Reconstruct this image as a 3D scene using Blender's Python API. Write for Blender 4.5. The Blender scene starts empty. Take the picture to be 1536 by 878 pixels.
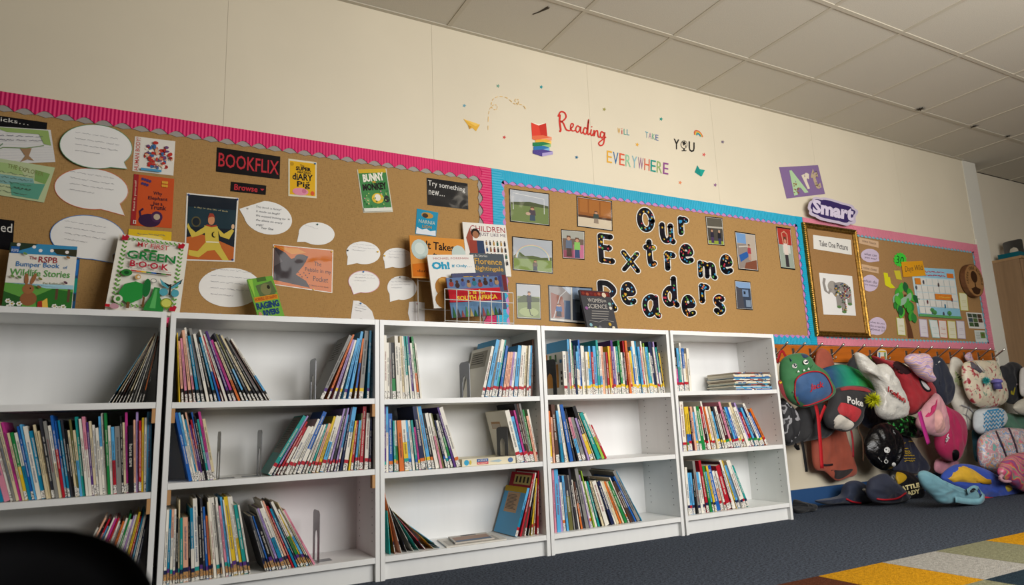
import bpy, bmesh, math, random
from mathutils import Vector, Matrix, noise
from mathutils.geometry import tessellate_polygon
random.seed(7)
SC = bpy.context.scene
COL = SC.collection
# ------------------------------------------------------------------ camera
PW, PH, FPX = 1536.0, 878.0, 1026.28
CAM = Vector((-0.0966, -3.1187, 0.6081))
YAW, PITCH, ROLL = 0.50321, 0.18650, -0.03969
fwd = Vector((math.sin(YAW)*math.cos(PITCH), math.cos(YAW)*math.cos(PITCH), math.sin(PITCH)))
rgt0 = Vector((math.cos(YAW), -math.sin(YAW), 0))
up0 = rgt0.cross(fwd)
RGT = rgt0*math.cos(ROLL) + up0*math.sin(ROLL)
UPV = -rgt0*math.sin(ROLL) + up0*math.cos(ROLL)
cd = bpy.data.cameras.new('camera')
cam = bpy.data.objects.new('camera', cd); COL.objects.link(cam)
m = Matrix((RGT, UPV, -fwd)).transposed().to_4x4(); m.translation = CAM
cam.matrix_world = m
cd.sensor_fit = 'HORIZONTAL'; cd.sensor_width = 36.0; cd.lens = FPX/PW*36.0
cd.clip_start = 0.02; cd.clip_end = 60
cd.dof.use_dof = True; cd.dof.focus_distance = 3.7; cd.dof.aperture_fstop = 3.2
SC.camera = cam
# ------------------------------------------------------------------ world, lights, exposure
w = bpy.data.worlds.new('world'); SC.world = w; w.use_nodes = True
bg = w.node_tree.nodes['Background']; bg.inputs[0].default_value = (0.80, 0.90, 1.0, 1); bg.inputs[1].default_value = 0.25
def area(name, loc, rot, sx, sy, energy, col):
    l = bpy.data.lights.new(name, 'AREA'); l.shape = 'RECTANGLE'; l.size = sx; l.size_y = sy; l.energy = energy; l.color = col
    o = bpy.data.objects.new(name, l); COL.objects.link(o); o.location = loc; o.rotation_euler = rot
    return o
R = math.radians
# daylight entering through the windows of the wall opposite the bookcases
area('window_daylight', (2.7, -3.66, 1.68), (R(88), 0, 0), 3.3, 1.5, 185, (1.0, 0.985, 0.965))
# added ceiling panels out of view, to bring some light from higher up
ADDED_LAMPS = [(2.784, -2.557), (4.584, -2.557)]
for lx, ly in ADDED_LAMPS:
    area('added_panel_light', (lx, ly, 2.70), (0, 0, 0), 0.56, 0.56, 9, (1.0, 0.90, 0.74))
SC.view_settings.view_transform = 'Standard'
SC.view_settings.look = 'None'
SC.view_settings.gamma = 1.0
SC.view_settings.use_curve_mapping = False
SC.view_settings.exposure = -0.33
# ------------------------------------------------------------------ pixel -> place helpers
def ray(px, py):
    return RGT*((px-PW/2)/FPX) - UPV*((py-PH/2)/FPX) + fwd
def at_y(px, py, y):
    d = ray(px, py); t = (y-CAM.y)/d.y
    return CAM + d*t
def at_z(px, py, z):
    d = ray(px, py); t = (z-CAM.z)/d.z
    return CAM + d*t
def at_x(px, py, x):
    d = ray(px, py); t = (x-CAM.x)/d.x
    return CAM + d*t
# ------------------------------------------------------------------ materials
MATS = {}
def s2l(c):
    return c/12.92 if c <= 0.04045 else ((c+0.055)/1.055)**2.4
def rgb(h):
    return tuple(s2l(int(h[i:i+2], 16)/255) for i in (0, 2, 4)) + (1,)
def M(h, rough=0.55, kind='plain'):
    key = (h, rough, kind)
    if key in MATS: return MATS[key]
    mt = bpy.data.materials.new('%s_%s' % (kind, h)); MATS[key] = mt
    mt.use_nodes = True
    nt = mt.node_tree; N = nt.nodes; L = nt.links
    b = N['Principled BSDF']; c = rgb(h)
    b.inputs['Base Color'].default_value = c; b.inputs['Roughness'].default_value = rough
    def node(t, **k):
        n = N.new(t)
        for a, v in k.items(): setattr(n, a, v)
        return n
    tc = node('ShaderNodeTexCoord')
    def tex(scale, detail=2, rough_=0.5, src='Object', stretch=None):
        n = node('ShaderNodeTexNoise'); n.inputs['Scale'].default_value = scale; n.inputs['Detail'].default_value = detail
        n.inputs['Roughness'].default_value = rough_
        if stretch:
            mp = node('ShaderNodeMapping'); mp.inputs['Scale'].default_value = stretch
            L.new(tc.outputs[src], mp.inputs[0]); L.new(mp.outputs[0], n.inputs['Vector'])
        else: L.new(tc.outputs[src], n.inputs['Vector'])
        return n
    def ramp(n, p0, c0, p1, c1, to=None):
        r = node('ShaderNodeValToRGB'); e = r.color_ramp.elements
        e[0].position = p0; e[0].color = c0; e[1].position = p1; e[1].color = c1
        L.new(n.outputs[0], r.inputs[0])
        if to: L.new(r.outputs[0], b.inputs[to])
        return r
    def bump(sock, strength, dist=0.002):
        bp = node('ShaderNodeBump'); bp.inputs['Strength'].default_value = strength; bp.inputs['Distance'].default_value = dist
        L.new(sock, bp.inputs['Height']); L.new(bp.outputs[0], b.inputs['Normal'])
    def mul(cc, f): return tuple(min(1, x*f) for x in cc[:3]) + (1,)
    if kind == 'print': b.inputs['Specular IOR Level'].default_value = 0.06
    if kind == 'plain': b.inputs['Specular IOR Level'].default_value = 0.22
    if kind == 'paint':
        n = tex(1.3, 4); ramp(n, 0.3, mul(c, 0.95), 0.7, mul(c, 1.03), 'Base Color')
        n2 = tex(90, 3); bump(n2.outputs[0], 0.06)
    elif kind == 'laminate':      # melamine of the bookcases
        n = tex(25, 3, stretch=(1, 1, 0.08)); ramp(n, 0.3, mul(c, 0.97), 0.7, c, 'Base Color')
    elif kind == 'gloss':         # laminated print with waves in the plastic
        n = tex(9, 1); bump(n.outputs[0], 0.45, 0.009)
        b.inputs['Coat Weight'].default_value = 0.28; b.inputs['Coat Roughness'].default_value = 0.06; b.inputs['Specular IOR Level'].default_value = 0.05
        L.new(N['Bump'].outputs[0], b.inputs['Coat Normal'])
    elif kind == 'fabric':
        n = tex(420, 2); bump(n.outputs[0], 0.5, 0.0015)
        n2 = tex(14, 4); ramp(n2, 0.3, mul(c, 0.82), 0.72, mul(c, 1.12), 'Base Color')
        b.inputs['Sheen Weight'].default_value = 0.15
    elif kind == 'plastic_film':
        n = tex(26, 4, 0.6); bump(n.outputs[0], 0.7, 0.012)
    elif kind == 'hessian':
        w1 = tex(1.0, 2, 0.6, stretch=(520, 1, 45)); w2 = tex(1.0, 2, 0.6, stretch=(45, 1, 520))
        mx = node('ShaderNodeMath', operation='ADD'); L.new(w1.outputs[0], mx.inputs[0]); L.new(w2.outputs[0], mx.inputs[1])
        big = tex(2.2, 3); ma = node('ShaderNodeMath', operation='MULTIPLY_ADD'); L.new(big.outputs[0], ma.inputs[0]); ma.inputs[1].default_value = 0.35
        L.new(mx.outputs[0], ma.inputs[2])
        r = node('ShaderNodeValToRGB'); e = r.color_ramp.elements
        e[0].color = mul(c, 0.72); e[1].color = mul(c, 1.2)
        md = node('ShaderNodeMath', operation='MULTIPLY'); md.inputs[1].default_value = 0.82; L.new(ma.outputs[0], md.inputs[0])
        mr = node('ShaderNodeMapRange'); mr.inputs[1].default_value = 0.65; mr.inputs[2].default_value = 1.3
        L.new(ma.outputs[0], mr.inputs[0]); L.new(mr.outputs[0], r.inputs[0]); e[0].position = 0.2; e[1].position = 0.8
        L.new(r.outputs[0], b.inputs['Base Color']); bump(mx.outputs[0], 0.5, 0.002)
        b.inputs['Roughness'].default_value = 0.95; b.inputs['Specular IOR Level'].default_value = 0.1
    elif kind in ('corr_x', 'corr_z'):   # corrugated border card
        wv = node('ShaderNodeTexWave', wave_type='BANDS', bands_direction='X' if kind == 'corr_x' else 'Z', wave_profile='SIN')
        wv.inputs['Scale'].default_value = 22; L.new(tc.outputs['Object'], wv.inputs['Vector'])
        bump(wv.outputs[1], 0.7, 0.003)
        n = tex(3, 3); ramp(n, 0.3, mul(c, 0.88), 0.7, mul(c, 1.08), 'Base Color')
    elif kind == 'wood':
        n = tex(4, 5, 0.6, stretch=(0.5, 6, 9)); ramp(n, 0.35, mul(c, 0.78), 0.68, mul(c, 1.12), 'Base Color')
    elif kind == 'woodv':
        n = tex(5, 4, 0.6, stretch=(9, 9, 0.5)); ramp(n, 0.3, mul(c, 0.88), 0.7, mul(c, 1.08), 'Base Color')
    elif kind == 'carpet':
        n = tex(95, 5, 0.85); ramp(n, 0.40, mul(c, 0.30), 0.62, mul(c, 1.7), 'Base Color')
        n2 = tex(260, 2); bump(n2.outputs[0], 0.8, 0.004)
        b.inputs['Roughness'].default_value = 1.0; b.inputs['Specular IOR Level'].default_value = 0.05
    elif kind == 'rug':
        n = tex(70, 5, 0.85); ramp(n, 0.36, mul(c, 0.55), 0.66, mul(c, 1.25), 'Base Color')
        n2 = tex(240, 2); bump(n2.outputs[0], 0.9, 0.006)
        b.inputs['Roughness'].default_value = 1.0; b.inputs['Specular IOR Level'].default_value = 0.05
    elif kind == 'ceiltile':
        n = tex(260, 3, 0.7); ramp(n, 0.34, mul(c, 0.80), 0.52, c, 'Base Color'); bump(n.outputs[0], 0.35, 0.002)
        b.inputs['Roughness'].default_value = 0.95
    elif kind == 'metal':
        b.inputs['Metallic'].default_value = 1.0
    elif kind == 'gold':
        b.inputs['Metallic'].default_value = 0.85
        n = tex(60, 3); ramp(n, 0.35, mul(c, 0.45), 0.6, c, 'Base Color'); bump(n.outputs[0], 0.3, 0.002)
    elif kind == 'galaxy':        # dark night-sky paper of the cut-out letters
        n = tex(9, 4); ramp(n, 0.45, rgb('0d0d12'), 0.75, rgb('2a2130'), 'Base Color'); b.inputs['Specular IOR Level'].default_value = 0.08
    elif kind in ('floral', 'patchy', 'pastel', 'sequin', 'swirl', 'rainbow'):
        sc = {'floral': 26, 'patchy': 15, 'pastel': 24, 'sequin': 45, 'swirl': 9, 'rainbow': 7}[kind]
        if kind in ('swirl', 'rainbow'):
            v = node('ShaderNodeTexWave', wave_type='RINGS' if kind == 'swirl' else 'BANDS', bands_direction='DIAGONAL'); v.inputs['Scale'].default_value = sc
            v.inputs['Distortion'].default_value = 9; v.inputs['Detail'].default_value = 1.5; v.inputs['Detail Scale'].default_value = 1.2
            out = v.outputs[1]
        else:
            v = tex(sc, 2, 0.5); out = v.outputs[0]
        L.new(tc.outputs['Object'], v.inputs['Vector'])
        r = node('ShaderNodeValToRGB'); cr = r.color_ramp; cr.interpolation = 'CONSTANT' if kind in ('floral', 'patchy', 'pastel') else 'LINEAR'
        cols = {'floral': [(0, '7d9a86'), (.36, 'cfc3ab'), (.60, 'b06a68'), (.66, '9c2f37')],
                'patchy': [(0, '1a1a1e'), (.52, '8d8c8f'), (.60, '2a282c'), (.68, 'a8242c')],
                'pastel': [(0, '6aa39b'), (.38, 'b88a92'), (.48, 'c8b9b4'), (.54, '7f93b5'), (.60, 'c7a06f'), (.66, 'c06f86')],
                'sequin': [(0, '050806'), (.55, '0a1a0c'), (.63, '2f9a3e'), (.8, '9be69f')],
                'swirl': [(0, 'a58ab8'), (.3, 'd8c7c9'), (.55, 'c98fa0'), (.8, 'd9b98a'), (1, 'b5a0c8')],
                'rainbow': [(0, '7a4f74'), (.25, 'b5335a'), (.5, 'c98a55'), (.7, '5c8a7a'), (1, 'c4496f')]}[kind]
        while len(cr.elements) < len(cols): cr.elements.new(0.5)
        for e, (p, h2) in zip(cr.elements, cols): e.position = p; e.color = rgb(h2)
        L.new(out, r.inputs[0]); L.new(r.outputs[0], b.inputs['Base Color'])
    elif kind == 'greenfade':     # dip-dyed cloth: the dye itself goes from blue-green to lime along the bag
        sx = node('ShaderNodeSeparateXYZ'); L.new(tc.outputs['Object'], sx.inputs[0])
        mr = node('ShaderNodeMapRange'); mr.inputs[1].default_value = -0.22; mr.inputs[2].default_value = 0.30
        L.new(sx.outputs[0], mr.inputs[0])
        r = node('ShaderNodeValToRGB'); cr = r.color_ramp; cr.elements.new(0.5)
        for e, (p, h2) in zip(cr.elements, [(0.05, '0b3f66'), (.45, '0b9a63'), (1, '6fcf22')]): e.position = p; e.color = rgb(h2)
        L.new(mr.outputs[0], r.inputs[0]); L.new(r.outputs[0], b.inputs['Base Color'])
    elif kind == 'marks':         # label paper with tiny printed marks
        n = tex(330, 1, 0.4, stretch=(1, 1, 0.8)); ramp(n, 0.40, rgb('55504c'), 0.47, c, 'Base Color')
    return mt
# ------------------------------------------------------------------ object helpers
def tag(o, label, cat, group=None, kind=None):
    if label: o['label'] = label
    if cat: o['category'] = cat
    if group: o['group'] = group
    if kind: o['kind'] = kind
    return o
def empty(name, loc):
    o = bpy.data.objects.new(name, None); COL.objects.link(o); o.location = loc; o.empty_display_size = 0.05
    return o
class MB:
    """collects world-space shapes, builds ONE mesh object"""
    def __init__(s): s.v = []; s.f = []; s.m = []; s.mats = []
    def mi(s, mat):
        if mat not in s.mats: s.mats.append(mat)
        return s.mats.index(mat)
    def add(s, vs, fs, mat):
        k = len(s.v); i = s.mi(mat)
        s.v += [Vector(v) for v in vs]
        for f in fs: s.f.append([k+a for a in f]); s.m.append(i)
    def box(s, a, b, mat):
        x0, y0, z0 = a; x1, y1, z1 = b
        s.add([(x0,y0,z0),(x1,y0,z0),(x1,y1,z0),(x0,y1,z0),(x0,y0,z1),(x1,y0,z1),(x1,y1,z1),(x0,y1,z1)],
              [(3,2,1,0),(4,5,6,7),(0,1,5,4),(1,2,6,5),(2,3,7,6),(3,0,4,7)], mat)
        return s
    def fbox(s, F, a, b, mat):   # box in a frame (o, ex, ey, ez)
        o, ex, ey, ez = F; x0, y0, z0 = a; x1, y1, z1 = b
        pts = [(x0,y0,z0),(x1,y0,z0),(x1,y1,z0),(x0,y1,z0),(x0,y0,z1),(x1,y0,z1),(x1,y1,z1),(x0,y1,z1)]
        s.add([o+ex*p[0]+ey*p[1]+ez*p[2] for p in pts],
              [(3,2,1,0),(4,5,6,7),(0,1,5,4),(1,2,6,5),(2,3,7,6),(3,0,4,7)], mat)
        return s
    def prism(s, pts, off, mat):  # polygon of 3D points swept by vector off
        n = len(pts); off = Vector(off)
        s.add(list(pts)+[Vector(p)+off for p in pts],
              [list(range(n)), list(range(2*n-1, n-1, -1))]+[(i, (i+1) % n, n+(i+1) % n, n+i) for i in range(n)], mat)
        return s
    def tube(s, pts, r, mat, n=8, closed=False):
        pts = [Vector(p) for p in pts]; k0 = []
        m_ = len(pts)
        for i, p in enumerate(pts):
            if closed: d = pts[(i+1) % m_]-pts[i-1]
            else: d = pts[min(i+1, m_-1)]-pts[max(i-1, 0)]
            d.normalize()
            a = d.cross(Vector((0, 0, 1)))
            if a.length < 0.05: a = d.cross(Vector((0, 1, 0)))
            a.normalize(); b_ = d.cross(a)
            rr = r[i] if isinstance(r, (list, tuple)) else r
            k0.append([p+(a*math.cos(2*math.pi*j/n)+b_*math.sin(2*math.pi*j/n))*rr for j in range(n)])
        vs = [v for ring in k0 for v in ring]; fs = []
        for i in range(m_ if closed else m_-1):
            i2 = (i+1) % m_
            for j in range(n): fs.append((i*n+j, i*n+(j+1) % n, i2*n+(j+1) % n, i2*n+j))
        if not closed: fs += [list(range(n))[::-1], list(range((m_-1)*n, m_*n))]
        s.add(vs, fs, mat); return s
    def build(s, name, parent=None, smooth=False):
        loc = parent_loc(parent) if parent else Vector((0, 0, 0))
        me = bpy.data.meshes.new(name)
        if parent: vs = [v-loc for v in s.v]
        else: vs = s.v
        me.from_pydata([tuple(v) for v in vs], [], s.f)
        for mt in s.mats: me.materials.append(mt)
        me.polygons.foreach_set('material_index', s.m)
        if smooth: me.polygons.foreach_set('use_smooth', [True]*len(s.f))
        me.update()
        o = bpy.data.objects.new(name, me); COL.objects.link(o)
        if parent: o.parent = parent
        return o
    def thing(s, name, label, cat, group=None, smooth=False, kind=None):
        # top-level single mesh with its origin at its base
        lo = Vector((min(v.x for v in s.v), min(v.y for v in s.v), min(v.z for v in s.v)))
        hi = Vector((max(v.x for v in s.v), max(v.y for v in s.v), max(v.z for v in s.v)))
        b = Vector(((lo.x+hi.x)/2, (lo.y+hi.y)/2, lo.z))
        s.v = [v-b for v in s.v]
        o = s.build(name, None, smooth); o.location = b
        return tag(o, label, cat, group, kind)
def parent_loc(o):
    p = Vector((0, 0, 0))
    while o is not None:
        p = p+o.location; o = o.parent
    return p
# flat text outlines as plain meshes
TXT = {}
def text2d(s, bold=0.0, shear=0.0):
    key = (s, bold, shear)
    if key in TXT: return TXT[key]
    c = bpy.data.curves.new('t', 'FONT'); c.body = s; c.size = 1; c.offset = bold; c.shear = shear; c.resolution_u = 2
    o = bpy.data.objects.new('t', c)
    me = o.to_mesh()
    vs = [(v.co.x, v.co.y) for v in me.vertices]; fs = [list(p.vertices) for p in me.polygons]
    o.to_mesh_clear(); bpy.data.objects.remove(o); bpy.data.curves.remove(c)
    x0 = min(v[0] for v in vs); x1 = max(v[0] for v in vs); y0 = min(v[1] for v in vs); y1 = max(v[1] for v in vs)
    r = ([((v[0]-x0)/(x1-x0), (v[1]-y0)/max(1e-6, y1-y0)) for v in vs], fs)
    TXT[key] = r
    return r
class Art:
    """flat print laid on a real surface; P(s,t,off) gives the 3D point, off metres in front"""
    def __init__(a, P, rough=0.5, kind='plain'): a.P = P; a.parts = {}; a.k = 0; a.rough = rough; a.kind = kind
    def off(a): a.k += 1; return 0.0003+0.00013*a.k
    def mb(a, part): return a.parts.setdefault(part, MB())
    def mat(a, h): return M(h, a.rough, a.kind) if isinstance(h, str) else h
    def poly(a, pts, h, part='picture'):
        o = a.off(); P3 = [a.P(s, t, o) for s, t in pts]
        a.mb(part).add(P3, [list(range(len(P3)))], a.mat(h)); return a
    def rect(a, s0, t0, s1, t1, h, part='picture'): return a.poly([(s0, t0), (s1, t0), (s1, t1), (s0, t1)], h, part)
    def ell(a, cs, ct, rs, rt, h, part='picture', n=18, rot=0):
        ca, sa = math.cos(rot), math.sin(rot); L_ = []
        for i in range(n):
            x = rs*math.cos(2*math.pi*i/n); y = rt*math.sin(2*math.pi*i/n)
            L_.append((cs+x*ca-y*sa, ct+x*sa+y*ca))
        return a.poly(L_, h, part)
    def line(a, pts, wd, h, part='picture', asp=1.0):   # wd in s units; asp = height/width of a unit
        o = a.off(); vs = []; n = len(pts)
        for i, (s, t) in enumerate(pts):
            p, q = pts[max(i-1, 0)], pts[min(i+1, n-1)]
            dx, dy = q[0]-p[0], (q[1]-p[1])*asp; l = math.hypot(dx, dy) or 1
            nx, ny = -dy/l*wd/2, dx/l*wd/2/asp
            vs += [a.P(s+nx, t+ny, o), a.P(s-nx, t-ny, o)]
        a.mb(part).add(vs, [(2*i, 2*i+1, 2*i+3, 2*i+2) for i in range(n-1)], a.mat(h)); return a
    def text(a, s, q, h, bold=0.0, shear=0.0, part='lettering', fixed=None):
        """q = (s0,t0,s1,t1) box or four corners TL,TR,BR,BL"""
        if len(q) == 4 and not isinstance(q[0], (tuple, list)):
            s0, t0, s1, t1 = q; q = ((s0, t0), (s1, t0), (s1, t1), (s0, t1))
        vs, fs = text2d(s, bold, shear); o = a.off(); out = []
        for u, v in vs:
            v = 1-v
            x = (q[0][0]*(1-u)+q[1][0]*u)*(1-v)+(q[3][0]*(1-u)+q[2][0]*u)*v
            y = (q[0][1]*(1-u)+q[1][1]*u)*(1-v)+(q[3][1]*(1-u)+q[2][1]*u)*v
            out.append(a.P(x, y, o))
        a.mb(part).add(out, fs, a.mat(h)); return a
    def scrib(a, s0, t0, s1, t1, h, n=22, wd=0.006, seed=1, part='handwriting', asp=1.0, slope=0.0):
        rd = random.Random(seed); x = s0
        while x < s1-0.02*(s1-s0):
            ww = (s1-s0)*rd.uniform(0.10, 0.24); x2 = min(s1, x+ww); pts = []; k = max(4, int(n*(x2-x)/(s1-s0)))
            for i in range(k+1):
                u = x+(x2-x)*i/k
                pts.append((u, (t0+t1)/2+(t1-t0)*0.5*rd.uniform(-1, 1)*(1 if i % 2 else 0.6)+slope*(u-s0)))
            a.line(pts, wd, h, part, asp); x = x2+(s1-s0)*0.035
        return a
    def emit(a, root):
        return [mb.build(n, root) for n, mb in a.parts.items()]
def quadP(TL, TR, BR, BL, nrm):
    TL, TR, BR, BL = map(Vector, (TL, TR, BR, BL)); nrm = Vector(nrm)
    def P(s, t, off=0.0):
        return (TL*(1-s)+TR*s)*(1-t)+(BL*(1-s)+BR*s)*t+nrm*off
    return P
def wallP(y0):   # pixel of the photograph -> point of the wall plane y = y0
    def P(px, py, off=0.0):
        p = at_y(px, py, y0); p.y -= off
        return p
    return P
NV = Vector((0, -1, 0))
def sheet_card(name, label, cat, quad, y0, bg, art=None, rough=0.5, kind='plain', group=None, thick=0.0012, sheet='sheet'):
    """paper pinned to the wall: quad = 4 pixels TL TR BR BL on plane y0"""
    pts = [at_y(*q, y0) for q in quad]
    c = sum(pts, Vector())/4; base = Vector((c.x, y0, min(p.z for p in pts)))
    P = quadP(*pts, NV)
    if art is None:
        mb = MB(); mb.prism(pts, (0, thick, 0), M(bg, rough, kind)); return mb.thing(name, label, cat, group)
    root = empty(name, base); tag(root, label, cat, group)
    MB().prism(pts, (0, thick, 0), M(bg, rough, kind)).build(sheet, root)
    A = Art(P, rough, 'plain' if kind != 'gloss' else 'gloss'); art(A); A.emit(root)
    return root
def px_card(name, label, cat, outline, y0, bg, art=None, rough=0.5, kind='plain', group=None, thick=0.0012, sheet='sheet', edge=None):
    pts = [at_y(px, py, y0) for px, py in outline]
    c = sum(pts, Vector())/len(pts); base = Vector((c.x, y0, min(p.z for p in pts)))
    if art is None and not edge:
        mb = MB(); mb.prism(pts, (0, thick, 0), M(bg, rough, kind)); return mb.thing(name, label, cat, group)
    root = empty(name, base); tag(root, label, cat, group)
    MB().prism(pts, (0, thick, 0), M(bg, rough, kind)).build(sheet, root)
    A = Art(wallP(y0), rough)
    if edge:
        cx = sum(p[0] for p in outline)/len(outline); cy = sum(p[1] for p in outline)/len(outline)
        o2 = [(p[0]+(cx-p[0])*0.01, p[1]+(cy-p[1])*0.01) for p in outline]
        A.line(o2+[o2[0]], 0.9, edge, 'outline')
    if art: art(A)
    A.emit(root)
    return root
ORD = ['first','second','third','fourth','fifth','sixth','seventh','eighth','ninth','tenth','eleventh','twelfth','thirteenth','fourteenth','fifteenth','sixteenth','seventeenth','eighteenth','nineteenth','twentieth']
TENS = {20: ('twenty', 'twentieth'), 30: ('thirty', 'thirtieth'), 40: ('forty', 'fortieth'), 50: ('fifty', 'fiftieth')}
def ordinal(i):   # 0-based
    n = i+1
    if n <= 20: return ORD[i]
    t = n//10*10
    return TENS[t][1] if n == t else TENS[t][0]+'-'+ORD[n-t-1]
# ================================================================== THE ROOM
HC = 2.731                       # ceiling height
XL, XR, YF = -3.2, 9.0, -3.75     # room extents
WALL_END = 6.225
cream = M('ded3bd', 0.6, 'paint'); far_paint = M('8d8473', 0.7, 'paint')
white_gloss = M('d9d5c8', 0.35, 'paint')
def structure(name, mb):
    o = mb.build(name); o['kind'] = 'structure'; return o
structure('floor', MB().box((XL, YF, -0.05), (XR, 0.14, 0.0), M('444a54', 1.0, 'carpet')))
# back wall: plasterboard panels with fine joints, on a backing
wb = empty('wall_back', (0, 0, 0)); wb['kind'] = 'structure'
seams = [XL, -2.05, -1.04, 0.178, 1.19, 2.2, 3.21, 4.22, 5.23, WALL_END]
pw = M('d8cdb5', 0.6, 'paint')
for a, b in zip(seams[:-1], seams[1:]):
    MB().box((a+0.0005, 0.0, 0.0), (b-0.0005, 0.03, HC), pw).build('wall_panel', wb)
MB().box((XL, 0.003, 0.0), (WALL_END, 0.06, HC), M('cdc2ac', 0.8)).build('wall_backing', wb)
# boxed column at the end of the wall, and the recessed wall beyond it
structure('trim_1', MB().box((WALL_END, -0.004, 0), (6.43, 0.14, HC), white_gloss))
structure('trim_2', MB().box((6.205, -0.022, 1.03), (6.235, -0.004, 2.0), white_gloss).box((6.255, -0.012, 0), (6.27, -0.004, 1.95), white_gloss))
structure('wall_recess', MB().box((6.43, 0.125, 0), (XR, 0.16, HC), cream))
structure('wall_right', MB().box((XR, YF, 0), (XR+0.06, 0.16, HC), far_paint))
structure('wall_left', MB().box((XL-0.06, YF, 0), (XL, 0.06, HC), far_paint))
# opposite wall with two window openings
mb = MB()
wins = [(1.0, 4.4)]
z0, z1 = 0.9, 2.46
mb.box((XL, YF-0.06, 0), (XR, YF, z0), far_paint).box((XL, YF-0.06, z1), (XR, YF, HC), far_paint)
for a, b in ((XL, wins[0][0]), (wins[0][1], XR)): mb.box((a, YF-0.06, z0), (b, YF, z1), far_paint)
structure('wall_front', mb)
for i, (a, b) in enumerate(wins):
    wn = empty('window_%d' % (i+1), ((a+b)/2, YF, z0)); wn['kind'] = 'structure'
    f = MB(); fm = M('e8e8e4', 0.4)
    f.box((a, YF-0.05, z0), (b, YF-0.01, z0+0.05), fm).box((a, YF-0.05, z1-0.05), (b, YF-0.01, z1), fm)
    f.box((a, YF-0.05, z0+0.05), (a+0.05, YF-0.01, z1-0.05), fm).box((b-0.05, YF-0.05, z0+0.05), (b, YF-0.01, z1-0.05), fm)
    f.box(((a+b)/2-0.025, YF-0.05, z0+0.05), ((a+b)/2+0.025, YF-0.01, z1-0.05), fm)
    f.build('window_frame', wn)
# skirting
structure('baseboard_back', MB().box((XL, -0.016, 0), (WALL_END, -0.0005, 0.112), M('2b4c78', 0.45)))
# ceiling: slab, mineral tiles, T-bars
cl = empty('ceiling', (0, 0, 0)); cl['kind'] = 'structure'
MB().box((XL, YF, HC+0.012), (XR, 0.16, HC+0.06), M('6e675c', 0.9)).build('ceiling_slab', cl)
X0 = 1.284
xs = [X0+0.6*k for k in range(-8, 14)]
xs = [XL]+[x for x in xs if XL+0.1 < x < XR-0.1]+[XR]
ys = [0.125, -0.457]
while ys[-1]-0.6 > YF+0.1: ys.append(ys[-1]-0.6)
ys.append(YF)
tile_m = M('c9c2b2', 0.95, 'ceiltile'); bar_m = M('bdb5a3', 0.5)
cache = {}
for j in range(len(ys)-1):
    for i in range(len(xs)-1):
        cx, cy = (xs[i]+xs[i+1])/2, (ys[j]+ys[j+1])/2
        lamp = any(abs(cx-a) < 0.2 and abs(cy-b) < 0.2 for a, b in ADDED_LAMPS)
        if lamp: continue
        wx, wy = xs[i+1]-xs[i]-0.02, ys[j]-ys[j+1]-0.02
        key = (round(wx, 3), round(wy, 3))
        if key not in cache:
            mb = MB(); h = 0.009
            mb.box((-wx/2, -wy/2, 0), (wx/2, wy/2, h), tile_m)
            o0 = mb.build('ceiling_tile', None); cache[key] = o0.data; bpy.data.objects.remove(o0)
        o = bpy.data.objects.new('ceiling_tile', cache[key]); COL.objects.link(o); o.parent = cl
        o.location = (cx, cy, HC+0.003)
for y in ys[1:-1]: MB().box((XL, y-0.012, HC-0.002), (XR, y+0.012, HC+0.012), bar_m).build('ceiling_bar', cl)
for x in xs[1:-1]: MB().box((x-0.012, YF, HC-0.001), (x+0.012, 0.12, HC+0.012), bar_m).build('ceiling_bar', cl)
MB().box((XL, -0.022, HC-0.003), (WALL_END, -0.001, HC+0.003), bar_m).build('wall_angle', cl)
for px, py, s in ((1380, 164, .045), (1461, 190, .035), (1511, 205, .035)):
    c = at_z(px, py, HC-0.004); mb = MB(); rd = random.Random(px)
    pts = []
    for i in range(16):
        a = 2*math.pi*i/16; r = s*(1.0 if i % 2 else 0.4)*rd.uniform(.6, 1.1)
        pts.append(Vector((c.x+r*math.cos(a), c.y+r*math.sin(a), HC-0.0035)))
    mb.prism(pts, (0, 0, 0.001), M('332b20', 0.9)).build('ceiling_mark', cl)
p0, p1 = at_z(799, 22, HC), at_z(823, 11, HC)
MB().tube([Vector((p0.x, p0.y, HC+.002)), Vector(((p0.x+p1.x)/2, (p0.y+p1.y)/2+.01, HC+.002)), Vector((p1.x, p1.y, HC+.002))], [.003, .004, .009], M('4a4236', 0.9), 6).build('ceiling_mark', cl)
for i, (lx, ly) in enumerate(ADDED_LAMPS):  # glowing panels put in for the added lamps, never in view
    r = empty('added_ceiling_light', (lx, ly, HC)); tag(r, 'added square ceiling light panel out of view, %s from the left' % ORD[i], 'ceiling light', 'added ceiling light panels')
    em = M('fff0d8', 0.5, 'plain'); em.node_tree.nodes['Principled BSDF'].inputs['Emission Color'].default_value = (1, .9, .75, 1); em.node_tree.nodes['Principled BSDF'].inputs['Emission Strength'].default_value = 2.0; MB().box((lx-.29, ly-.29, HC+.001), (lx+.29, ly+.29, HC+.011), em).build('diffuser', r)
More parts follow.
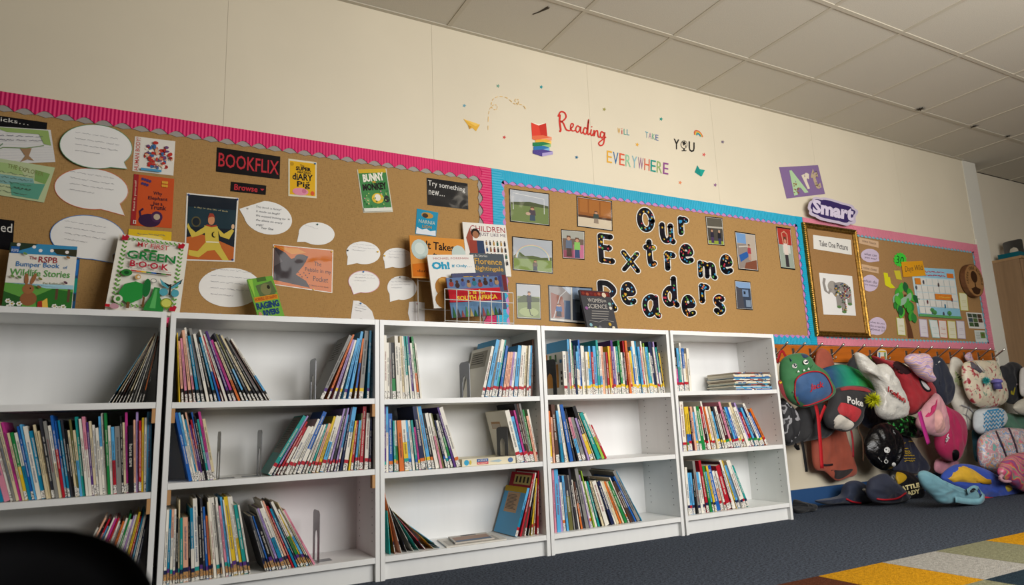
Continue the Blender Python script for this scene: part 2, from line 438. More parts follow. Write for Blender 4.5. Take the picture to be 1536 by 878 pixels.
# ================================================================== BOOKCASES
WHT = M('e6e6e3', 0.38, 'laminate'); BACK = M('e8e8e6', 0.45, 'laminate'); HOLE = M('4b4a47', 0.9); OAK = M('b78a5a', 0.6)
BX = [-0.8145, 0.0, 0.8033, 1.6087, 2.4213]
BCN = ['leftmost bookcase', 'second bookcase', 'middle bookcase', 'fourth bookcase', 'rightmost bookcase']
YFR, YBK = -0.30, -0.018
SH1 = [0.728, 0.726, 0.722, 0.726, 0.733]; SH2 = [0.413, 0.438, 0.420, 0.407, 0.417]; SHB = 0.092
TS = 0.018
for i, x in enumerate(BX):
    W8 = 0.80
    r = empty('bookcase', (x+W8/2, (YFR+YBK)/2, 0))
    tag(r, ['white bookcase with three shelves, leftmost, cut off by the picture edge', 'white bookcase with three shelves of leaning books, second from left',
            'white bookcase under the wire book rack, third from left', 'white bookcase with a full upper shelf, fourth from left',
            'rightmost white bookcase, beside the coats and bags'][i], 'bookcase', 'white bookcases along the wall')
    MB().box((x, YFR, 0), (x+TS, YBK, 1.06), WHT).build('side_panel', r)
    MB().box((x+W8-TS, YFR, 0), (x+W8, YBK, 1.06), WHT).build('side_panel', r)
    MB().box((x+TS, YFR+0.001, 1.06-0.022), (x+W8-TS, YBK, 1.0598), WHT).build('top_board', r)
    MB().box((x+TS, YBK-0.005, 0.01), (x+W8-TS, YBK-0.001, 1.038), BACK).build('back_panel', r)
    for z in (SH1[i], SH2[i], SHB):
        MB().box((x+TS+0.001, YFR+0.002 if z != SHB else YFR+0.001, z-0.022), (x+W8-TS-0.001, YBK-0.006, z), WHT).build('shelf' if z != SHB else 'bottom_shelf', r)
    MB().box((x+TS, YFR+0.022, 0), (x+W8-TS, YFR+0.036, SHB-0.022), WHT).build('plinth', r)
    hb = MB()
    for side in (0, 1):
        hx = x+TS+0.0006 if side == 0 else x+W8-TS-0.0006
        for hy in (-0.255, -0.075):
            for k in range(28):
                z = 0.15+0.032*k
                if z > 1.0: break
                pts = [(hx, hy+0.003*math.cos(2*math.pi*j/6), z+0.003*math.sin(2*math.pi*j/6)) for j in range(6)]
                hb.add(pts, [list(range(6))], HOLE)
    hb.build('peg_holes', r)['kind'] = 'stuff'
    if i in (0, 1):   # bare chipboard ends packed under the shelf ends
        spots = [(1, SH1[0]), (1, SH2[0])] if i == 0 else [(0, SH1[1]), (1, SH1[1]), (1, SH2[1]), (0, SH2[1])]
        for side, z in spots:
            hx = x+TS+0.0005 if side == 0 else x+W8-TS-0.0125
            MB().box((hx, YFR+0.001, z-0.075), (hx+0.012, YFR+0.03, z-0.023), OAK).build('shelf_support', r)
# ================================================================== DISPLAY BOARDS
ZT, ZB = 1.952, 1.042
def strip(mb, a, b, inn, D, A, pitch, y, mat, thick=0.003, flip=0.0):
    """border strip from a to b (x,z), wavy on the inner side (direction inn)"""
    a = Vector((a[0], 0, a[1])); b = Vector((b[0], 0, b[1])); n_ = Vector((inn[0], 0, inn[1])); L_ = (b-a).length; d = (b-a)/L_
    k = max(1, round(L_/pitch)); per = 6; pts = []
    for i in range(k*per+1):
        u = i/per
        pts.append(a+d*(L_*u/k)+n_*(D-A*abs(math.sin(math.pi*(u+flip)))))
    outer = [b, a]
    # build as quads so that the long outline stays clean
    vs = []; fs = []
    for i, p in enumerate(pts):
        q = a+d*(L_*i/(k*per))
        for yy in (y, y+thick): vs += [Vector((q.x, yy, q.z)), Vector((p.x, yy, p.z))]
    for i in range(len(pts)-1):
        o = i*4; fs += [(o, o+1, o+5, o+4), (o+2, o+6, o+7, o+3), (o+1, o+3, o+7, o+5)]
    mb.add(vs, fs, mat); return mb
HES = M('9c7a4c', 0.95, 'hessian')
def board(label, x0, x1, colA, colB, D, A, pitch, sides, hes=HES):
    r = empty('display_board', ((x0+x1)/2, -0.001, ZB)); tag(r, label, 'board', 'hessian display boards')
    MB().box((x0, -0.010, ZB), (x1, -0.001, ZT), hes).build('hessian_panel', r)
    cx, cz = M(colA, 0.5, 'corr_x'), M(colA, 0.5, 'corr_z'); cb = M(colB, 0.6)
    y1, y2 = -0.0135, -0.017
    for s in sides:
        a, b, inn, mat = {'top': ((x0, ZT), (x1, ZT), (0, -1), cx), 'bottom': ((x0, ZB), (x1, ZB), (0, 1), cx),
                          'left': ((x0, ZB), (x0, ZT), (1, 0), cz), 'right': ((x1, ZB), (x1, ZT), (-1, 0), cz)}[s]
        DD = D if s != 'bottom' else 0.060
        e = MB(); strip(e, a, b, inn, DD+0.006, A*0.35, pitch, y1, cb, 0.002, 0.5); e.build('scalloped_edging', r)
        e = MB(); strip(e, a, b, inn, DD, A, pitch, y2-(0.0022 if s in ('left', 'right') else 0), mat); e.build('border_strip', r)
    return r
board('long hessian board with hot pink corrugated border and grey scallops', -2.4, 1.512, 'd0125f', '9a938c', 0.076, 0.021, 0.068, ('top', 'right', 'bottom'))
board('hessian board with turquoise border around the big letters', 1.514, 3.978, '0f9fc0', 'b77fb4', 0.074, 0.017, 0.052, ('top', 'left', 'right', 'bottom'))
board('hessian board with light pink border above the coat hooks', 3.981, 6.203, 'd97f92', '77aebb', 0.078, 0.014, 0.045, ('top', 'left', 'right', 'bottom'), M('94724a', 0.95, 'hessian'))
# ================================================================== COAT RAIL AND HOOKS
rl = MB().box((3.22, -0.020, 0.925), (6.19, -0.0005, 1.036), M('b35f16', 0.4, 'wood')).thing('coat_rail', 'orange stained wooden coat rail below the pink board', 'coat rail')
STEEL = M('b9b6b0', 0.35, 'metal')
hx_px = [1173, 1199, 1224, 1256, 1287, 1313, 1336, 1367, 1387, 1413, 1432, 1453, 1474, 1495]
hl = ['with the red loop of the green backpack', 'just above the green backpack', 'holding the rust jacket', 'bare, right of the rust jacket', 'holding the white carrier bag', 'behind the white carrier bag',
      'right of the small striped tag', 'left of the swirl patterned bag', 'right of the swirl patterned bag', 'above the navy jacket', 'holding the white tote bag', 'left of the flowered bag', 'above the flowered bag', 'at the right end of the rail']
HOOKX = []
for i, px in enumerate(hx_px):
    b = at_y(px, 530+(px-1173)*0.026, -0.02); x = b.x-0.06; HOOKX.append(x)
    r = empty('coat_hook', (x, -0.02, 0.955)); tag(r, 'steel coat hook '+hl[i], 'hook', 'steel coat hooks')
    MB().box((x-0.011, -0.0235, 0.945), (x+0.011, -0.0203, 1.015), STEEL).build('hook_plate', r)
    MB().tube([(x, -0.022, 0.972), (x, -0.045, 0.985), (x, -0.10, 1.022), (x, -0.125, 1.04)], [.006, .006, .006, .0075], STEEL, 7).build('upper_peg', r, True)
    MB().tube([(x, -0.022, 0.955), (x, -0.04, 0.943), (x, -0.05, 0.95), (x, -0.052, 0.965)], .0035, STEEL, 6).build('lower_peg', r, True)
# ================================================================== CUPBOARD BEYOND THE COLUMN
BEECH = M('8f7355', 0.5, 'woodv')
cx0, cyf, cyb, ch = 6.68, -0.12, 0.118, 1.873
r = empty('tall_cupboard', (7.1, 0, 0)); tag(r, 'tall beech cupboard standing in the corner beyond the coat rail', 'cupboard')
MB().box((cx0, cyf+.02, 0.06), (7.48, cyb, ch-.022), BEECH).build('body', r)
MB().box((cx0-.004, cyf-.004, ch-.022), (7.484, cyb, ch), M('a3825c', 0.5, 'woodv')).build('top', r)
MB().box((cx0+.012, cyf, 0.08), (7.078, cyf+.018, ch-.026), BEECH).build('door', r)
MB().box((7.082, cyf, 0.08), (7.468, cyf+.018, ch-.026), BEECH).build('door', r)
MB().box((cx0+.02, cyf+.03, 0), (7.46, cyb-.01, 0.06), M('4a3c30', 0.7)).build('plinth', r)
# ================================================================== RUG
r = empty('patchwork_rug', (3.4, -2.0, 0)); tag(r, 'thick patchwork rug of coloured rectangles on the carpet', 'rug')
rc = {'y': 'c48d1a', 'g': 'a4a199', 'o': '858468', 'r': '7d1426', 't': '26343d', 'b': '5a3322'}
rows = ['tbyggoyrtgo', 'gotyrtgrtyob', 'rgbotgyotgr', 'ytgrboytgrb', 'bogtyrgbtoy']
rows[0] = 'bygoyrtgo'; rows[1] = 'otg' 'rytbgo'[0:6]; rows[1] = 'gotrgybto'; rows[2] = 'trgyobgrt'; rows[3] = 'yogtrgyob'; rows[4] = 'rtygobgyt'
bx = [1.75, 2.113, 2.487, 2.84, 3.215, 3.59, 3.96, 4.33, 4.70, 5.05]
for j in range(5):
    for i in range(9):
        a, b = bx[i]+0.001, bx[i+1]-0.001; yt = -1.322-0.372*j; yb_ = yt-0.37
        ccode = rows[j][i]
        MB().box((a, yb_, 0.001), (b, yt, 0.014), M(rc[ccode], 1.0, 'rug')).build('rug_patch', r)
# ================================================================== BOOKS ON THE SHELVES
BC = {'w': ('e2ddd0', 'white'), 'c': ('d5c59f', 'cream'), 'p': ('d5869a', 'pink'), 'lp': ('a58cc0', 'lilac'), 'b': ('1d5cab', 'blue'), 'lb': ('55a5d4', 'light blue'),
      't': ('0f7da2', 'teal blue'), 'tl': ('1c938c', 'turquoise'), 'n': ('1a2348', 'navy'), 'k': ('151418', 'black'), 'g': ('1c7f3e', 'green'), 'lg': ('92b93c', 'lime green'),
      'r': ('ae1c2b', 'red'), 'o': ('cf6a28', 'orange'), 'y': ('dcb92a', 'yellow'), 's': ('85837e', 'grey'), 'br': ('553527', 'brown'), 'pu': ('523078', 'purple'),
      'm': ('bb3585', 'magenta'), 'pe': ('e0a98c', 'peach'), 'dk': ('33333a', 'charcoal'), 'ol': ('676538', 'olive'), 'wn': ('451524', 'wine red')}
PAGES = M('d8d0ba', 0.8); LABELW = M('ddd9d0', 0.5, 'marks'); TAN = M('b5803f', 0.6, 'patchy') if False else M('b9874a', 0.6, 'marks')
def book_parts(root, F, T, D, H, col, paperback=True, pages='pages'):
    """cover (two boards and a spine) and page block; frame F: ex thickness, ey from spine into the book, ez height"""
    b = min(0.0022, T*0.16); e = 0.0 if paperback else 0.003
    mt = M(col, 0.38)
    mb = MB(); mb.fbox(F, (0, 0, 0), (b, D, H), mt); mb.fbox(F, (T-b, 0, 0), (T, D, H), mt); mb.fbox(F, (b, 0, 0), (T-b, b, H), mt)
    c = mb.build('cover', root)
    MB().fbox(F, (b, b, e+0.0004), (T-b, D-e-0.001, H-e-0.0006), PAGES).build(pages, root)
    return c
def dark(h): return sum(int(h[i:i+2], 16) for i in (0, 2, 4)) < 330
def parse(tok):
    hgt = None; th = 1.0
    if tok[-1] in '+-': th = 1.75 if tok[-1] == '+' else 0.5; tok = tok[:-1]
    if tok[-1].isdigit(): hgt = int(tok[-1])/9.0; tok = tok[:-1]
    if '/' in tok: a, b = tok.split('/'); b = b.rstrip('0123456789+-'); a = a.rstrip('0123456789+-')
    else: a, b = tok, None
    return a, b, th, hgt
BOOKREF = {}; BOOKS = []
def make_book(q, whole):
    """whole: a thing of its own with parts and sub-parts; otherwise its shapes join the shared remainder"""
    rd = random.Random('%s %d' % (q['key'], q['i'])); F, wd, D, h = q['F'], q['wd'], q['D'], q['h']; ca, cb, _t, _h = q['tok']
    G = {}
    def g(n_): return G.setdefault(n_, MB())
    mt = M(BC[ca][0], 0.38); b = min(0.0022, wd*0.16); e = 0.0 if rd.random() < .6 else 0.003
    g('cover').fbox(F, (0, 0, 0), (b, D, h), mt).fbox(F, (wd-b, 0, 0), (wd, D, h), mt).fbox(F, (b, 0, 0), (wd-b, b, h), mt)
    g('pages').fbox(F, (b, b, e+0.0004), (wd-b, D-e-0.001, h-e-0.0006), PAGES)
    if cb: g('spine_band').fbox(F, (0, -0.0003, 0), (wd, 0.0006, h*rd.uniform(0.35, 0.62)), M(BC[cb][0], 0.4))
    zlab = 0.0
    if rd.random() < q['lab_p']:
        zl = 0.033*rd.uniform(0.85, 1.15)
        if q['lab'] == 'tan':
            g('spine_label').fbox(F, (wd*0.02, -0.0008, 0.002), (wd*0.98, 0.0002, 0.012), LABELW)
            g('animal_sticker').fbox(F, (wd*0.02, -0.0008, 0.012), (wd*0.98, 0.0002, zl), TAN)
        else: g('spine_label').fbox(F, (wd*0.02, -0.0008, 0.002), (wd*0.98, 0.0002, zl), LABELW)
        zlab = zl; band = q['band']
        if band:
            bh = BC[rd.choice(band) if isinstance(band, (list, tuple)) else band][0]
            g('colour_sticker').fbox(F, (wd*0.01, -0.0009, zl), (wd*0.99, 0.0002, zl+0.014), M(bh, 0.45)); zlab = zl+0.014
    tc_ = M('d8d4c8', 0.5) if dark(BC[ca][0]) else M(rd.choice(['2a2a30', '2a2a30', '7c2430', '24406e']), 0.5)
    zt = h*rd.uniform(.7, .94); z = max(zlab+0.012, h*rd.uniform(.2, .4)); wds = wd*0.36; k = 0
    t = MB()
    while z < zt-0.01:
        ze = min(z+rd.uniform(0.025, 0.07), zt)
        while z < ze:
            l = rd.uniform(0.0016, 0.0036); t.fbox(F, (wd*0.5-wds*rd.uniform(0.35, 0.62), -0.0007, z), (wd*0.5+wds*rd.uniform(0.35, 0.62), 0.0002, z+l*0.5), tc_); z += l; k += 1
        z = ze+rd.uniform(0.004, 0.008)
    if k > 9: G['spine_title'] = t
    if not whole:
        for mb in G.values():
            for f_, mi in zip(mb.f, mb.m): REST.f.append([v+len(REST.v) for v in f_]); REST.m.append(REST.mi(mb.mats[mi]))
            REST.v += mb.v
        return
    root = empty('book', q['base']); size = 'thick ' if wd > 0.014 else ('slim ' if wd < 0.0055 else '')
    two = (' and %s' % BC[cb][1]) if cb and cb != ca else ''
    where = '%s from left%s, %s shelf, %s' % (ordinal(q['i']), (', %s row' % q['side']) if q['side'] else '', q['shelf'], BCN[q['bc']])
    tag(root, '%s%s%s book, %s' % (size, BC[ca][1], two, where), 'book', 'books on the %s shelf of the %s' % (q['shelf'], BCN[q['bc']]))
    cov = G['cover'].build('cover', root); G['pages'].build('pages', root)
    for n_, mb in G.items():
        if n_ not in ('cover', 'pages'): mb.build(n_, cov)
    BOOKREF[(q['key'], q['i'])] = (root, F, wd, D, h)
def place_run(key, bc, shelf, lean, P0, P1, toks, H=0.275, band='n', lab='w', side='', ysp=-0.266, dmin=0.17, dmax=0.22, lab_p=0.85):
    rd = random.Random(key)
    z0 = {'top': SH1[bc], 'middle': SH2[bc], 'bottom': SHB}[shelf]+0.0004
    x_in0, x_in1 = BX[bc]+TS+0.0015, BX[bc]+0.8-TS-0.0015
    toks = [parse(t) for t in toks.split()]
    n = len(toks)
    def ang(P):
        b = at_y(*P[0], ysp); t = at_y(*P[1], ysp); return math.atan2(b.x-t.x, t.z-b.z)   # + = top to the left
    aL, aR = ang(P0), ang(P1)
    xs_, xe_ = at_y(*P0[0], ysp).x, at_y(*P1[0], ysp).x
    xs_ = max(xs_, x_in0); xe_ = min(xe_, x_in1)
    sgn = 1 if lean == 'L' else -1
    angs = [aL+(aR-aL)*(i/(max(1, n-1))) for i in range(n)]
    angs = [max(0.0, sgn*a) for a in angs]
    hs = [H*(t[3] if t[3] else rd.uniform(0.80, 0.97)) for t in toks]
    th0 = [t[2]*rd.uniform(0.75, 1.25) for t in toks]
    order = list(range(n)) if lean == 'L' else list(range(n))[::-1]
    s0, s1 = (xs_, xe_) if lean == 'L' else (-xe_, -xs_)
    wall = x_in0 if lean == 'L' else -x_in1
    def pack(sc):
        out = {}; prev = []
        for q, i in enumerate(order):
            a = angs[i]; wd = th0[i]*sc; h = hs[i]
            r = (math.cos(a), math.sin(a)); d = (-math.sin(a), math.cos(a))
            if not prev:
                x = max(s0, wall+h*math.sin(a)+0.0005)
            else:
                x = -1e9
                for (pc, pr, pq) in prev[-7:]:
                    xa = max(r[0]*c[0]+r[1]*c[1] for c in pc)/r[0]
                    offs = [(0, 0), (wd*r[0], wd*r[1]), (h*d[0], h*d[1]), (wd*r[0]+h*d[0], wd*r[1]+h*d[1])]
                    xb = (pr[0]*pq[0]+pr[1]*pq[1]-min(pr[0]*o_[0]+pr[1]*o_[1] for o_ in offs))/pr[0]
                    x = max(x, min(xa, xb))
                x += 0.0006
            cs = [(x, 0), (x+wd*r[0], wd*r[1]), (x+h*d[0], h*d[1]), (x+wd*r[0]+h*d[0], wd*r[1]+h*d[1])]
            prev.append((cs, r, (x+wd*r[0], wd*r[1]))); out[i] = (x, wd)
        last = order[-1]
        ext = max(c[0] for c in prev[-1][0][:2])
        return out, ext
    lo, hi = 0.001, 0.06
    for _ in range(40):
        mid = (lo+hi)/2
        if pack(mid)[1] > s1: hi = mid
        else: lo = mid
    out, _e = pack(lo)
    for i in range(n):
        x, wd = out[i]; a = angs[i]*sgn; h = hs[i]
        ex = Vector((math.cos(a), 0, math.sin(a))); ez = Vector((-math.sin(a), 0, math.cos(a))); ey = Vector((0, 1, 0))
        ysp_i = ysp+rd.uniform(-0.005, 0.006)
        if lean == 'L': o = Vector((x, ysp_i, z0))
        else: o = Vector((-x, ysp_i, z0))-ex*wd
        D = min(rd.uniform(dmin, dmax), YBK-0.008-ysp_i)
        cen = o+ez*h/2; size_seen = wd*h/(cen-CAM).length_squared
        BOOKS.append(dict(key=key, i=i, F=(o, ex, ey, ez), wd=wd, D=D, h=h, tok=toks[i], seen=size_seen, bc=bc, shelf=shelf, side=side, z0=z0,
                          band=band, lab=lab, lab_p=lab_p, base=Vector((o.x+wd*0.5, ysp_i+D/2, z0)), off=cen.x < -0.62))
    return out
place_run('b1t', 0, 'top', 'R', ((163, 598), (227, 500)), ((219, 598), (241, 492)), 't c w br k c w s w k o k', 0.285, 'k')
place_run('b1m', 0, 'middle', 'L', ((-45, 757), (-85, 640)), ((234, 736), (236, 617)),
          'tl g pe r b g r pe t/tl t p+ w s c m c g/y w/t b lb w+ t+ c c dk s w/c b/r9 b/lb t dk k c ol c/lb tl w p/w pu c w w lb/w w9 g9 w lb/r s+ k c m9 k+ pe lp9 r8 y w lb9+', 0.282, None, lab_p=0.45)
place_run('b1b', 0, 'bottom', 'R', ((92, 886), (155, 767)), ((212, 878), (236, 760)), 'w pe k r/w lb w m r w s o w g w lp w/pu y r t w n', 0.27, None, lab_p=0.2)
place_run('b2t', 1, 'top', 'L', ((269, 600), (266, 508)), ((407, 597), (355, 515)), 'y- pe p pe w/p9 t8 s9 w k t8 w/b9 r- w pu9 m c/o dk9 ol/lb9 dk9 c9 k s9 br- w/lb9', 0.285, 'k', side='left-hand')
place_run('b2u', 1, 'top', 'R', ((480, 594), (521, 505)), ((553, 594), (557, 497)), 's9+ o9 lp w8 lb lb9 o/b8 s9+ t9', 0.29, ['pu', 'y', 'pu'], side='right-hand')
place_run('b2m', 1, 'middle', 'L', ((284, 716), (261, 609)), ((324, 713), (309, 629)), 'b9+ lb/w9 w t pe9 pu r/pu8 b/k9 k tl8 m/lp9+ c8+', 0.257, None, side='left-hand')
place_run('b2n', 1, 'middle', 'R', ((402, 710), (465, 606)), ((556, 700), (558, 618)), 'tl9+ lp9 r8 r/w7 w7+ w7 w8 b/w9+ w7 w7 tl7 pe7+ y8 w/lb8+ w8 lp9 dk9 lp9 lb/w8 n9 lb/w9+ y7 r7 lb7 ol r9+ w8+ n', 0.257, 'r', side='right-hand')
place_run('b2b', 1, 'bottom', 'L', ((245, 873), (251, 748)), ((376, 855), (359, 752)), 'w8 t8 pe/w8 w8 k7 c9- tl7 pe7+ k7 t/w8+ w9+ k7 dk9 b8 o7 c- w9 w9+ s- w9 p8 lb9 w- y9+ w9 w/y9 tl8+ w8', 0.285, ['n', 'n', 'tl', 'pu'], 'tan', side='left-hand', ysp=-0.282)
place_run('b2c', 1, 'bottom', 'L', ((398, 853), (374, 772)), ((473, 843), (427, 760)), 'dk7 s7 b7 k7+ s8 lp8 w/t8+ w9 pe9 r t8 dk9 w/g9+ y- w/lb8+ c9- w- p8', 0.275, ['n', 'n', 'pu'], 'tan', side='right-hand', ysp=-0.280)
place_run('b3t', 2, 'top', 'L', ((577, 596), (576, 500)), ((633, 594), (624, 512)), 'w9+ w8 s8 k/g8+ w9+ w8 c9 w9 tl/w9 tl/w9 pu9 w8 g/o9 w8', 0.275, None, side='left-hand', lab_p=0.4)
place_run('b3u', 2, 'top', 'R', ((722, 594), (737, 523)), ((799, 592), (801, 512)), 'w8 lb9+ s9 w/lb9+ tl9 b8 lb7- pe7 pe7 lp7 w7 lb8+ w8+ w8 c8 w8 lb8 br9-', 0.275, 'r', side='right-hand')
place_run('b3m', 2, 'middle', 'L', ((577, 711), (578, 612)), ((691, 703), (661, 604)), 'pu9 lb/w9 b8+ tl7 w/g7 o7+ w/y7+ lb7 w7 tl7 m6 n9+ c9- lb9+ k8 w8+ w/p8 ol8 n7 w7 dk/g8 pu9 w9+', 0.272, ['o', 'y', 'b', 'tl'], side='left-hand')
place_run('b3n', 2, 'middle', 'L', ((776, 698), (756, 616)), ((809, 694), (794, 618)), 'w8+ lb7+ m8 k9 br9 s9 g8 pe7 w8', 0.275, 'r', side='right-hand')
place_run('b3b', 2, 'bottom', 'L', ((584, 830), (579, 758)), ((660, 816), (606, 777)), 'tl6+ o9+ w8 k7- w8 tl7- r7+ y- lb6+', 0.26, 'n', side='left-hand')
place_run('b3c', 2, 'bottom', 'R', ((773, 805), (793, 728)), ((808, 799), (809, 712)), 'lb/t7+ r9+ w/r9 k8- y8 w- r9', 0.285, 'r', side='right-hand', ysp=-0.262)
place_run('b4t', 3, 'top', 'L', ((846, 590), (845, 514)), ((1001, 587), (989, 508)),
          'w7+ s7+ lb/p9 w9 g- dk n8 lb/w7 lb/w8 b9 w8 w8 w7 y/lb7 lb8 r7 lb8+ tl9 n- w/lb8 pe8 s7 r7 y8 o8 pu9 lp w8 tl/k8 g9 w7 dk7 r9 o9 pe7 y lb/b8 w9+ t9 lb8 r8 w9 c8 lg- lb8 tl8 w7 n9+ w8 lp9 tl/w8 k9- y7+', 0.275, ['y', 'y', 'r'])
place_run('b4m', 3, 'middle', 'L', ((827, 695), (823, 605)), ((911, 690), (884, 630)), 'o/y8 pe7 br9+ lb/t8 w9 c- b9+ dk8 k- p/lb7+ s7+ lp7 k/y9+ c- tl8+ w/lg8 r6', 0.275, None, side='', lab_p=0.5)
place_run('b4b', 3, 'bottom', 'L', ((832, 799), (828, 705)), ((964, 780), (924, 703)), 'p9 lb9+ lp8 w7 lb8 dk/ol8+ s8- dk9 w- br/o7 dk7 s9+ lp8- w7 lg- w7 tl7 k- c7 w7+ k- n7+ w7 c7 o7 c7 g7 w- br7 dk7 b8 s9+ t9-', 0.285, 'o', lab_p=0.15)
place_run('b5t', 4, 'top', 'L', ((1016, 586), (1012, 510)), ((1037, 584), (1031, 514)), 'k/m8 lb/tl8 tl7 w9 b/w8 c7 w8', 0.265, 'r', side='left-hand')
place_run('b5m', 4, 'middle', 'L', ((1023, 676), (1018, 604)), ((1151, 666), (1120, 599)), 'pu8 w9+ y/b8 y/b8+ wn- pe8 lb7 w8 g8+ w- r/k8 w9 o7/y w8 c8 lb7+ dk8 w8 wn8+ p9 dk8 lb8 b8 w8 c9 w8+ lp9 r7 lb8 n8 w9 b7 o8', 0.262, ['r', 'g', 'y'])
place_run('b5b', 4, 'bottom', 'L', ((1033, 773), (1028, 698)), ((1125, 760), (1098, 690)), 'w8 lb7 lb7 k- s9 lb/w7 w7 r9 g8 lb7- y8 b8+ w/pe7 w7 r8+ wn- w9 y9- lb8 w9 w9 tl8', 0.272, ['n', 'r'])
KEEP = {('b1m', 50), ('b2n', 0), ('b2u', 0), ('b3u', 0), ('b3c', 0), ('b3c', 1), ('b3n', 0), ('b4t', 0), ('b3m', 22), ('b3b', 8)}
i_h = [q['i'] for q in BOOKS if q['key'] == 'b1m' and q['tok'][0] == 'k' and q['tok'][2] > 1.5][0]; KEEP.add(('b1m', i_h))
REST = MB()
BOOKS.sort(key=lambda q: (0 if (q['key'], q['i']) in KEEP else 1, 1 if q['off'] else 0, -q['seen']))
for k_, q in enumerate(BOOKS): make_book(q, k_ < 278)
REST.thing('slim_books', 'slim books standing in between the others on all five bookcases', 'books', kind='stuff')
# lettering on spines that can be read
def spine_text(ref, s, z0, z1, x0, x1, h, bold=0.0):
    root, F, T, D, H = ref; o, ex, ey, ez = F
    for cv in list(root.children):
        for ch in list(cv.children):
            if ch.name.startswith('spine_title'): bpy.data.objects.remove(ch)
    P = lambda u, v, off: o+ex*(T*u)+ez*(H*v)-ey*(off+0.0012)
    A = Art(P); A.text(s, ((x1, z1), (x1, z0), (x0, z0), (x0, z1)), h, bold, part='spine_title'); A.emit(root)
spine_text(BOOKREF[('b1m', i_h)], 'horse care', 0.38, 0.72, 0.15, 0.85, 'd8d4c8', 0.01)
# blurb panels on the big covers that face the viewer
def blurb(ref, panel, lines, s0=.15, t0=.12, s1=.85, t1=.55, seed=3):
    root, F, T, D, H = ref; o, ex, ey, ez = F
    P = lambda s, t, off: o+ey*(D*(1-s))+ez*(H*(1-t))-ex*(off)
    A = Art(P)
    if panel: A.rect(s0-.05, t0-.05, s1+.05, t1+.05, panel, 'cover_panel')
    rd = random.Random(seed)
    for k in range(lines):
        t = t0+(t1-t0)*k/lines; A.rect(s0, t, s0+(s1-s0)*rd.uniform(.7, 1), t+(t1-t0)/lines*0.38, '4a463f', 'cover_text')
    A.emit(root)
blurb(BOOKREF[('b2n', 0)], '8e8c84', 16, .12, .08, .85, .6)
blurb(BOOKREF[('b2u', 0)], None, 7, .15, .1, .8, .4)
blurb(BOOKREF[('b3u', 0)], 'a09a8c', 5, .12, .12, .8, .35)
blurb(BOOKREF[('b3c', 0)], 'c79f78', 11, .25, .18, .72, .5)
def panel_on(ref, quads):
    root, F, T, D, H = ref; o, ex, ey, ez = F
    A = Art(lambda s, t, off: o+ey*(D*(1-s))+ez*(H*(1-t))-ex*off)
    for q in quads: A.rect(*q[:4], q[4], 'cover_panel')
    A.emit(root)
panel_on(BOOKREF[('b3c', 0)], [(0, 0, 1, .12, 'c9a21c')])
panel_on(BOOKREF[('b3c', 1)], [(.2, .04, .95, .2, 'c9b36a')]+[(.28+.17*k, .07, .36+.17*k, .17, '2a1c16') for k in range(4)])
panel_on(BOOKREF[('b3n', 0)], [(.18, .2, .62, .34, 'b08a62'), (.2, .24, .6, .33, 'c3b5a8')])
panel_on(BOOKREF[('b4t', 0)], [(.14, .28, .75, .82, 'c9862a'), (.02, .02, .2, .16, 'cf7f2c'), (.3, .05, .42, .2, '4c8a3a'), (.86, .45, .94, .52, '4a3a2c'), (.86, .58, .94, .65, '4a3a2c'), (.86, .7, .94, .77, '4a3a2c'), (.6, .05, .68, .22, '3c6a3a'), (.84, .18, .95, .26, '3d7fae')])
# ------------------------------------------------------------------ books lying flat
def flat_book(name, label, cat, x0, x1, yf, z, T, D, col, pages=True, group=None, band=None):
    root = empty(name, ((x0+x1)/2, yf+D/2, z)); tag(root, label, cat, group)
    F = (Vector((x1, yf, z)), Vector((0, 0, 1)), Vector((0, 1, 0)), Vector((-1, 0, 0)))
    book_parts(root, F, T, D, x1-x0, col)
    return root, F
pA, pB = at_y(690, 700, -0.27), at_y(769, 694, -0.27)
fx0 = max(pA.x, BOOKREF[('b3m', 22)][1][0].x+BOOKREF[('b3m', 22)][2]+0.004); tl_ = -BOOKREF[('b3n', 0)][1][3].x/BOOKREF[('b3n', 0)][1][3].z; fx1 = BOOKREF[('b3n', 0)][1][0].x-0.036*tl_-0.003
z = SH2[2]+0.0005
root, F = flat_book('book', 'thick cream reference book lying flat between two rows, middle shelf', 'book', fx0, fx1, -0.272, z, 0.032, 0.21, 'd9d0b4')
wd = fx1-fx0
A = Art(lambda s, t, off: Vector((fx0+wd*s, -0.272-off, z+0.032*(1-t))))
A.ell(.08, .5, .045, .38, '2f9ac0', 'spine_print').rect(.27, .1, .48, .5, '24508f', 'spine_print').rect(.27, .52, .48, .85, 'c43a42', 'spine_print')
A.text('SCIENCE', (.29, .18, .46, .42), 'e6e2d6').text('Encyclopedia', (.285, .6, .465, .8), 'e6e2d6').poly([(.5, .5), (.68, .3), (.74, .5), (.68, .7)], '9fb3bb', 'spine_print').ell(.9, .5, .05, .34, '4a6a96', 'spine_print').ell(.15, .5, .02, .3, 'c9b04a', 'spine_print')
A.emit(root)
